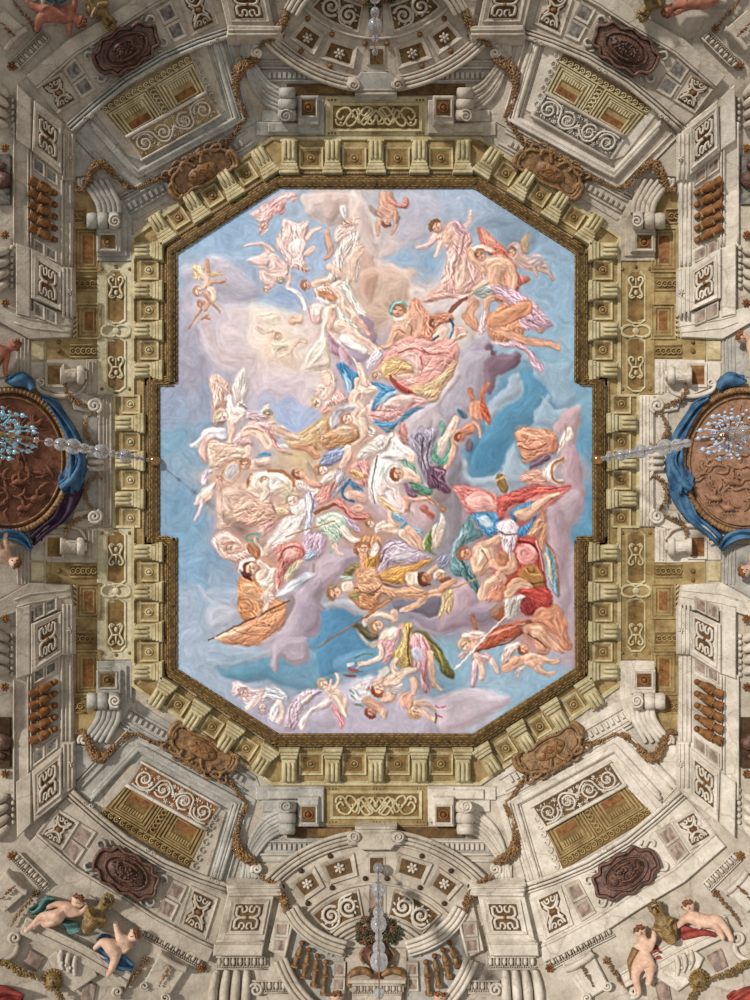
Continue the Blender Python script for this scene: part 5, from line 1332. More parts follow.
H fm a8694f 32 100 | 275 320
B fm 22 14 | 220 300 210 350 205 410
B fm 20 12 | 340 290 350 330 315 400
W a88880 | 350 270 350 230 375 270 370 310 340 330
# ---- right upper group
G painted_figure|pink draped figure with raised hand, upper right of the sky
T 350 180 7.5
B pk 26 14 | 640 420 580 490 500 510
B fl 22 14 | 680 450 660 520 640 570
C e9b9a6 30 60 | 700 360 750 330 750 500 720 520 690 450 640 440
H fm 9c6b4c 46 -150 | 645 350
T 440 190 5.357
B fl 14 8 | 130 200 160 160 165 110
L fm 3 2 1 | 160 140 185 135
L fm 3 2 1 | 158 130 155 105
C e3b3a8 36 80 | 20 190 80 160 130 200 170 240 175 300 200 360 240 400 240 470 180 540 80 560 0 530 20 440 40 340 20 260
C c99aa8 22 70 | 70 180 100 165 150 230 120 230 90 210
L 9a6a70 4 2 .8 | 130 240 110 340 70 400 75 460
P efc6b2 | 90 420 130 380 150 440 140 500 100 540 80 480
L b3706a 4 2 .7 | 20 500 60 470 80 400 100 300
L f6dcd0 6 3 .9 | 40 330 60 420 50 500
C e9b3a4 36 30 | -100 600 0 510 60 560 160 560 140 600 60 580 0 590
P e9b9a2 | 20 210 60 230 60 290 20 280
G painted_figure|seated muscular figure with salmon cloak, upper right of the sky
T 440 190 5.357
C cf7462 50 60 | 200 200 250 220 310 280 350 320 400 380 420 450 480 465 480 490 430 520 400 580 340 600 300 400 230 310
S e8a890 1 .8 .3 | 220 210 260 240 300 290 260 290
C d98a6c 40 80 | 340 480 380 500 410 540 390 600 300 600 270 560 330 560
B e6b394 36 44 | 270 420 300 480 310 530
P e3b094 | 230 370 320 350 380 380 410 440 400 540 370 580 360 500 330 440 330 540 270 560 240 490 260 440
B e6b394 18 14 | 370 400 400 470 390 540
B fl 20 16 | 160 330 220 310 270 320
H e2ac8c b9815c 30 -130 | 215 350
B e6b394 22 16 | 160 330 180 380 230 430
C ddb29a 30 40 | 130 580 200 500 240 480 290 540 240 560 180 570
C a9b3ae 26 40 | 180 550 250 510 300 540 240 580
B 9c5a44 6 8 | 50 650 90 610 140 580
G painted_figure|winged grey toned figure at the right, behind the salmon cloak
T 440 190 5.357
W caa676 | 440 320 430 270 475 225 470 300 470 340
B d9b3a4 40 36 | 400 320 430 370 480 400
P d4b0a4 | 380 300 430 290 450 350 520 340 560 380 580 430 520 430 460 420 400 370
S b7a9ae 1 .9 .4 | 480 350 540 350 550 400 500 410
B c9a493 14 10 | 530 420 580 440 605 480
B c9a493 12 8 | 500 420 520 460
H d4a890 b08a70 22 -120 | 385 330
G painted_figure|orange draped figure stretching one leg to the right, upper right
T 430 270 7.5
B fm 34 20 30 | 460 210 420 250 430 330
B e0a585 40 26 | 330 250 300 330 340 400
B da9a78 30 24 | 270 350 300 400 360 440
C dcb7bb 30 70 | 390 320 430 310 440 400 400 480 360 470
C dd9770 60 30 | 440 400 480 320 530 250 600 230 680 260 745 300 745 330 660 310 590 300 540 360 640 370 690 400 700 520 620 540 500 540 440 500
P 9d5236 | 590 300 650 300 670 360 590 360
C c9a3b3 40 60 | 640 320 745 330 745 460 700 400 660 370
C dfb6bf 40 10 | 450 530 600 550 700 540 750 620 740 680 690 600 600 590 500 570
T 440 190 5.357
B e0a07a 30 22 | 470 700 540 745
C c9a0ae 30 60 | 420 640 480 640 540 700 590 720 560 745 440 745
T 350 180 3
C c9a3b3 12 70 | 420 320 520 340 600 420 605 440 550 430 470 370
B e2a585 15 10 | 430 440 520 480 600 490
B e2a585 11 7 | 595 490 625 505
L e2a585 4 3 1 | 620 505 630 480
B dc9770 24 22 | 430 420 470 410 530 380
C c9a3b3 12 60 | 480 480 540 510 580 560 575 580 545 560 530 520 480 500
# ---- crowned seated figure
G painted_figure|crowned seated figure with rays round its head, upper centre of the sky
T 340 270 7.5
C dd9478 60 70 | 540 220 600 230 640 290 690 350 720 420 700 520 640 600 540 560 500 420
P e3ab8c | 420 340 500 300 570 290 600 330 600 460 560 480 540 420 560 530 620 590 500 560 470 520 400 560 380 480 400 400
S f0c6ac 1 .7 .5 | 440 380 520 350 540 420 480 460
L a75f48 5 3 .7 | 400 470 440 450 490 480
L a75f48 4 3 .7 | 510 400 540 430 530 490
B e6b092 32 20 | 590 330 600 420 570 500
B e8b699 26 16 | 400 480 370 560 290 590
B fl 34 40 | 440 300 440 370
H e2a98a b07a55 52 -80 | 435 300
L 6ba3a8 12 10 1 | 385 330 385 270 420 245 470 245 500 270
L a9cfc8 5 5 1 | 380 310 400 255 460 238
C e5d8e0 30 60 | 260 590 290 600 330 640 280 690 220 745 190 720 230 650
# ---- dark cherub with trumpet right of it
G painted_cherub|cherub with blue sash and brown trumpet, upper centre right
T 430 270 7.5
B a4644c 8 14 | 270 210 200 270 150 310
C cf8466 26 20 | 0 360 100 320 160 330 180 380 100 400 30 430
H d9a082 9c6446 30 170 | 30 400
B fl 40 48 | 100 450 70 510
B fl 26 16 | 80 530 90 570 30 620
L 2f5f86 10 8 1 | 150 370 175 420 150 500 120 550 100 590
L 9cc4dc 5 4 1 | 165 440 140 510 110 580
L 2f5f86 9 8 1 | 0 540 60 500
C e9b3a2 40 20 | 180 420 260 440 280 490 230 520 170 520
# ---- large pink central seated figure
G painted_figure|large reclining figure in pink and gold robes, centre top of the sky
T 350 350 6.818
C e7a49a 56 35 | 190 110 250 20 330 -60 450 -90 560 -60 700 -80 750 0 720 110 620 260 560 330 430 320 330 280 260 200
P efbfb6 | 340 20 420 10 480 60 490 140 430 160 380 90
L c25c54 7 4 .9 | 330 20 430 -10 510 20
L c25c54 6 3 .8 | 480 50 495 120 480 170
L c96a60 6 4 .8 | 490 -10 560 30 680 20
C e0b67c 34 50 | 210 110 270 60 330 60 420 110 440 160 360 150 300 200 240 200
C d9b389 36 110 | 420 240 540 220 640 140 740 60 700 170 640 260 590 350 500 340 430 290
B e9bda6 20 14 | 300 190 380 180 470 160
B fl 14 10 | 450 140 480 150
H fl ddb58c 34 200 | 180 170
L b9483e 9 5 .9 | 275 180 300 240 370 280 430 290
C bb4f46 22 30 | 270 180 320 220 400 260 430 280 360 290 300 240
C edb9b4 56 30 | 110 360 230 300 320 300 440 310 540 330 480 390 380 420 330 470 220 490 130 460
P f0c8c0 | 230 350 330 310 420 310 430 360 350 400 240 390
L cf7a74 5 3 .8 | 150 410 260 420 360 400 440 350
L cf7a74 5 3 .8 | 140 450 260 470 350 430
L f9e4df 8 4 .9 | 120 380 180 340 260 330
G painted_drapery|
C 4d93c4 30 60 | 0 130 110 200 250 240 320 280 240 330 180 400 150 420 160 340 200 270 120 230 60 220 0 200
S a4cbe6 1 .9 .4 | 180 370 230 310 300 280 330 290 260 340 200 380 160 410
C 4d93c4 26 100 | 150 480 300 490 400 410 510 390 400 450 320 520 260 570 220 540
T 260 360 6.818
C 3f88bd 30 70 | 520 30 570 20 620 70 680 110 650 150 640 220 610 240 590 180 560 110
S a8cfea 1 .9 .4 | 570 90 600 110 630 170 620 250 590 180
# ---- white nude reaching up beneath
G painted_figure|pale nude figure reaching upward among blue cloth, centre of the sky
T 350 350 6.818
B fl 20 26 30 | 60 100 90 180 130 260
B fl 26 36 | 50 210 60 280 70 340
P f4dcca | 30 260 100 240 190 250 160 310 110 340 100 420 120 480 60 520 20 480 10 380
B fl 40 30 | 40 470 100 530 90 600
C f3e4d8 30 40 | 60 520 130 510 180 560 140 590 80 560
B fl 26 20 | 90 590 40 620 0 640
P fl | 90 250 150 250 180 270 140 300 80 300
T 260 360 6.818
H fl c98f6c 38 200 | 590 400
B fl 18 30 | 680 50 700 110 720 160
B fl 36 50 | 650 230 640 290 690 360
B fl 34 26 30 | 700 420 710 490 650 560
B fm 20 26 | 600 580 610 640 590 690
L fbf3ee 5 4 1 | 640 0 680 60
G painted_cherub|blond cherub pair in pink light, left of the blue cloth
C e9c0b4 40 80 | 470 60 500 90 530 140 520 220 600 270 560 300 500 310 450 320 440 360 430 330 450 230 430 200 440 110
B f3d8c8 40 46 | 420 200 450 240 480 180
B fl 34 24 | 440 100 460 160
H fl ecd5ad 36 190 | 380 290
P e9ac9c | 420 330 450 310 490 340 450 370 420 360
B fl 20 14 | 400 220 380 240
C e4b3ab 30 60 | 520 200 560 220 600 270 540 300 510 290
# ---- orange brown centre mass
G painted_figure|crouching bearded figure with wing on ochre ground, centre left of the sky
C d9b080 60 10 .10 | 170 540 260 490 380 430 470 360 480 480 400 560 420 620 330 600 230 610
S e9cf9c 2 .7 .2 | 190 530 300 500 370 520 300 570 230 560
C c99466 40 40 | 400 520 480 470 560 450 640 450 680 520 620 570 540 610 470 610 420 590
W e3c3ae | 430 530 380 440 420 460 440 500 470 540
P e7bf9f | 490 480 560 440 620 450 650 490 600 520 520 510
H e3b08c c08e60 34 60 | 440 540
S c3bcc9 1 .9 .4 | 480 370 540 320 620 300 640 340 560 370 540 440 490 470
B d49a78 20 30 | 240 590 330 600 380 650
G painted_figure|half length figures in pale robes beside the blue gap, left centre
P e5cdbb | 0 370 20 330 50 290 70 350 100 380 110 440 160 450 240 520 180 540 100 520 60 450
H e4c4ac a8a4a0 30 -90 | 50 370
C e8b7a8 40 45 | 0 400 60 440 120 560 200 620 230 640 160 640 60 560 0 520
L c9707a 6 3 .9 | 20 430 80 520 130 600
B e8c2ac 26 14 | 100 460 160 490 260 530
S dde0e0 1 .9 .3 | 135 580 170 570 200 590 170 605
G painted_angel|winged angel with white drapery at the left edge of the group
T 160 360 6.818
C e3b9a8 40 60 | 330 120 380 100 430 130 480 190 490 240 440 220 460 300 400 330 380 450 360 450 350 230
L f4dcd0 8 4 .9 | 350 130 400 160 450 200 480 240
S b98c7c 1 .6 .3 | 370 320 440 270 450 330 440 440 370 450
W e6ddd6 | 530 330 490 200 520 120 570 50 600 140 600 220 580 280 590 340
L c9bdb4 4 2 .8 | 520 280 540 180 570 80
L fbf6f2 5 2 .9 | 550 290 580 200
B wh 18 24 | 470 250 480 300 490 340
P f7e7dc | 450 330 520 320 580 340 580 400 530 440 480 440 450 400
B fl 28 20 | 480 440 490 500 470 560
H f3dfd0 ddc6a8 44 -150 | 420 380
L ddc3a4 8 5 1 | 370 340 390 400 380 440
C e3c3cd 30 20 | 590 340 680 360 720 400 600 410
C f0bfc0 40 120 | 490 580 520 500 600 420 700 410 750 440 750 480 650 460 590 500 640 580 560 590
B fl 50 30 40 | 600 490 670 490 740 580
L d08880 5 3 .9 | 570 480 620 460 700 490
S dfe0ea 1 .95 .5 | 200 580 260 540 300 480 370 460 450 470 450 560 350 520 290 560 260 600
L f7f5f8 5 3 .9 | 210 585 270 560 320 500
P e8bfb3 | 270 590 300 520 350 500 380 530 340 600 330 700 300 700 265 660
C e6c3ac 80 60 .1 | 340 540 450 560 580 600 600 680 520 700 440 745 350 745 330 640
S c7b3cc 2 .3 0 | 360 500 400 520 360 600
B f3d4c2 24 14 | 600 600 600 640 570 670
G painted_cherub|winged cherub pair with oval mirror and blue sash, left of the sky
C 4f97c8 20 30 | 650 670 700 630 750 640 750 660 700 660 670 680
P f1cbb8 | 560 690 640 680 745 690 745 745 600 745
T 160 460 6.818
P f1cbb8 | 620 0 745 -20 745 50 660 70 620 40
H eab89c c68a68 36 -100 | 580 30
L d49c74 10 9 1 | 430 80 450 30 500 5 540 40 540 100 500 150 450 140 430 80
S c9c0c0 1 .9 .4 | 440 80 460 30 510 15 535 60 520 130 470 145 445 120
C dcae98 30 50 | 370 140 430 60 420 140 470 190 400 220 370 190
H e6bda6 c9957a 24 -60 | 400 130
C dcc9da 26 80 | 280 150 310 70 350 65 360 100 330 90 320 180 290 180
P f4dccf | 250 250 290 200 340 170 380 150 370 220 330 290 270 290 240 300
B fl 24 10 | 330 250 280 280 240 300
B ebc7cb 14 10 | 290 270 270 340 240 410
H e4bba8 b58c7c 24 -90 | 560 200
H e6bda6 dcc8b8 34 100 | 510 270
H e8bba0 b87e5e 26 60 | 600 280
L c07d58 12 11 1 | 620 100 600 170 640 215 745 235
S f9e4d0 1 .97 .6 | 620 160 620 100 700 75 800 85 880 120 900 170 860 220 740 230 660 210
S fdf6f2 3 .9 0 | 690 140 760 110 830 150 760 190 690 180
L c07d58 12 11 1 | 740 75 830 80 900 130 920 180
C e2bda8 60 80 .1 | 390 260 470 320 560 330 640 380 500 450 440 490 400 490 390 380
B f0d2c2 26 22 | 680 260 650 330 640 350
B f0d2c2 26 22 | 730 260 690 290
G painted_figure|pale robed figure with golden rays and a sceptre, centre left of the sky
T 260 450 6.818
C e3ada6 70 -20 .12 | 0 440 100 380 190 380 220 440 150 470 60 560 0 600
C e8c39c 50 -20 .12 | 0 430 120 380 180 400 200 440 60 470
L f3d898 6 2 .9 | 180 320 90 300
L f3d898 6 2 .9 | 190 290 120 250
L f3d898 6 2 .9 | 220 260 210 210
L f3d898 6 2 .9 | 240 270 270 210
L f3d898 6 2 .9 | 180 350 90 370
L f3d898 6 2 .9 | 190 370 120 420
L f3d898 8 3 .9 | 205 290 150 210
W e8cfcc | 300 300 240 250 250 210 300 210 350 250 390 280 360 310
B f8ece4 40 46 | 240 370 260 410 300 380
H f6e0d2 d0b596 42 -130 | 220 340
L 9cb89c 6 6 1 | 175 330 185 290 230 280
C f3e6e0 46 60 | 100 540 180 460 280 440 310 400 300 500 290 560 240 590 180 640 60 640 80 580
B fbf2ec 32 24 | 250 480 230 560 150 610 80 630
C e9d0c8 30 60 | 10 690 70 630 160 620 150 670 60 700
C c3c8e2 30 88 | 310 300 390 290 380 400 360 500 350 620 300 600 310 450
L b0706c 5 3 .9 | 345 300 365 370 345 450
L f7f4fa 6 3 .9 | 325 320 335 420 310 560
C c4a9bd 34 60 | 300 580 400 560 450 620 430 700 380 745 300 745 290 640
C a8bfd8 30 60 | 300 700 380 680 360 745 290 745
G painted_figure|green robed seated figure holding a long staff, centre of the sky
C c0d3bd 50 60 | 380 470 450 430 540 430 610 500 620 560 560 600 500 640 490 700 470 690 480 620 400 550
S e2ead8 1.5 .8 .4 | 430 450 520 450 560 500 470 520
L 7fa08c 5 3 .9 | 520 500 560 560 530 640
B f6e4d4 26 16 | 570 540 630 610 710 625
B fl 16 12 | 510 650 530 700 560 710
L c8925c 5 4 1 | 180 590 330 540 510 487
B a96a48 12 12 | 380 430 460 390 560 350
G painted_figure|armoured figure with grey breastplate and winged helmet, centre of the sky
C e39a8e 40 45 | 380 240 440 190 500 150 520 180 510 280 480 340 420 380 380 340
P f4dccb | 440 170 490 140 520 130 530 200 480 230 430 240 400 280 380 320 370 280
H f3d9c6 b98c64 38 200 | 425 135
W c9b398 | 390 170 320 110 310 60 350 110 390 130
L cf8a5c 6 5 1 | 390 200 370 130 430 95 470 130
C a9a4b3 34 60 | 510 160 560 130 590 190 570 260 540 290 500 330 490 300 520 240
S d8d6e0 1 .8 .4 | 520 190 560 150 570 200 540 230
C 8f9bc0 34 120 | 400 80 450 20 530 -20 620 -20 590 30 500 100 440 110
B fl 26 22 30 | 600 -10 590 50 560 110
H e2a684 b36f4e 34 120 | 260 160
B e5ad90 26 20 | 290 170 340 220 400 240
L 2f6ea2 11 9 1 | 610 205 570 260 570 320 640 350
C e5a29c 46 30 | 590 120 660 70 740 80 750 220 700 250 640 200
C e2b27e 30 40 | 610 120 680 140 730 180 690 200 640 190
C 3f7fb0 20 20 | 610 210 680 250 710 300 680 290 620 240
P edbba8 | 590 280 650 270 710 300 740 340 700 370 640 340 590 330
C e58d84 50 20 | 470 360 560 330 590 380 660 420 750 430 750 480 640 480 580 430 520 370
L b5443c 6 4 .9 | 510 370 570 400 620 460 750 475
P eab39f | 620 390 680 370 720 400 680 430 640 420
C b39ab0 34 60 | 560 440 640 480 700 550 660 560 600 500
# ---- white pillar shape: horse like cloth in the centre
G painted_horse|white horse seen from behind with pink ears, centre of the sky
T 350 440 6.818
P f2ebe8 1 | 220 40 260 -20 300 -30 370 50 440 90 370 160 360 260 330 380 360 480 280 470 200 440 150 440 130 340 130 240 170 120
S e6cfcb 3 .9 .3 | 200 300 340 280 380 420 440 500 330 520 250 460 190 400
W e9e0da | 240 30 110 130 50 120 80 60 150 0 230 -40
P e5a7a4 | 280 0 320 10 340 60 320 95 290 60
S f9f6f4 2 .9 .4 | 200 120 260 60 300 130 290 200 220 260 190 200
L 6b4f48 5 3 .9 | 185 110 165 220 150 330 170 430
L c9b4ae 5 3 .8 | 140 180 125 280 150 400
C e2b88c 30 60 | 190 370 250 420 330 480 350 520 280 490 210 430
W e3a29a | 380 60 330 -20 350 -60 390 -20 400 20
T 350 350 6.818
P f4efec | 230 640 290 560 330 600 360 640 440 690 440 745 210 745
W e0918c | 330 590 350 490 370 500 390 560 400 620 370 620
W e6dcd4 | 230 700 60 700 130 640 220 610 280 590
L c98a5c 4 3 1 | 230 530 280 550 300 580 270 610
L d9a884 4 3 1 | 340 490 300 560 310 580
# ---- trumpeting winged child in front of the horse
G painted_cherub|cherub blowing a long trumpet with green sash, centre right of the sky
T 350 440 6.818
C 7fb59c 30 50 | 360 140 430 100 440 180 480 250 500 300 440 290 370 190
P efc9b2 | 340 200 400 190 450 230 490 290 450 310 390 290 360 260
H ecb898 a8683e 42 150 | 320 235
P fl | 380 90 440 90 440 160 390 150
C 4b8a74 24 30 | 400 290 480 310 560 340 550 380 450 370
C 7b5a70 26 40 | 370 290 420 330 460 380 440 400 390 370
P e5ac96 | 360 370 450 400 540 380 560 400 480 430 420 430 400 490 370 490 365 430
S c46a58 1 .95 .5 | 470 470 520 440 540 480 580 510 560 550 520 510
B e0a585 12 10 | 540 420 600 440
B c98f5c 4 5 | 440 330 540 400 630 465
B b9794a 8 17 | 620 460 640 475
# ---- grey and violet drapery, right of horse
G painted_drapery|
C aaa3b4 34 80 | 400 0 450 -60 560 -90 600 -60 560 60 560 180 520 300 500 260 470 120
C 8d8496 26 85 | 440 -20 500 -40 540 20 500 130 520 230 560 310 520 290 470 170
L e6e2ea 5 3 .8 | 440 0 490 80 500 200
L 53424e 5 4 .9 | 500 -20 490 80 520 200 570 300
L 53424e 4 3 .9 | 550 0 530 120 560 230
C 6f4b62 34 70 | 540 200 600 170 650 190 650 280 690 350 640 370 600 330 560 340 530 300
L a98498 6 3 .9 | 580 200 640 220 600 260 650 300
L 432a38 6 4 .9 | 560 240 600 290 600 330
G painted_figure|figure with pale green cloth raising an arm beside the grey drapery
T 350 350 6.818
B f2d5c2 26 30 26 | 720 470 680 560 620 640 590 720
C 6fb094 30 110 | 610 490 650 520 620 600 570 660 550 745 590 745 620 650
C 6fb094 30 100 | 650 740 680 630 690 620 680 745
B e2a98c 26 20 | 740 560 700 620
T 350 440 6.818
C 5fa68c 30 110 | 590 0 560 80 570 150 640 180 690 150 700 40 670 -10 670 60 640 120 600 110
S f4dccb 1 .95 .5 | 600 0 650 0 650 60 620 110 590 100
B e6b298 26 14 | 710 0 710 60 680 150 650 190
G painted_cherub|red toned cherub hanging head down, blue patch of sky at the right
T 440 350 4.6875
B d9805e 14 10 | 140 190 155 230
B d9805e 12 14 | 225 160 200 200 200 240
P e39a76 | 150 240 190 240 210 280 200 330 150 320 135 280
C cc5c40 20 80 | 195 240 220 260 240 330 230 350 200 310 190 280
H dd8a66 a8583c 22 200 | 95 410
P de8f6c | 100 370 130 340 160 350 160 390 130 400 100 390
B e9a98c 10 7 | 160 340 185 370 185 410
W 28648f | 130 310 80 270 90 300 110 320
W 6d5a74 | 130 420 120 460 140 480 150 460 150 430
G painted_figure|figure covered by an orange cloth, reading on a cloud, right of the sky
T 440 350 4.6875
C db9573 46 75 | 350 390 390 360 460 370 530 380 550 420 540 470 500 490 430 520 390 530 370 470
L a5563c 4 3 .8 | 370 450 430 470 500 440
L f3c2a6 4 2 .8 | 380 380 440 400 510 400
P c77c62 | 510 420 550 410 555 460 530 490 510 470
C dca08a 40 60 | 380 590 440 560 500 570 520 620 460 640 390 620
C 7d5f72 26 30 | 430 520 500 490 520 510 450 550 420 560
P eee0d2 | 600 360 625 400 580 450 550 500 560 440
L b3846a 3 2 .9 | 585 350 590 400 560 460
C e6cfc0 24 100 | 480 560 530 520 580 500 590 520 550 550 540 600 580 610 570 630 510 620 490 600
L b9794e 6 5 1 | 580 510 530 540 530 600 570 625
B 9a7442 22 20 | 280 600 300 650
L d3ad6c 6 6 1 | 262 610 305 590
# ---- red canopy figure group at the right
G painted_figure|bearded reclining figure with red and blue robes, right side of the sky
T 450 470 5.357
C e58078 60 20 | 15 90 110 90 190 110 260 150 260 230 170 220 110 240 60 170
S f2b8ae 2 .8 .3 | 80 150 150 130 240 170 240 220 130 220
C cf5a50 46 -20 | 260 150 340 110 440 85 560 90 650 80 600 130 500 140 420 180 320 200 280 270 255 240
C de8378 40 -10 | 400 170 480 130 600 110 640 90 580 160 500 200
C 4a90c2 34 60 | 115 240 180 225 260 240 270 310 240 350 200 360 160 310
S cfe2f0 1.5 .9 .3 | 140 260 200 250 230 290 190 310
C 5d8c90 40 60 | 60 310 110 240 130 290 180 350 120 380 60 420 50 480 100 510 150 590 160 680 120 640 80 580 20 560 0 520 10 430 40 370
C 86aab0 30 70 | 60 320 100 330 50 400 20 480 0 520 10 420
L 36555a 7 4 .8 | 50 450 90 540 140 620 170 700
C b6463e 50 60 | 345 370 440 360 480 400 500 500 520 600 540 745 460 745 440 660 350 640 300 680 260 640 340 560 350 450
S e99a94 1.5 .9 .4 | 350 430 420 390 470 430 450 500 390 520 360 480
L 7e2523 7 4 .9 | 350 380 440 400 490 470 500 560
L 7e2523 6 4 .9 | 400 640 480 660 540 650
L f0b4ac 5 3 .9 | 460 380 480 440 500 540
P e9b797 | 110 440 150 390 210 380 240 440 230 500 190 560 130 560 110 510
S f6d6bc 1.5 .8 .5 | 130 440 180 410 200 460 150 500
L a5623f 4 3 .8 | 170 430 200 480 170 540
B e6b394 20 24 | 190 400 240 380 270 360
B e3ac8c 26 22 | 230 500 290 520 340 500
B e3ac8c 22 26 | 330 460 340 520 280 540
H df9f7c a86244 34 190 | 80 450
C ddc7d0 40 80 | 250 290 320 260 370 310 360 370 340 430 320 460 290 440 270 370
S f0eaf0 1 .9 .5 | 300 280 330 270 330 320 300 340
L 70606c 4 3 .9 | 265 330 310 350 370 340
P c07c5c | 250 440 300 440 310 490 290 520 250 500
C 3f86ba 26 60 | 325 230 370 190 450 170 460 240 440 320 400 360 370 350 370 310 440 270 430 230 380 220 350 280
P e9b797 | 340 230 400 200 460 180 480 210 430 260 380 270
B f0c6a6 20 10 | 450 200 520 150 580 130
C cf9a78 30 60 | 420 340 470 260 510 270 490 320 450 360
P ca8460 | 480 200 510 200 510 280 490 260
C dba06c 30 80 | 500 290 520 290 510 370 490 440 480 380
C 7a97a0 34 70 | 510 390 550 440 580 540 585 680 550 650 520 560 510 470
L c0674a 5 3 1 | 515 390 560 450 580 560 585 670
L d8c49c 7 5 .9 | 510 450 530 500 540 590
P a8713a | 360 570 400 520 440 500 480 530 510 580 500 630 440 640 380 610
L 69401f 6 4 .9 | 370 590 430 610 500 600
L d6a25c 5 4 .9 | 400 530 440 560 480 560
H b07a42 8a5426 20 90 | 435 530
B e5ad8c 34 26 | 180 670 200 610 270 570
B e5ad8c 22 12 | 260 560 290 590 270 620
B dda07c 24 30 | 420 630 360 600 310 660 280 650
P d5815c | 240 640 300 620 290 690 250 700
L c9925c 4 4 1 | 0 640 100 600 220 540
C d9d2cc 30 110 | 340 680 400 670 400 745 300 745
C 8c3434 30 60 | 390 690 440 690 450 745 380 745
# ---- middle lower figures
G painted_cherub|cherub with light blue sash diving below the horse
T 350 440 6.818
W f2e4d8 | 250 600 180 640 170 590 210 560 250 560
B f0cdb4 20 14 | 280 560 270 520 270 490
P efc7ac | 220 580 300 560 350 590 330 650 280 640 220 620
C 6fb2dc 22 40 | 290 490 330 510 380 550 390 580 350 610 350 690 390 700 340 690 330 620 360 570 310 540
C 6fb2dc 20 30 | 390 580 460 600 500 635 470 640 420 610
H f2d4bd c4936c 30 200 | 135 570
B f0c8ae 34 24 | 360 640 420 690 450 745
B e9b596 30 22 | 400 610 450 660 500 740
G painted_angel|winged figure with open green and white wings pointing down, centre right
W f0e0d6 | 560 700 560 600 600 560 620 500 650 560 640 620 590 690
C 7f9a4c 24 80 | 500 745 520 650 560 610 550 660 540 745
L f4e8de 6 4 .9 | 530 640 500 700 510 745
G painted_figure|old figure wrapped in ochre and mauve cloak bending over, lower centre
T 360 530 6.818
W e6cbb8 | 480 130 520 20 570 0 560 60 540 110
C 6f8f48 20 70 | 440 80 460 30 480 40 480 130 520 170 470 150
C b3a0b0 50 100 .18 | 100 260 150 130 180 80 260 60 350 110 500 190 460 220 330 240 240 240 180 300 220 370 150 370
S d8cdd6 2 .8 .4 | 200 160 300 130 400 180 330 210 220 220
L 6b5463 6 4 .9 | 140 220 180 130 240 90
L 6b5463 6 4 .9 | 110 280 150 360 240 390 320 380
C d99a4c 46 60 | 140 300 200 260 320 240 450 200 500 200 400 270 340 300 300 370 200 370 150 350
L f0c27c 6 4 .9 | 180 290 280 260 400 230
S f0d3bc 1 .97 .5 | 310 330 330 290 400 290 400 370 350 385
H d2875c 7c4a34 44 150 | 445 330
L 7c3a28 6 6 1 | 400 300 400 350 430 375 480 370
H e0a680 ddd0c4 36 -140 | 545 310
B e3b494 20 16 | 550 230 500 270 470 290
C 8c93a8 26 60 | 520 190 600 160 620 180 600 250 540 260
B 96674c 14 22 | 560 350 600 340
G painted_figure|outstretched bare leg and ochre fringe cloth on the grey cloud, lower centre
B e3b08e 26 20 24 | 560 420 470 440 390 510 310 540
B ecc3a6 16 14 | 300 540 280 550
C d9ba86 30 80 | 560 430 620 400 640 470 610 570 570 550 560 600 530 600 550 520
L c9925c 5 4 1 | 620 405 700 375 745 355
B e0a884 30 20 | 560 400 600 370 640 350
G painted_figure|figures in green and orange robes clustered at the lower centre left
T 270 540 6.818
C b98a5c 46 40 | 660 100 720 60 750 80 750 170 700 210 660 190
H e6b496 b87650 38 190 | 615 60
P efc9b0 | 640 20 700 30 720 80 680 130 640 110 630 60
C f0e4da 20 60 | 690 20 740 40 740 110 700 120 720 70
C 8a7d4c 34 50 | 500 220 560 170 660 170 700 250 640 240 580 200 540 270
C d49468 50 30 | 580 200 640 190 680 230 750 230 750 420 700 470 640 460 540 400 540 320 600 300
C a9c4b4 20 20 | 480 240 560 250 570 270 500 275
P f3d8c6 | 490 290 560 280 570 330 540 360 500 350
H edbf9f c69468 46 170 | 440 360
C 8c8050 26 60 | 540 370 600 350 640 390 620 430 570 410
L 6e4a2c 5 4 .8 | 580 330 650 340 700 380 750 330
C c98358 40 20 | 560 400 640 440 720 450 700 480 620 470
B e2a482 20 26 | 600 310 660 290 700 260
T 360 530 6.818
C d09670 50 30 | 0 60 60 40 130 40 150 120 100 240 60 290 0 300
H e8ba9c b87650 36 -100 | 30 120
C c98c44 34 70 | 40 190 130 160 110 240 70 300 40 270
C f2e8e0 20 70 | 70 180 100 80 130 120 110 170
C d8a07a 50 25 | 0 300 100 250 160 370 240 400 360 380 470 430 400 470 280 465 170 450 90 440 0 430
L 7b4f34 5 4 .8 | 0 420 80 430 150 380
C c98a5c 40 20 | 0 440 60 440 110 500 60 530 0 530
B b9744c 8 10 | 20 620 100 530 210 470
G painted_drapery|
T 150 380 3
S e9c2ae 2 .7 .4 | 200 330 260 310 330 330 320 400 250 440 210 420
C dcae98 20 60 | 250 370 340 350 380 400 330 440 260 430
B f0cdb8 10 8 | 300 330 330 345 360 340
H f0d0ba d8b48c 12 120 | 345 300
B f2d6c4 11 8 | 345 312 350 340 335 360
G painted_cherub|
T 250 270 7.5
B f2d4be 20 16 | 60 440 110 470 160 450
B f0cdb4 18 14 | 330 560 370 530 420 540
S f3dcc4 3 .6 .3 | 150 540 240 520 330 560 320 640 220 660 160 620
S f6e2cc 3 .6 .3 | 40 330 150 300 250 330 220 400 120 410
# ---- left lower banner group
G painted_figure|figure with laurel wreath in front of peach coloured cloth, left of the sky
T 160 460 6.818
C e6bbae 50 30 | 355 540 400 490 470 490 560 560 620 590 640 660 560 700 480 695 420 660 380 610
L f8e6dc 12 6 .8 | 380 560 430 520 490 530 510 570
H ecc6b2 d0a08c 38 -130 | 480 600
B e8bda8 30 18 | 520 600 560 600 600 580
L 6fae94 6 6 1 | 585 530 620 505 670 510 680 530 640 545 600 550 585 530
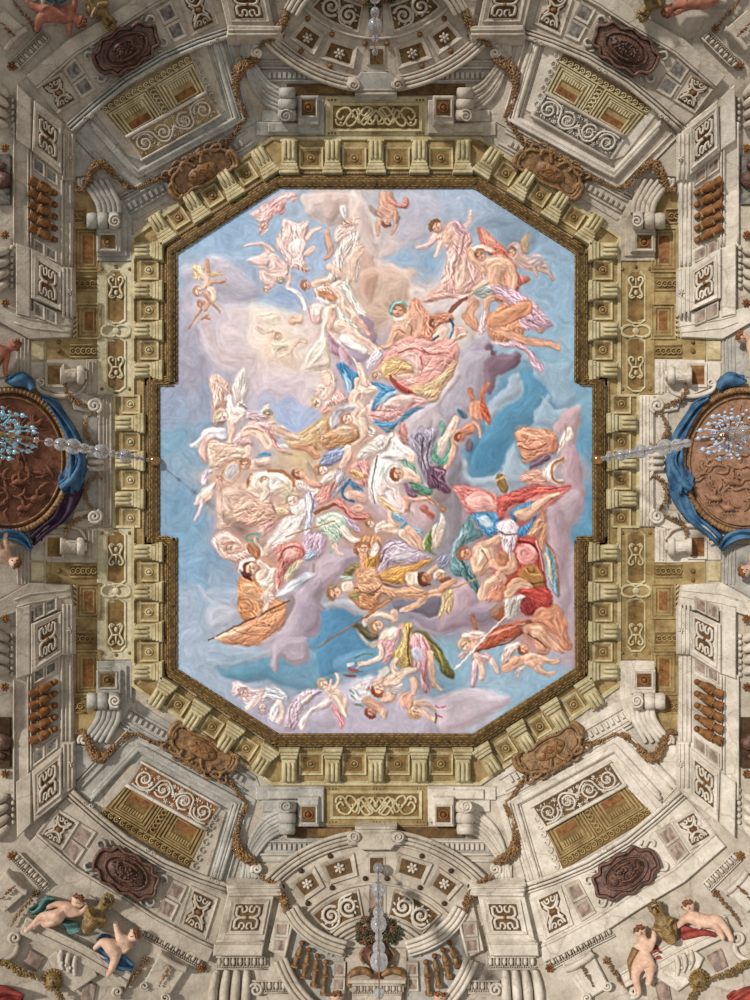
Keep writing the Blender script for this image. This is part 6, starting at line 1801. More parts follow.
L 6fae94 5 5 1 | 690 500 640 500
C c27c54 30 50 | 590 590 620 570 680 620 660 680 620 650
B efc9b2 16 10 | 720 640 660 570 650 530
B f3d4c0 24 16 | 745 590 700 640
G painted_figure|curly haired figure in pink and yellow holding a peach banner pole, lower left
T 170 560 6.25
C d9905e 60 60 | 430 120 520 100 600 200 690 260 725 270 715 380 660 440 560 400 480 390 430 320
S e9b083 2 .8 .4 | 450 170 520 150 580 260 520 300 460 270
L b06c3c 5 3 .7 | 440 250 490 250 520 310 440 330
H eec3a6 7d4b34 46 170 | 500 55
L f1e9e8 12 10 .9 | 440 70 450 20 480 0 520 -5
C 5a3038 20 60 | 435 60 460 80 520 130 470 120
C f3e2d0 40 60 | 540 110 600 60 680 50 690 110 640 190 590 190 550 150
B f4d9c6 22 30 | 560 20 600 60 560 100
C f3cfc3 34 80 | 560 230 600 190 650 230 640 270 580 260
B f3d6c4 20 15 | 600 220 600 290 560 350
T 270 540 6.818
C dc8a80 50 110 | 30 60 90 20 180 10 240 70 220 130 120 190 90 260 60 370 30 340 20 240 50 150
S f0b8ac 1.5 .9 .4 | 60 100 100 60 170 60 200 90 120 130
L b64e46 7 4 .9 | 60 140 100 60 200 50 230 100
C f0dcae 34 110 | 100 220 160 160 220 140 170 220 120 280 90 280
L f6c4b8 8 5 .9 | 50 200 40 290 60 370
S cfd3e2 1.2 .97 .5 | 30 375 100 320 190 240 270 220 300 240 240 290 180 340 100 390 50 400
L f2f4fa 5 3 .9 | 40 385 130 350 200 290
T 170 560 6.25
C e09a70 70 20 | 290 485 400 430 540 350 640 330 720 300 715 390 660 450 600 500 540 535 420 535 340 520
S f2c8aa 2 .8 .3 | 310 480 420 430 470 440 420 470 360 490
L b97048 4 3 .7 | 400 440 480 460 600 470 660 440
L 6f4226 4 4 1 | 240 503 400 420 560 345 745 255
P f6efe8 | 280 480 295 475 300 490 288 495
B fm 14 10 | 570 320 545 350
G painted_figure|pale reclining figures fading into the cloud at the lower left
T 210 640 6.25
C dfc3c8 50 20 | 140 270 190 260 260 310 320 300 400 290 480 340 500 360 420 380 330 390 250 420 190 360 140 340
H e6c8c2 c9a0a0 30 200 | 210 330
C c9cdd8 40 20 | 340 300 420 300 490 350 460 380 360 370 330 380
B e9cfc6 24 16 | 240 420 290 380 330 320
H dcc4bc a89a9c 30 90 | 330 430
C cbb6c4 50 100 | 480 450 520 360 600 310 700 320 640 380 580 440 540 560 470 560
L 8c7688 4 3 .8 | 540 370 500 440 510 550
L 8c7688 4 3 .8 | 640 350 570 440 540 500
B eed2c4 20 14 | 620 350 580 390
B ead0c6 20 24 | 430 390 450 450 430 510
C e9dde2 30 50 | 380 420 430 400 420 500 370 500
C e6d2d4 50 40 | 560 560 560 500 620 430 700 380 745 360 745 420 650 450 600 520 590 570
# ---- flora group at the bottom
G painted_figure|reclining figure with olive cloak strewing flowers, lower centre of the sky
T 320 600 5.357
W 5d5a38 | 310 210 250 210 180 140 210 130 270 170 310 190
S e0c3a8 1 .8 .4 | 190 150 240 230 300 260 310 220 260 220 220 180
C 6d6a38 40 70 | 500 180 560 170 640 250 680 320 720 410 700 425 650 390 630 330 580 260
L b39c4c 6 4 .9 | 540 190 620 260 660 350
C c9a860 34 90 | 430 130 490 125 500 170 490 260 500 360 450 370 390 320 380 280 420 250 440 180
L f0d69c 7 4 .9 | 450 150 450 230 430 300
L 6e5a26 5 4 .9 | 480 150 470 250 480 350
C e5a9ae 46 80 | 490 180 550 190 590 250 600 330 580 400 590 470 570 505 540 470 530 380 500 350 510 280 480 240
S c9cfe4 1.5 .9 .3 | 490 260 530 250 550 300 530 320 500 300
L b8606c 5 3 .8 | 550 200 580 290 560 380 575 470
P f4dcc6 | 330 170 380 140 420 150 430 180 400 220 350 230 310 220
S fdf0e4 1 .8 .4 | 370 160 410 160 410 200 370 200
C e3a3a8 30 60 | 300 240 330 210 400 220 420 150 440 130 430 190 390 270 370 330 330 340 350 280
B f1cfb6 16 12 14 | 320 250 330 300 270 330 210 340
L f1cfb6 5 3 1 | 215 340 195 365
H f0c4a4 c98f5c 34 160 | 305 140
B f1cbae 16 13 | 240 130 250 90 320 75 400 100
P eab9a0 | 380 60 410 50 420 110 390 120
B e9bc9c 20 14 16 | 590 290 600 380 610 450
B e9bc9c 14 9 | 610 450 650 480
B b9764c 4 4 | 0 245 150 150 260 80
B c98a5c 7 9 | 250 85 310 45 370 0
L c0473e 8 8 .9 | 160 370 200 380
L c0473e 8 6 .9 | 140 405 190 410
L e9e4e2 8 6 .9 | 150 350 180 340
L 5d8c74 6 4 .9 | 190 310 240 290 280 290
L 5d8c74 6 4 .9 | 130 400 230 380
G painted_flowers|
S d9d9de 3 .8 .3 | 160 460 240 410 280 420 270 500 240 560 180 550 150 510
L f4efe8 10 10 .9 | 190 470 210 460
L f4efe8 9 9 .9 | 220 500 240 490
L e6b8b4 8 8 .9 | 220 450 240 455
L c98a80 6 6 .9 | 250 480 262 470
L 7fa68c 7 5 .9 | 170 510 190 530
L 7fa68c 7 5 .9 | 190 560 230 570
L 6f9a7c 6 4 .8 | 160 480 180 500
L eadfd4 9 8 .9 | 200 520 220 530
L f2e6d8 7 7 .9 | 260 500 255 515
G painted_cherub|cherub with rose ribbon at the left of the flower group, bottom of the sky
B f0cdb6 26 18 | 50 480 100 540 130 600
P f0d0bc | 30 470 60 460 120 500 150 560 140 590 90 550 50 520
B fl 12 8 | 50 480 60 430
B fl 11 8 | 80 470 100 430 85 395
H f3d8c6 d4a884 26 -160 | 15 450
C e88f8c 24 70 | 60 550 90 580 120 620 130 680 110 690 100 640 70 590
B f0cdb6 16 10 | 110 550 130 590 140 620
G painted_cherub|cherub with red hair below the olive cloak, bottom centre of the sky
P edc6ac | 360 410 410 390 440 440 400 480 350 470 340 440
B f0cdb6 20 14 | 410 390 390 350 410 320
B f0cdb6 24 16 | 430 400 470 380 510 375
H efc4a8 b05a3a 34 110 | 315 480
B edc3aa 20 14 | 300 440 350 420
S e6d6c4 1.5 .8 .3 | 310 380 360 350 380 390 330 420 300 430
G painted_cherub|shaded cherub looking down, bottom centre of the sky
P e2b49c | 340 500 400 480 410 530 360 560 320 540 330 520
H dda184 a8583c 30 120 | 275 600
B dfaa90 24 20 | 250 540 310 570 340 610
P e6c0ac | 330 600 360 590 350 640 325 620
W d9d2d0 | 360 480 440 440 440 480 400 510
G painted_cherub|cherub with blond curls reaching for roses, bottom right of the flowers
P e7ab90 | 430 510 470 490 500 530 490 590 450 580 425 550
B e9b69c 22 16 | 500 430 510 460 500 500
H f0c6a8 d9a878 34 110 | 510 600
B efc5aa 18 12 | 520 550 570 560 610 590
B efc5aa 16 10 | 540 590 590 630 620 640
L d06058 5 4 .9 | 620 565 640 580
L d06058 5 4 .9 | 650 575 670 570
L d06058 5 4 .9 | 630 620 655 630
L 54603c 5 4 .9 | 620 610 620 655
# ---- lower right group
G painted_cherub|winged cherubs with red banner and arrow shaped staff, lower right of the sky
T 440 580 5
W 9a7460 | 260 190 250 150 320 110 340 150 330 180
B a3603c 30 24 | 300 180 330 150
B b46a4a 12 10 | 160 180 180 240
C b9583c 50 -20 | 190 330 230 270 300 230 380 210 440 205 400 240 420 270 340 300 280 330 220 350 160 370
L e5a088 6 3 .9 | 240 280 320 250 420 215
L 7e3322 5 3 .9 | 230 340 320 320 400 275
B 8c4a38 10 8 | 440 215 465 200
C e9c9c0 30 60 | 120 260 180 250 240 270 220 310 180 320 170 370 130 350 110 300
P e4b39a | 150 290 190 280 200 330 160 350
H ecc4aa dfb386 30 -140 | 125 325
W dcb7b4 | 140 380 110 400 90 380 110 360 140 360
C d4aeb8 30 80 | 160 400 200 380 190 440 180 530 150 530 160 460
B ebc2ac 20 14 | 180 380 210 430 210 490
B ebc2ac 18 12 | 230 380 260 410 290 460
C d0a0a4 26 80 | 190 370 250 380 240 410 200 400
L f4efea 4 3 1 | 75 445 120 400 220 290 330 180
P f0e8e0 | 75 445 95 420 110 430 95 440
G painted_figure|pair of nude figures bending together, lower right corner of the sky
W ecd2c8 | 310 440 305 380 340 320 400 310 390 350 340 400
P d99878 | 420 230 500 210 540 220 560 280 610 340 610 360 560 340 540 370 490 370 470 310 430 280
S e9b898 1.5 .8 .4 | 440 240 500 230 520 280 480 300
L 8f4e38 4 3 .9 | 440 270 490 300 530 340
B dfa484 24 18 | 520 280 570 330 610 350
H d89a7a a4603f 26 120 | 420 345
B e2aa8a 24 20 | 330 440 390 410 440 390
P e6b296 | 430 370 480 370 520 410 500 440 450 440 420 410
B e9b99c 18 12 | 500 390 560 410 590 405
B e9b99c 18 10 | 490 440 530 470 570 465
W eddcd6 | 380 450 430 430 400 470 385 495
P e2aa8a | 340 400 380 380 400 400 370 430
G painted_figure|kneeling figure in crimson with bare arms, right side above the lower corner
B d28b68 46 40 | 520 180 560 160 600 230
P cf8a68 | 460 180 520 140 560 160 600 210 640 270 660 340 620 350 570 280 500 220 460 210
C ba4038 46 20 | 380 50 460 40 550 50 560 130 500 130 440 90
C 93302f 34 60 | 410 110 460 95 480 130 470 170 430 180 400 150
C bdb4ae 34 100 | 330 90 400 80 400 130 360 210 330 190 320 140
L 8a7a70 4 3 .8 | 370 100 350 180
C e29882 30 30 | 200 70 260 0 310 0 300 60 260 110 220 100
B ecc0a0 26 22 | 210 80 230 30 270 0
B e7b595 22 16 | 340 70 390 30 440 30
P d98a68 | 260 60 310 60 320 100 280 110
"""
def run_dsl(s):
    global CUR
    for ln in s.strip().split('\n'):
        ln = ln.strip()
        if not ln or ln[0] == '#': continue
        if ln[0] == 'G':
            nm_, lb = ln[2:].split('|'); PNAMES.append((nm_.strip(), lb.strip() or None)); CUR = len(PNAMES)-1; continue
        if ln[0] == 'T': TT[:] = [float(v) for v in ln[2:].split()]; continue
        hd, pt = ln.split('|'); hd = hd.split(); v = [float(q) for q in pt.split()]
        P = [(TT[0]+v[i]/TT[2], TT[1]+v[i+1]/TT[2]) for i in range(0, len(v), 2)]; c = hd[0]; s_ = TT[2]
        A = [float(q) if q.replace('.', '').replace('-', '').isdigit() and i > 0 else q for i, q in enumerate(hd[1:])]
        if c == 'P': poly(A[0], P, *( [A[1]] if len(A) > 1 else []), **({'alpha': A[2]} if len(A) > 2 else {}))          # shaded shape
        elif c == 'S': poly(A[0], P, A[1], A[2], A[3] if len(A) > 3 else 0., edge=0)                                     # soft flat shape
        elif c == 'C': poly(A[0], P, .6, 1, .5, fold=A[1]/s_, ang=A[2], fs=A[3] if len(A) > 3 else .16)                # draped cloth
        elif c == 'L': stroke(A[0], P, A[1]/s_, A[2]/s_, A[3] if len(A) > 3 else 1.)
        elif c == 'B': stroke(A[0], P, A[1]/s_, A[2]/s_, 1., 1., wm=(A[3]/s_ if len(A) > 3 else None))                      # rounded limb
        elif c == 'H': head(hd[1], hd[2], P[0][0], P[0][1], float(hd[3])/s_, float(hd[4]))
        elif c == 'W': wing(A[0], P)
run_dsl(FRESCO)
# last coats: slightly wavering hand, brush hairs that follow the forms, a thin veil of chalk
def bil(A, X, Y):
    X = np.clip(X, 0, PW-1.01); Y = np.clip(Y, 0, PH-1.01); i, j = Y.astype(int), X.astype(int); u, v = X-j, Y-i
    if A.ndim == 3: u = u[..., None]; v = v[..., None]
    return (A[i, j]*(1-u)+A[i, j+1]*u)*(1-v)+(A[i+1, j]*(1-u)+A[i+1, j+1]*u)*v
jj, ii = np.meshgrid(np.arange(PW, dtype=np.float32), np.arange(PH, dtype=np.float32))
wa, wb = vnoise(5)+.6*vnoise(2.4), vnoise(5)+.6*vnoise(2.4)
IMG = bil(IMG, jj+wa*1.9, ii+wb*1.9)
lum = IMG.mean(2); sm = blur(lum, 1.2*FS); gy, gx = np.gradient(sm)
Jxx, Jyy, Jxy = blur(gx*gx, 3*FS), blur(gy*gy, 3*FS), blur(gx*gy, 3*FS)
ang_ = .5*np.arctan2(2*Jxy, Jxx-Jyy)+PI/2; tx, ty = np.cos(ang_), np.sin(ang_)
noise = rg.rand(PH, PW).astype(np.float32)-.5; noise = blur(noise, 1)*2.2+noise*.35; acc = noise.copy()
for sg in (-1, 1):
    x, y = jj.copy(), ii.copy(); dx, dy = tx*sg, ty*sg
    for _ in range(7):
        x += dx; y += dy; nx_, ny_ = bil(tx, x, y), bil(ty, x, y); f_ = np.where(nx_*dx+ny_*dy < 0, -1, 1); dx, dy = nx_*f_, ny_*f_
        acc += bil(noise, x, y)
acc /= acc.std()+1e-6
fig = blur((PID > 1).astype(np.float32), 2)
IMG *= (1+acc*(.022+.045*fig))[..., None]
lum = IMG.mean(2); IMG += (np.clip(lum-blur(lum, 1.6*FS), -.12, .12)*(.25+.6*fig))[..., None]
g_ = IMG.mean(2, keepdims=True); IMG = g_+(IMG-g_)*.84; IMG = IMG*.97+np.array([.030, .022, .020], np.float32)
IMG = np.clip(IMG, 0, 1)
LIN = np.where(IMG <= .04045, IMG/12.92, ((IMG+.055)/1.055)**2.4)
fth = thing('ceiling_fresco', 'large painted sky with clouds, angels and draped figures filling the centre of the vault', 'fresco', 376, 461, 6)
fm_ = bpy.data.materials.new('fresco_paint'); fm_.use_nodes = True; _n = fm_.node_tree
_b = _n.nodes['Principled BSDF']; _b.inputs['Roughness'].default_value = .8; _b.inputs['Specular IOR Level'].default_value = .1
_a = _n.nodes.new('ShaderNodeVertexColor'); _a.layer_name = 'paint'; _n.links.new(_a.outputs['Color'], _b.inputs['Base Color'])
_t = _n.nodes.new('ShaderNodeTexNoise'); _t.inputs['Scale'].default_value = 40; _p = _n.nodes.new('ShaderNodeBump'); _p.inputs['Strength'].default_value = .03; _p.inputs['Distance'].default_value = .02
_n.links.new(_t.outputs['Fac'], _p.inputs['Height']); _n.links.new(_p.outputs['Normal'], _b.inputs['Normal'])
MAT['fresco_paint'] = fm_
mask = np.zeros((PH, PW), bool)
FO = sym8([(219, 10), (219, 77), (201, 77), (201, 208), (98, 275), (10, 275)])
mask = inside(np.array(FO, np.float32), XX, YY)
hF = 6.; dF = .30+hF*.02; sF = (H-dF)/F; org = Vector(fth['_o'])
cell = mask[:-1, :-1] & mask[1:, :-1] & mask[:-1, 1:] & mask[1:, 1:]
cid = PID[:-1, :-1]
def paint_mesh(nme, sel, parent, label):
    ii, jj = np.nonzero(sel)
    if len(ii) < 12: return
    q = np.stack([ii*PW+jj, ii*PW+jj+1, (ii+1)*PW+jj+1, (ii+1)*PW+jj], 1); u, inv = np.unique(q, return_inverse=True); inv = inv.reshape(-1).astype(np.int32)
    vx = (-(XX.reshape(-1)[u]-375)*sF-org.x); vy = ((500-YY.reshape(-1)[u])*sF-org.y); vz = np.full(len(u), CZ+H-dF-org.z)
    me = bpy.data.meshes.new(nme); me.vertices.add(len(u)); me.vertices.foreach_set('co', np.stack([vx, vy, vz], 1).astype(np.float32).reshape(-1))
    me.loops.add(len(inv)); me.loops.foreach_set('vertex_index', inv); nf = len(ii)
    me.polygons.add(nf); me.polygons.foreach_set('loop_start', np.arange(0, nf*4, 4, dtype=np.int32))
    me.update(calc_edges=True)
    ca = me.color_attributes.new('paint', 'FLOAT_COLOR', 'POINT'); c4 = np.ones((len(u), 4), np.float32); c4[:, :3] = LIN.reshape(-1, 3)[u]; ca.data.foreach_set('color', c4.reshape(-1))
    me.materials.append(fm_); o = bpy.data.objects.new(nme, me); COL.objects.link(o); o.parent = parent
    o['_o'] = list(org)
    if label: o['label'] = label
for k, (nme, lb) in enumerate(PNAMES): paint_mesh(nme, cell & (cid == k), fth, lb)
mb = MB(); mb.slab(IDT, [(x, y) for x, y in FO], 0, hF-.15, 0); build('plaster_bed', mb, 'stone', fth)
# ================= sides: medallion, drapery, capitals
def qstrip(m, T, L, R, h0, hmid, n=8, jitter=0, seed=0):
    """cloth strip between two edge paths with lengthwise folds"""
    rn = random.Random(seed); N = len(L); X = []; Y = []; HH = []
    ph = rn.uniform(0, 6)
    for i in range(N):
        x = []; y = []; hh = []
        for k in range(n*4+1):
            t = k/(n*4.); px_, py_ = T(L[i][0]*(1-t)+R[i][0]*t, L[i][1]*(1-t)+R[i][1]*t)
            x.append(px_); y.append(py_); hh.append(h0+hmid*math.sin(PI*t)**.6+2.6*math.sin(t*n*PI+ph+i*.35+1.3*math.sin(i*.23))+.9*math.sin(t*n*5.3+i*.6)*math.sin(PI*t)**.5)
        X.append(x); Y.append(y); HH.append(hh)
    m.surf(X, Y, HH)
def dense(P, k=5):
    out = []; n = len(P)
    for i in range(n-1):
        a, b, c, d = P[max(0, i-1)], P[i], P[i+1], P[min(n-1, i+2)]
        for j in range(k):
            t = j/k; t2 = t*t; t3 = t2*t
            out.append(tuple(.5*((2*b[z])+(-a[z]+c[z])*t+(2*a[z]-5*b[z]+4*c[z]-d[z])*t2+(-a[z]+3*b[z]-3*c[z]+d[z])*t3) for z in (0, 1)))
    return out+[P[-1]]
def cloth(name, m_, T, L, R, parent=None, h0=4, hm=3, n=4, seed=0):
    m = MB(); qstrip(m, T, dense(L), dense(R), h0, hm, n, seed=seed)
    o = build(name, m, m_, parent, True); mod = o.modifiers.new('t', 'SOLIDIFY'); mod.thickness = .03; return o
for sx in (-1, 1):
    T = lambda x, y, sx=sx: (CX+sx*(376-x), y); sd = SIDE[sx]
    tm = 'terracotta' if sx < 0 else 'terracotta_light'
    th = thing('relief_medallion', f'large oval {"dark terracotta" if sx<0 else "light brown"} relief medallion with gilt leaf rim at the {sd} edge', 'medallion', *T(8, 460))
    m = MB(); m.slab(T, arc(9, 461, 57, 68, 0, 360, 48)[:-1], -1, 4, 1); build('disc', m, tm, th)
    m = MB(); m.tube(T, arc(9, 461, 60, 71, 0, 360, 60)[:-1], 3.2, 5, closed=True, seg=10); m.tube(T, arc(9, 461, 53.5, 64, 0, 360, 60)[:-1], 1.2, 5, closed=True); build('rim', m, 'gilt', th, True)
    m = MB()
    for i in range(96):
        a = 2*PI*i/96; x, y = T(9+60.5*math.cos(a), 461+71*math.sin(a)); m.dome(IDT, x, y, 3.8, 1.9, 6.2, 2.6, 8, 2, a if sx < 0 else PI-a)
    build('leaf_rim', m, 'gilt', th, True)
    # generic relief of riders and trees
    m = MB(); rn = random.Random(4+sx)
    for k in range(80):
        a = rn.uniform(0, 6.28); r = math.sqrt(rn.random())*.84; cx, cy = 9+r*50*math.cos(a), 461+r*58*math.sin(a)
        if cx < -8: continue
        P = [(cx, cy)]; d = rn.uniform(0, 6.28)
        for j in range(5): d += rn.uniform(-.9, .9); P.append((P[-1][0]+math.cos(d)*3.4, P[-1][1]+math.sin(d)*3.4))
        m.tube(T, P, [.8, 1.6, 2, 1.8, 1.3, .6], 4.4, seg=7)
    build('relief_scene', m, tm, th, True)
    m = MB()
    for (hx, hy, s_) in ((20, 482, 1), (38, 498, .9), (24, 508, .8), (34, 424, .9), (12, 430, .8)):
        m.tube(T, [(hx-8*s_, hy+2), (hx-3*s_, hy), (hx+4*s_, hy), (hx+8*s_, hy-4*s_), (hx+11*s_, hy-3*s_)], [2, 3.6, 3.4, 2.2, 1.4], 4.6, seg=8)
        for a in (-6, -2, 3, 6): m.tube(T, [(hx+a*s_, hy+2), (hx+a*s_+2, hy+6*s_), (hx+a*s_-1, hy+9*s_)], [1.2, .9, .6], 4.4, seg=6)
        m.tube(T, [(hx, hy-2), (hx-1, hy-7*s_), (hx, hy-10*s_)], [1.8, 1.8, 1.5], 5.4, seg=7)
    build('relief_riders', m, tm, th, True)
    # drapery
    th = thing('blue_drape', f'blue cloth swathed around the {sd} medallion from its top fold to the bottom knot', 'drapery', *T(72, 470), 0, 'blue drapes')
    cloth('upper_fold', 'blue_cloth', T, [(8, 377), (20, 372), (30, 378), (34, 388)], [(6, 382), (16, 386), (26, 388), (30, 392)], th, 6, 3, 2, 1)
    cloth('hanging_length', 'blue_cloth', T, [(42, 395), (56, 401), (68, 416), (80, 436), (87, 462), (84, 480), (76, 495)], [(44, 400), (52, 412), (60, 428), (66, 444), (64, 466), (58, 478), (62, 492)], th, 6, 4, 4, 2)
    cloth('inner_fold', 'blue_cloth', T, [(64, 440), (74, 450), (76, 462), (66, 476), (57, 484)], [(76, 448), (82, 462), (80, 474), (72, 486), (64, 494)], th, 8, 3, 3, 5)
    cloth('under_length', 'violet_cloth' if sx < 0 else 'blue_cloth', T, [(84, 484), (80, 500), (66, 520), (48, 534), (34, 546)], [(62, 484), (60, 498), (54, 514), (42, 524), (30, 534)], th, 5, 2.5, 3, 3)  # dark violet length on the left drape, blue on the right
    cloth('lower_fold', 'blue_cloth', T, [(-10, 530), (4, 528), (18, 530), (28, 536), (32, 548)], [(-10, 540), (2, 538), (14, 541), (24, 547), (30, 552)], th, 7, 3, 3, 4)
    # stepped stone backing and mouldings around it
    th = thing('side_cresting', f'moulded stone cresting strip between {sd} medallion and bracket row', 'cresting', *T(105, 461))
    m = MB(); m.slab(T, [(84, 395), (112.5, 395), (112.5, 527), (84, 527)], -1, 1.2, .4); build('backing', m, 'stone_cool' if sx < 0 else 'stone_white', th)
    m = MB(); m.box(T, 97, 395.5, 112.5, 526.5, .8, 3.2, .8); build('strip', m, 'stone' if sx < 0 else 'stone_white', th)
    m = MB()
    for x0, r in ((99.5, 1.5), (103.5, 1.1), (107, 1.1), (110.8, 1.4)): m.tube(T, [(x0, 396), (x0, 526)], r, 3.4, smooth=False)
    build('moulding', m, 'stone' if sx < 0 else 'stone_white', th, True)
    m = MB()
    for k in range(3): m.tube(T, [(88, 455+k*7), (98, 455+k*7), (104, 455+k*7)], [2.4, 3, 2.4], 3, smooth=False)
    m.tube(T, arc(90, 461, 5, 7, 90, 270, 10), 1.4, 3.4); build('clasp', m, 'stone_white', th, True)
for q in QS:
    T = QT(q); nm = QN[q]; cm = 'stone' if q[0] < 0 else 'stone_white'
    th = thing('scroll_bracket', f'stone scroll bracket with C curve and spiral beside the medallion, {nm}', 'bracket', *T(80, 530), 0, 'C scroll brackets')
    m = MB(); m.slab(T, [(31, 546), (38, 536), (62, 526), (97, 526), (97, 563), (47, 562), (47, 560), (31, 560)], -1, 1.2, .4); build('backing', m, cm, th)
    m = MB(); m.tube(T, [(42, 544), (38, 542), (37, 536), (42, 530), (54, 526), (68, 526), (80, 530), (87, 540)], [1.6, 2, 2.2, 2.6, 2.6, 2.4, 2, 1.2], 3); m.tube(T, spiral(41, 540, 4, .7, 3.6, 1.3, 12), [1.2]*13, 3.6); build('curved_arm', m, cm, th, True)
    m = MB(); m.slab(T, [(74, 512), (96, 508), (101, 522), (84, 530), (70, 526)], 0, 3.4, 1); build('shoulder', m, cm, th)
    m = MB(); m.tube(T, spiral(94.5, 516.5, 7.6, .8, -1.2, 1.9, 24), [1.9]*25, 5, seg=8); build('spiral', m, 'stone_white', th, True)
    m = MB(); m.box(T, 86, 528, 97, 562.5, 0, 2.6, .6); m.tube(T, [(89, 530), (89, 560)], 1.1, 2.8, smooth=False); m.tube(T, [(93, 530), (93, 560)], 1.1, 2.8, smooth=False); build('moulded_edge', m, cm, th)
    m = MB(); m.box(T, 47, 537, 62, 557, .6, 1.7, .2); build('ochre_field', m, 'rust' if q[0] > 0 else 'ochre_deep', th)
    m = MB(); m.ring(T, [(45, 535), (64, 535), (64, 559), (45, 559)], [(47.5, 537.5), (61.5, 537.5), (61.5, 556.5), (47.5, 556.5)], .6, 2.8, 1.8); build('field_frame', m, cm, th)
    th = thing('fluted_capital', f'short fluted stone capital lying sideways in its bracket, {nm} of the medallion', 'capital', *T(72, 547), 0, 'sideways fluted capitals')
    m = MB(); m.tube(T, [(60, 546), (62, 546), (66, 546), (74, 547), (78, 547)], [8.4, 8.6, 6.4, 6.6, 8], 6, smooth=False, seg=16); build('drum', m, cm, th, True)
    m = MB()
    for k in (-1, 0, 1): m.tube(T, [(64, 546+k*3.8), (75, 547+k*3.8)], 1.2, 11-abs(k)*.8, smooth=False)
    build('flute', m, cm, th, True)
    m = MB(); m.tube(T, [(77, 547), (79, 547), (83, 547), (84.5, 547)], [8.6, 9.6, 9.2, 7.6], 6, smooth=False, seg=16); m.tube(T, [(84, 547), (87, 547)], [5, 4], 7, smooth=False, seg=12); build('abacus', m, 'stone_white', th, True)
    path = [(66, 537), (66, 530), (72, 522), (82, 518), (90, 515)]
    m = MB(); garland(m, T, path, [1.6, 2.4, 3, 2.4, 1.4], 4, 21, 2.6); o = build('husk_garland', m, 'gilt', None, True); tag(o, f'husk garland from the sideways capital to the spiral, {nm} of the medallion', 'garland', 'husk garlands')
    path = [(92, 510), (86, 500), (85, 490), (90, 480), (96, 475), (103, 479)]
    m = MB(); garland(m, T, path, [1.4, 2.2, 2.8, 2.6, 2, 1.2], 4, 22, 2.6); o = build('husk_garland', m, 'gilt', None, True); tag(o, f'husk garland from the spiral towards the chandelier chain, {nm} of the medallion', 'garland', 'husk garlands')
    m = MB(); m.slab(T, [(-30, 545), (28, 545), (29, 583), (0, 598), (-30, 610)], -1, .8, .3)
    for k in range(4): m.tube(T, [(17+k*3.6, 548), (18+k*3.6, 584)], 1, 1, smooth=False)
    o = build('pier_flank', m, 'stone_cool' if q[0] > 0 else 'stone'); tag(o, f'plain stone flank behind the herm figure, {nm} edge', 'wall panel', 'pier flanks')
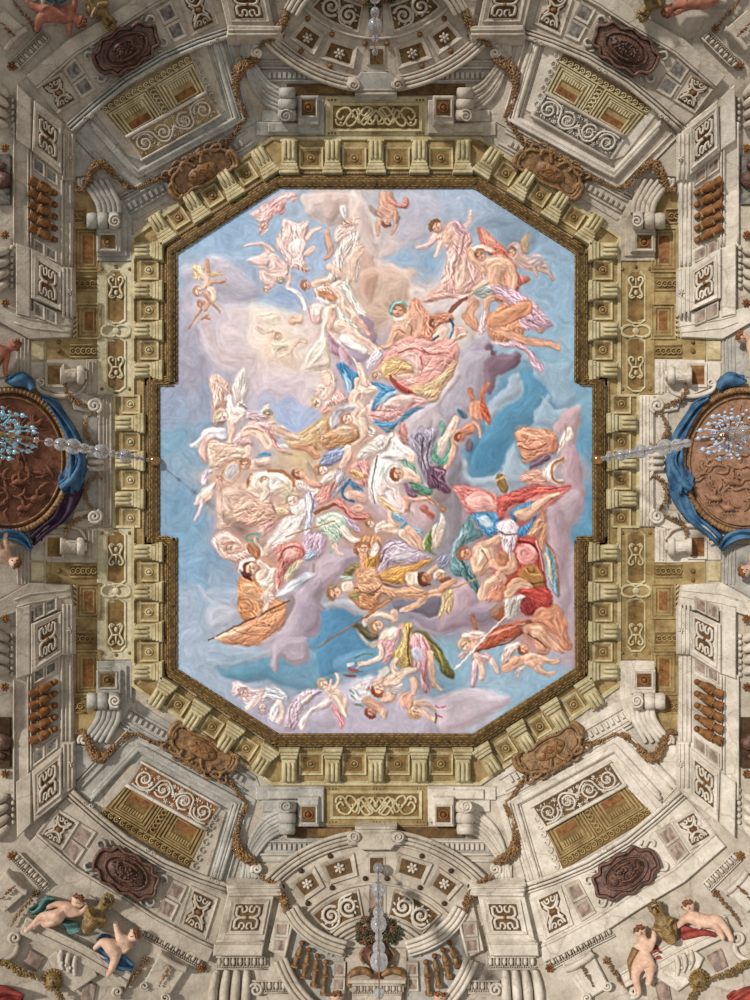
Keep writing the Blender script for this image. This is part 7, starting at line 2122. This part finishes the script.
# ================= people: skinned figures
def skin(name, nodes, edges, m_, parent, root=0, sub_=2):
    """nodes: (x,y,height,radius) in plan units; one continuous skin surface"""
    me = bpy.data.meshes.new(name); o0 = Vector(parent['_o'])
    me.from_pydata([tuple(W(a, b, c)-o0) for a, b, c, r in nodes], edges, [])
    o = bpy.data.objects.new(name, me); COL.objects.link(o); o.parent = parent; o['_o'] = list(o0)
    md = o.modifiers.new('skin', 'SKIN'); md.use_smooth_shade = True
    for i, (a, b, c, r) in enumerate(nodes):
        sv = me.skin_vertices[0].data[i]; sv.radius = (r*.0195, r*.0195); sv.use_root = (i == root)
    o.modifiers.new('sub', 'SUBSURF').levels = sub_; o.modifiers['sub'].render_levels = sub_
    me.materials.append(MAT[m_]); return o
def putto(T, label, head, neck, chest, hip, arms, legs, hr=6.4, skin_m='flesh', hair=True, k=1., h=7, look=(0, 1), name='putto_figure', cat='figure'):
    x, y = T(*chest); th = thing(name, label, cat, x, y, 0)
    N = [(*T(*hip), h, 5.*k), (*T((hip[0]+chest[0])/2, (hip[1]+chest[1])/2), h+.5, 4.6*k), (*T(*chest), h+.6, 5.2*k), (*T(*neck), h+.6, 2.5*k), (*T(*head), h+1.4, hr*1.0), (*T(head[0]+(head[0]-neck[0])*.42, head[1]+(head[1]-neck[1])*.42), h+1.4, hr*.82)]
    E = [(0, 1), (1, 2), (2, 3), (3, 4), (4, 5)]; k0, k = k, k*1.18
    for A_ in arms:
        p = 2; n = len(A_)
        for i, (a, b) in enumerate(A_):
            N.append((*T(a, b), h+1.2+.4*i, [2.6, 2.1, 1.6, 1.9][min(i, 3)]*k)); E.append((p, len(N)-1)); p = len(N)-1
        # hand: four fingers and a thumb
        a, b = A_[-1]; a0, b0 = A_[-2]; d = math.atan2(b-b0, a-a0)
        for j, (da, L) in enumerate(((-.5, 2.), (-.17, 2.4), (.17, 2.3), (.5, 1.9), (1.3, 1.6))):
            N.append((*T(a+math.cos(d+da)*L, b+math.sin(d+da)*L), h+2.4, .8*k)); E.append((p, len(N)-1))
    for A_ in legs:
        p = 0
        for i, (a, b) in enumerate(A_):
            N.append((*T(a, b), h+1.0+(1. if i == 0 else 0), [4.1, 3.0, 2.0, 1.9, 1.4][min(i, 4)]*k)); E.append((p, len(N)-1)); p = len(N)-1
        a, b = A_[-1]; a0, b0 = A_[-2]; d = math.atan2(b-b0, a-a0)+.5
        N.append((*T(a+math.cos(d)*4*k, b+math.sin(d)*4*k), h+1.4, 1.9*k)); E.append((p, len(N)-1))
    bd = skin('body', N, E, skin_m, th)
    hx, hy = head; dx, dy = hx-neck[0], hy-neck[1]; L = math.hypot(dx, dy) or 1; dx /= L; dy /= L; px_, py_ = -dy, dx
    f = lambda a, b: (hx+dx*a*hr+px_*b*hr, hy+dy*a*hr+py_*b*hr)
    m = MB()
    for s_ in (-.34, .34): p = f(.05, s_); m.dome(T, p[0], p[1], .8, .55, h+1.4+hr*.72, .7, 6, 2)
    build('eye', m, 'shadow_brown', th, True)
    m = MB(); p = f(-.2, 0); m.dome(T, p[0], p[1], .8, 1, h+1.2+hr*.8, 1.3, 6, 2); build('nose', m, skin_m, th, True)
    m = MB(); p = f(-.5, 0); m.dome(T, p[0], p[1], 1.3, .6, h+1.1+hr*.66, .7, 6, 2); build('mouth', m, 'red_cloth', th, True)
    m = MB()
    for s_ in (-1, 1): p = f(-.05, s_*.92); m.dome(T, p[0], p[1], 1, 1.4, h+1, 1.4, 6, 2)
    build('ear', m, skin_m, th, True)
    if hair:
        m = MB(); rn = random.Random(int(hx*7+hy))
        for i in range(60):
            a = rn.uniform(-1.7, 1.7); r = rn.uniform(.45, .98)
            if r*math.cos(a) < .22: continue
            p = f(r*math.cos(a)*.98, r*math.sin(a)*.98); m.dome(T, p[0], p[1], 1.5, 1.0, h+1.2+hr*.78*math.sqrt(max(0, 1-r*r)), 1.3, 6, 2, rn.uniform(0, 3))
        build('hair', m, 'hair', th, True)
    return th
def bust(T, label, head, chest, w, L):
    """armour and cloak bust, head towards `head`"""
    x, y = T(*chest); th = thing('gilt_bust', label, 'bust', x, y, 0)
    hx, hy = head; dx, dy = hx-chest[0], hy-chest[1]; l = math.hypot(dx, dy); dx /= l; dy /= l; nx, ny = -dy, dx
    S = lambda a, b: T(chest[0]+nx*a+dx*b, chest[1]+ny*a+dy*b)
    h = 7
    N = [(*S(0, -L*.42), h, w*.30), (*S(0, -L*.15), h+1, w*.46), (*S(0, L*.14), h+1.2, w*.48), (*S(0, l*.62), h+1.4, 3.2), (*S(0, l), h+2, 6.8), (*S(0, l+4), h+2, 6.2), (*S(-w*.5, L*.16), h, 4.4), (*S(w*.5, L*.16), h, 4.4), (*S(-w*.56, -L*.06), h-.6, 3.6), (*S(w*.56, -L*.06), h-.6, 3.6)]
    skin('body', N, [(0, 1), (1, 2), (2, 3), (3, 4), (4, 5), (2, 6), (2, 7), (6, 8), (7, 9)], 'bust_gold', th, 2)
    m = MB()
    for k in range(8):
        y0 = L*.30-k*L*.085; q_ = w*(.46-.018*k)
        m.tube(S, [(-q_, y0+3), (-q_*.5, y0-3), (1, y0-5), (q_*.55, y0-2), (q_, y0+4)], [1.2, 2, 2.3, 2, 1.2], 0, hs=[h+w*.12, h+w*.36, h+w*.42, h+w*.36, h+w*.12], seg=7)
    m.tube(S, [(-w*.6, L*.3), (-2, L*.1), (w*.62, L*.34)], 2.2, h+4+w*.2); build('cloak', m, 'bust_gold', th, True)
    m = MB(); rn = random.Random(int(hx))
    for i in range(40):
        a = rn.uniform(-2, 2); r = rn.uniform(.55, 1.0)*6.4; m.dome(S, math.sin(a)*r, l+2.5+math.cos(a)*r*1.1, 1.7, 1.2, h+4+(6.4-r)*.6, 2, 6, 2, rn.uniform(0, 3))
    build('hair', m, 'bust_gold', th, True)
    m = MB(); m.tube(S, [(0, l+2), (0, l-1.6)], [.6, 1.1], h+7.6); m.tube(S, [(-3, l+2.4), (-1, l+2.8)], .6, h+7.2); m.tube(S, [(1, l+2.8), (3, l+2.4)], .6, h+7.2); m.tube(S, [(-1.6, l-3.4), (1.6, l-3.4)], .6, h+6.8); build('face_features', m, 'shadow_brown', th, True)
    return th
def drape(T, label, L, R, m_, h0=5, seed=1):
    o = cloth('draped_cloth', m_, T, L, R, None, h0, 2.4, 3, seed); tag(o, label, 'cloth'); return o
# lower left group
T = IDT
putto(T, 'fair child figure reclining on the lower left ledge, leg stretched out towards the corner', (78, 900), (75, 906), (71, 909), (58, 914), [[(64, 905), (56, 904), (49, 907)], [(78, 913), (83, 912), (86, 907)]], [[(49, 917), (41, 916), (34, 924), (28, 930)], [(56, 920), (47, 925), (41, 921), (36, 925)]], 6.6, 'flesh')
bust(T, 'gilt bust with curly hair and cloak between two child figures on the lower left ledge', (106, 902), (92, 921), 18, 26)
putto(T, 'fair child with raised arm on blue cloth, right end of the lower left ledge', (134, 935), (129, 938), (124, 942), (115, 950), [[(119, 936), (117, 930), (115, 923)], [(130, 946), (125, 952), (120, 950)]], [[(107, 944), (101, 941), (97, 947)], [(117, 957), (113, 965), (110, 973)]], 6.4, 'flesh')
drape(T, 'teal cloth trailing behind the reclining child on the lower left ledge', [(30, 909), (38, 904), (46, 896), (53, 896)], [(32, 915), (42, 914), (50, 908), (56, 906)], 'teal_cloth', 4)
drape(T, 'teal cloth end between child and gilt bust on the lower left ledge', [(62, 918), (70, 920), (78, 922)], [(64, 928), (72, 934), (80, 932)], 'teal_cloth', 4, 3)
drape(T, 'blue cloth under the child with raised arm on the lower left ledge', [(98, 938), (108, 934), (120, 950), (134, 963)], [(94, 948), (104, 960), (118, 970), (132, 972)], 'blue_cloth', 4, 4)
putto(T, 'fair child figure standing with red cloth left of the gilt bust, lower right ledge', (640, 931), (643, 937), (646, 944), (644, 957), [[(652, 943), (654, 938), (654, 932)], [(640, 946), (634, 946), (645, 950)]], [[(650, 966), (650, 974), (649, 982)], [(637, 966), (635, 978), (639, 991)]], 6.6, 'flesh')
bust(T, 'dark gilt bust with laurel hair on the lower right ledge between two children', (656, 909), (667, 931), 19, 28)
putto(T, 'fair child figure reclining right of the gilt bust, lower right ledge', (688, 906), (691, 912), (694, 918), (704, 926), [[(686, 918), (682, 922), (678, 926)], [(699, 917), (702, 922), (699, 927)]], [[(712, 922), (718, 930), (722, 936)], [(718, 918), (725, 928), (731, 938)]], 6.8, 'flesh')
drape(T, 'orange and red cloth behind the standing child on the lower right ledge', [(634, 948), (630, 958), (628, 966), (630, 976)], [(640, 952), (638, 964), (637, 972), (634, 984)], 'gilt', 3, 5)
drape(T, 'red cloth between gilt bust and reclining child, lower right ledge', [(680, 926), (690, 928), (704, 929), (716, 934)], [(682, 938), (692, 938), (704, 936), (714, 936)], 'red_cloth', 3, 6)
drape(T, 'red cloth beside the standing child and the bust, lower right ledge', [(652, 944), (658, 946), (661, 952)], [(650, 960), (655, 960), (660, 958)], 'red_cloth', 3, 7)
drape(T, 'dark red cloth in the bottom left corner of the photo', [(-6, 984), (8, 986), (24, 994)], [(-8, 1004), (6, 1006), (22, 1010)], 'red_cloth', 4, 12)
drape(T, 'dark red cloth in the bottom right corner of the photo', [(728, 996), (742, 988), (756, 984)], [(728, 1010), (742, 1006), (758, 1004)], 'red_cloth', 4, 13)
# upper groups, cut by the frame
putto(T, 'reddish child figure crouching head down at the upper left edge', (80, 22), (74, 18), (69, 15), (52, 18), [[(70, 22), (69, 28), (69, 34)], [(72, 8), (76, 3), (74, -3)]], [[(42, 16), (38, 22), (38, 28)], [(46, 10), (36, 8), (28, 4)]], 7, 'flesh_red')
bust(T, 'gilt bust hanging head down at the upper left edge', (109, 22), (95, 4), 18, 26)
drape(T, 'white and blue cloth of the crouching figure, upper left edge', [(30, -8), (36, 0), (42, 8)], [(52, -10), (56, -2), (50, 9)], 'stone_white', 4, 8)
drape(T, 'small blue cloth above the crouching figure, upper left edge', [(42, -8), (46, -2), (52, 1)], [(64, -10), (66, -3), (60, 1)], 'blue_cloth', 6, 9)
bust(T, 'gilt bust hanging head down at the upper right edge', (644, 13), (656, -6), 18, 26)
putto(T, 'reddish figure stretched along the upper right edge', (667, 12), (672, 7), (679, 3), (694, 4), [[(684, 9), (676, 13)], [(684, -4), (678, -10)]], [[(704, 4), (712, 2), (722, -6)], [(702, -3), (712, -9)]], 6, 'flesh_red')
# side herms at the edge
for (x, y, sg, lab, mm) in ((15, 345, 1, 'bare herm figure with bowed head left of the pier, above the left medallion', 'flesh_red'), (15, 562, 1, 'herm figure with curled hair at the left edge below the medallion', 'flesh'), (742, 337, -1, 'red haired herm figure at the right edge above the medallion', 'flesh'), (744, 571, -1, 'pale herm figure at the right edge below the medallion', 'flesh')):
    up = 1 if y < 461 else -1
    putto(T, lab, (x, y), (x-sg*6, y+up*3), (x-sg*12, y+up*7), (x-sg*20, y+up*16), [[(x-sg*8, y+up*12), (x-sg*10, y+up*22), (x-sg*9, y+up*30)], [(x-sg*20, y), (x-sg*26, y)]], [[(x-sg*22, y+up*24), (x-sg*24, y+up*32)], [(x-sg*28, y+up*22), (x-sg*30, y+up*30)]], 6.6, mm)
for sx, y in ((-1, 997), (1, 997)):
    x = 376+sx*(39 if sx < 0 else 64)
    putto(T, f'head of a child figure peeping in at the bottom edge, {"left" if sx<0 else "right"} of the urn pedestal', (x, y), (x, y+7), (x, y+13), (x, y+26), [[(x-8, y+14), (x-12, y+22)], [(x+8, y+14), (x+12, y+22)]], [[(x-4, y+34), (x-5, y+44)], [(x+4, y+34), (x+5, y+44)]], 6.6, 'flesh')
# ledges
for q in ((-1, 1), (1, 1), (-1, -1), (1, -1)):
    T = QT(q); nm = QN[q]
    if q == (1, 1): dx = 0
    th = thing('pediment_ledge', f'moulded stone ledge carrying the figures in the {nm} corner', 'ledge', *T(80, 950), 0, 'corner ledges')
    m = MB(); m.slab(T, [(26, 917), (84, 944), (132, 973), (126, 988), (78, 962), (20, 934)], -1, 4.4, .8); build('shelf', m, STONE[q], th)
    m = MB(); m.tube(T, [(27, 918), (84, 946), (132, 974)], 1.5, 4.6, smooth=False); m.tube(T, [(24, 927), (80, 954), (128, 982)], 1.1, 4.6, smooth=False); build('moulding', m, STONE[q], th, True)
    m = MB(); m.slab(T, [(48, 958), (64, 944), (90, 958), (98, 976), (74, 992), (58, 980)], 0, 3.4, 1); build('shell_plate', m, STONE[q], th)
    m = MB()
    for k in range(3): m.tube(T, [(62+k*7, 950+k*3), (60+k*7, 960+k*3), (63+k*6, 970+k*3)], [2.4, 3, 1.6], 4)
    for k in range(3): m.dome(T, 62+k*4, 963+k*2.4, 1.6, 2.2, 5.8, 1.6)
    build('shell', m, 'stone_white', th, True)
    m = MB(); m.tube(T, spiral(15, 938, 7, 1, 1, 1.6, 18), [2.2]*19, 2.6); m.tube(T, [(18, 945), (14, 955), (0, 962), (-14, 962)], 3, 2); m.tube(T, spiral(118, 992, 6, 1, 1, 1.6, 18), [2]*19, 2.6); build('volute', m, STONE[q], th, True)
    m = MB(); m.slab(T, [(30, 950), (44, 958), (36, 972), (24, 966)], -1, 1.6, .1); build('relief_tablet', m, 'marble', th)
    m = MB(); m.slab(T, [(84, 980), (96, 986), (92, 1006), (80, 1004)], -1, 1.6, .1); build('relief_tablet', m, 'marble', th)
    if q[1] > 0:
        g = [(-10, 960), (8, 964), (20, 972), (32, 976), (44, 980)]
        m = MB(); garland(m, T, g, [3.6, 4, 4.4, 3.4, 2.4], 3.4, 31, 3); o = build('leaf_garland', m, 'bust_gold', None, True); tag(o, f'bronze leaf garland under the figure ledge in the {nm} corner', 'garland')
        mk = thing('lion_mask', f'small gilt mask holding the garland under the {nm} corner ledge', 'mask', *T(53, 981))
        m = MB(); m.dome(T, 53, 981, 9, 10, 2, 7, 14, 4); build('head', m, 'bust_gold', mk, True)
        m = MB()
        for k in range(18):
            a = 6.28*k/18; m.dome(T, 53+8.6*math.cos(a), 980+9.6*math.sin(a), 2.6, 1.8, 3, 2.6, 7, 2, a)
        build('mane', m, 'bust_gold', mk, True)
        m = MB(); m.dome(T, 50, 979, 1.2, .9, 8, .8); m.dome(T, 56, 979, 1.2, .9, 8, .8); m.dome(T, 53, 983, 1.3, 2, 8.2, 1.4); m.tube(T, [(50, 987), (56, 987)], .7, 7.6); build('face_features', m, 'shadow_brown', mk, True)
        m = MB(); garland(m, T, [(56, 990), (62, 1000), (66, 1012)], [3, 4, 4], 3, 32, 3); o = build('leaf_garland', m, 'bust_gold', None, True); tag(o, f'bronze leaf garland falling from the {nm} mask to the bottom edge', 'garland')
# ================= chandeliers
def chain_to(hook, H0, d):
    """point at depth d below the vault on the vertical from the hook"""
    p = Z(hook[0], hook[1], .45); return Vector((p.x, p.y, CZ+H-d))
def chandelier(hook, label, ratios, glassm, hangs=True, cat='chandelier', centre=None, armm='crystal'):
    p0 = Z(hook[0], hook[1], .45); th = thing('chandelier', label, cat, 0, 0, loc=p0)
    at = lambda r: Vector((p0.x, p0.y, CZ+H*1.0-(H-(H-.45)/r)))        # r = picture distance from the zenith over that of the hook
    m = MB(); m.sphere(p0+Vector((0, 0, -.02)), .115, 16, 10); build('ceiling_boss', m, 'brass', th, True)
    m = MB(); m.sphere(p0+Vector((0, 0, .07)), .16, 16, 6, .3); build('boss_rose', m, 'gilt', th, True)
    rm = max(r for r, s in ratios)
    m = MB(); m.rod([p0, at(rm)], .009, 8); build('rod', m, 'brass', th, True)
    for r, s in ratios:
        c = at(r); k = (c.z-CZ)/F; m = MB(); m.sphere(c, s*k, 18, 12); gb = build('glass_ball', m, glassm, th, True)
        m = MB(); m.sphere(c, s*k*.17, 10, 6, 3.5); build('ball_core', m, 'brass', gb, True)
    if centre:
        c = at(centre); k = (c.z-CZ)/F
        m = MB(); m.sphere(c, 6.2*k, 16, 10, .8); build('hub', m, 'brass', th, True)
        m = MB(); m.rod([c+Vector((0, 0, .5)), c-Vector((0, 0, .75))], .03); build('stem', m, 'brass', th, True)
        for (dz, R, n, r0) in ((.26, .19, 5, 0), (-.1, .27, 7, .3)):
            for i in range(n):
                a = 2*PI*i/n+r0; u = Vector((math.cos(a), math.sin(a), 0)); w_ = Vector((-u.y, u.x, 0))
                P = [c+u*.04+Vector((0, 0, dz*.5)), c+u*R*.45+Vector((0, 0, dz*.5-.16)), c+u*R*.85+Vector((0, 0, dz*.5-.12)), c+u*R+Vector((0, 0, dz*.5+.06))]
                m = MB(); m.rod(P, .008, 7); ar = build('arm', m, armm, th, True)
                m = MB(); m.sphere(P[3]+Vector((0, 0, .03)), .03, 10, 6, .5); m.rod([P[3]+Vector((0, 0, .04)), P[3]+Vector((0, 0, .13))], .011); build('candle_cup', m, armm, ar, True)
                m = MB()
                for t, s_ in ((.5, .013), (.72, .015), (.92, .018), (1.08, .016)):
                    for sg in (-1, 1): m.sphere(c+u*R*t+w_*sg*.022*(1+t)+Vector((0, 0, dz*.5-.2+.07*math.cos(9*t))), s_, 8, 6, 1.6)
                m.sphere(P[3]-Vector((0, 0, .1)), .018, 8, 6, 1.8); build('crystal_drop', m, armm, ar, True)
    return th
rl = lambda xs: [((375-x)/220., s) for x, s in xs]
chandelier((155, 461), 'crystal chandelier with bluish arms at the left edge, strung on a chain of glass balls', rl([(148, 1.8), (142.5, 2.2), (137, 2.6), (131, 3), (125, 6.2), (117.5, 3), (112, 3.4), (101, 7.6), (91.5, 4), (84, 5.2), (73, 8), (61, 6.6), (49, 4.4), (36, 3)]), 'glass', centre=366/220., armm='crystal')
rl = lambda xs: [((x-375)/222., s) for x, s in xs]
chandelier((597, 459.5), 'clear crystal chandelier near the right edge, strung on a chain of glass balls', rl([(603, 2.6), (609, 4), (615, 2.4), (621.5, 6), (631, 4), (641, 7), (651, 4.6), (656, 3), (665, 8), (677, 6.4), (686.5, 4.4), (734, 5), (744, 7.6), (760, 8)]), 'glass', centre=348/222., armm='crystal_clear')
rl = lambda ys: [((y-500)/347., s) for y, s in ys]
chandelier((378, 848), 'long bottom chain of clear glass balls hanging in front of the lower urn', rl([(857, 3), (867, 5), (877, 2.4), (888, 7), (899, 3.2), (911, 5.6), (923, 8), (936, 4.2), (947, 6.4), (960, 9), (992, 5), (1010, 6)]), 'glass')
rl = lambda ys: [((500-y)/425., s) for y, s in ys]
chandelier((375, 77), 'upper chain of clear glass balls hanging from the brass boss by the upper arch', rl([(62, 2.6), (50, 3), (37, 3.6), (24, 7.4), (10, 4.6), (-6, 6)]), 'glass')
# ================= camera, light
cam = bpy.data.cameras.new('camera'); co = bpy.data.objects.new('camera', cam); COL.objects.link(co)
co.location = (0, 0, CZ); co.rotation_euler = (0, PI, 0); cam.sensor_fit = 'VERTICAL'; cam.sensor_height = 24; cam.lens = 24*F/1000
SC.camera = co
w = bpy.data.worlds.new('daylight'); SC.world = w; w.use_nodes = True
w.node_tree.nodes['Background'].inputs['Color'].default_value = (1, .975, .94, 1); w.node_tree.nodes['Background'].inputs['Strength'].default_value = .39
def sun(name, d, e, c, ang):
    l = bpy.data.lights.new(name, 'SUN'); l.energy = e; l.color = c; l.angle = ang; o = bpy.data.objects.new(name, l); COL.objects.link(o)
    o.rotation_euler = Vector(d).to_track_quat('-Z', 'Y').to_euler()
# image right is -X, image up is +Y: directional sun added to model the relief, from the upper left
sun('relief_sun', (-.75, -.6, .70), 3.0, (1, .965, .92), .07)
SC.view_settings.view_transform = 'Standard'; SC.view_settings.look = 'None'; SC.view_settings.exposure = .17; SC.view_settings.gamma = 1; SC.view_settings.use_curve_mapping = False
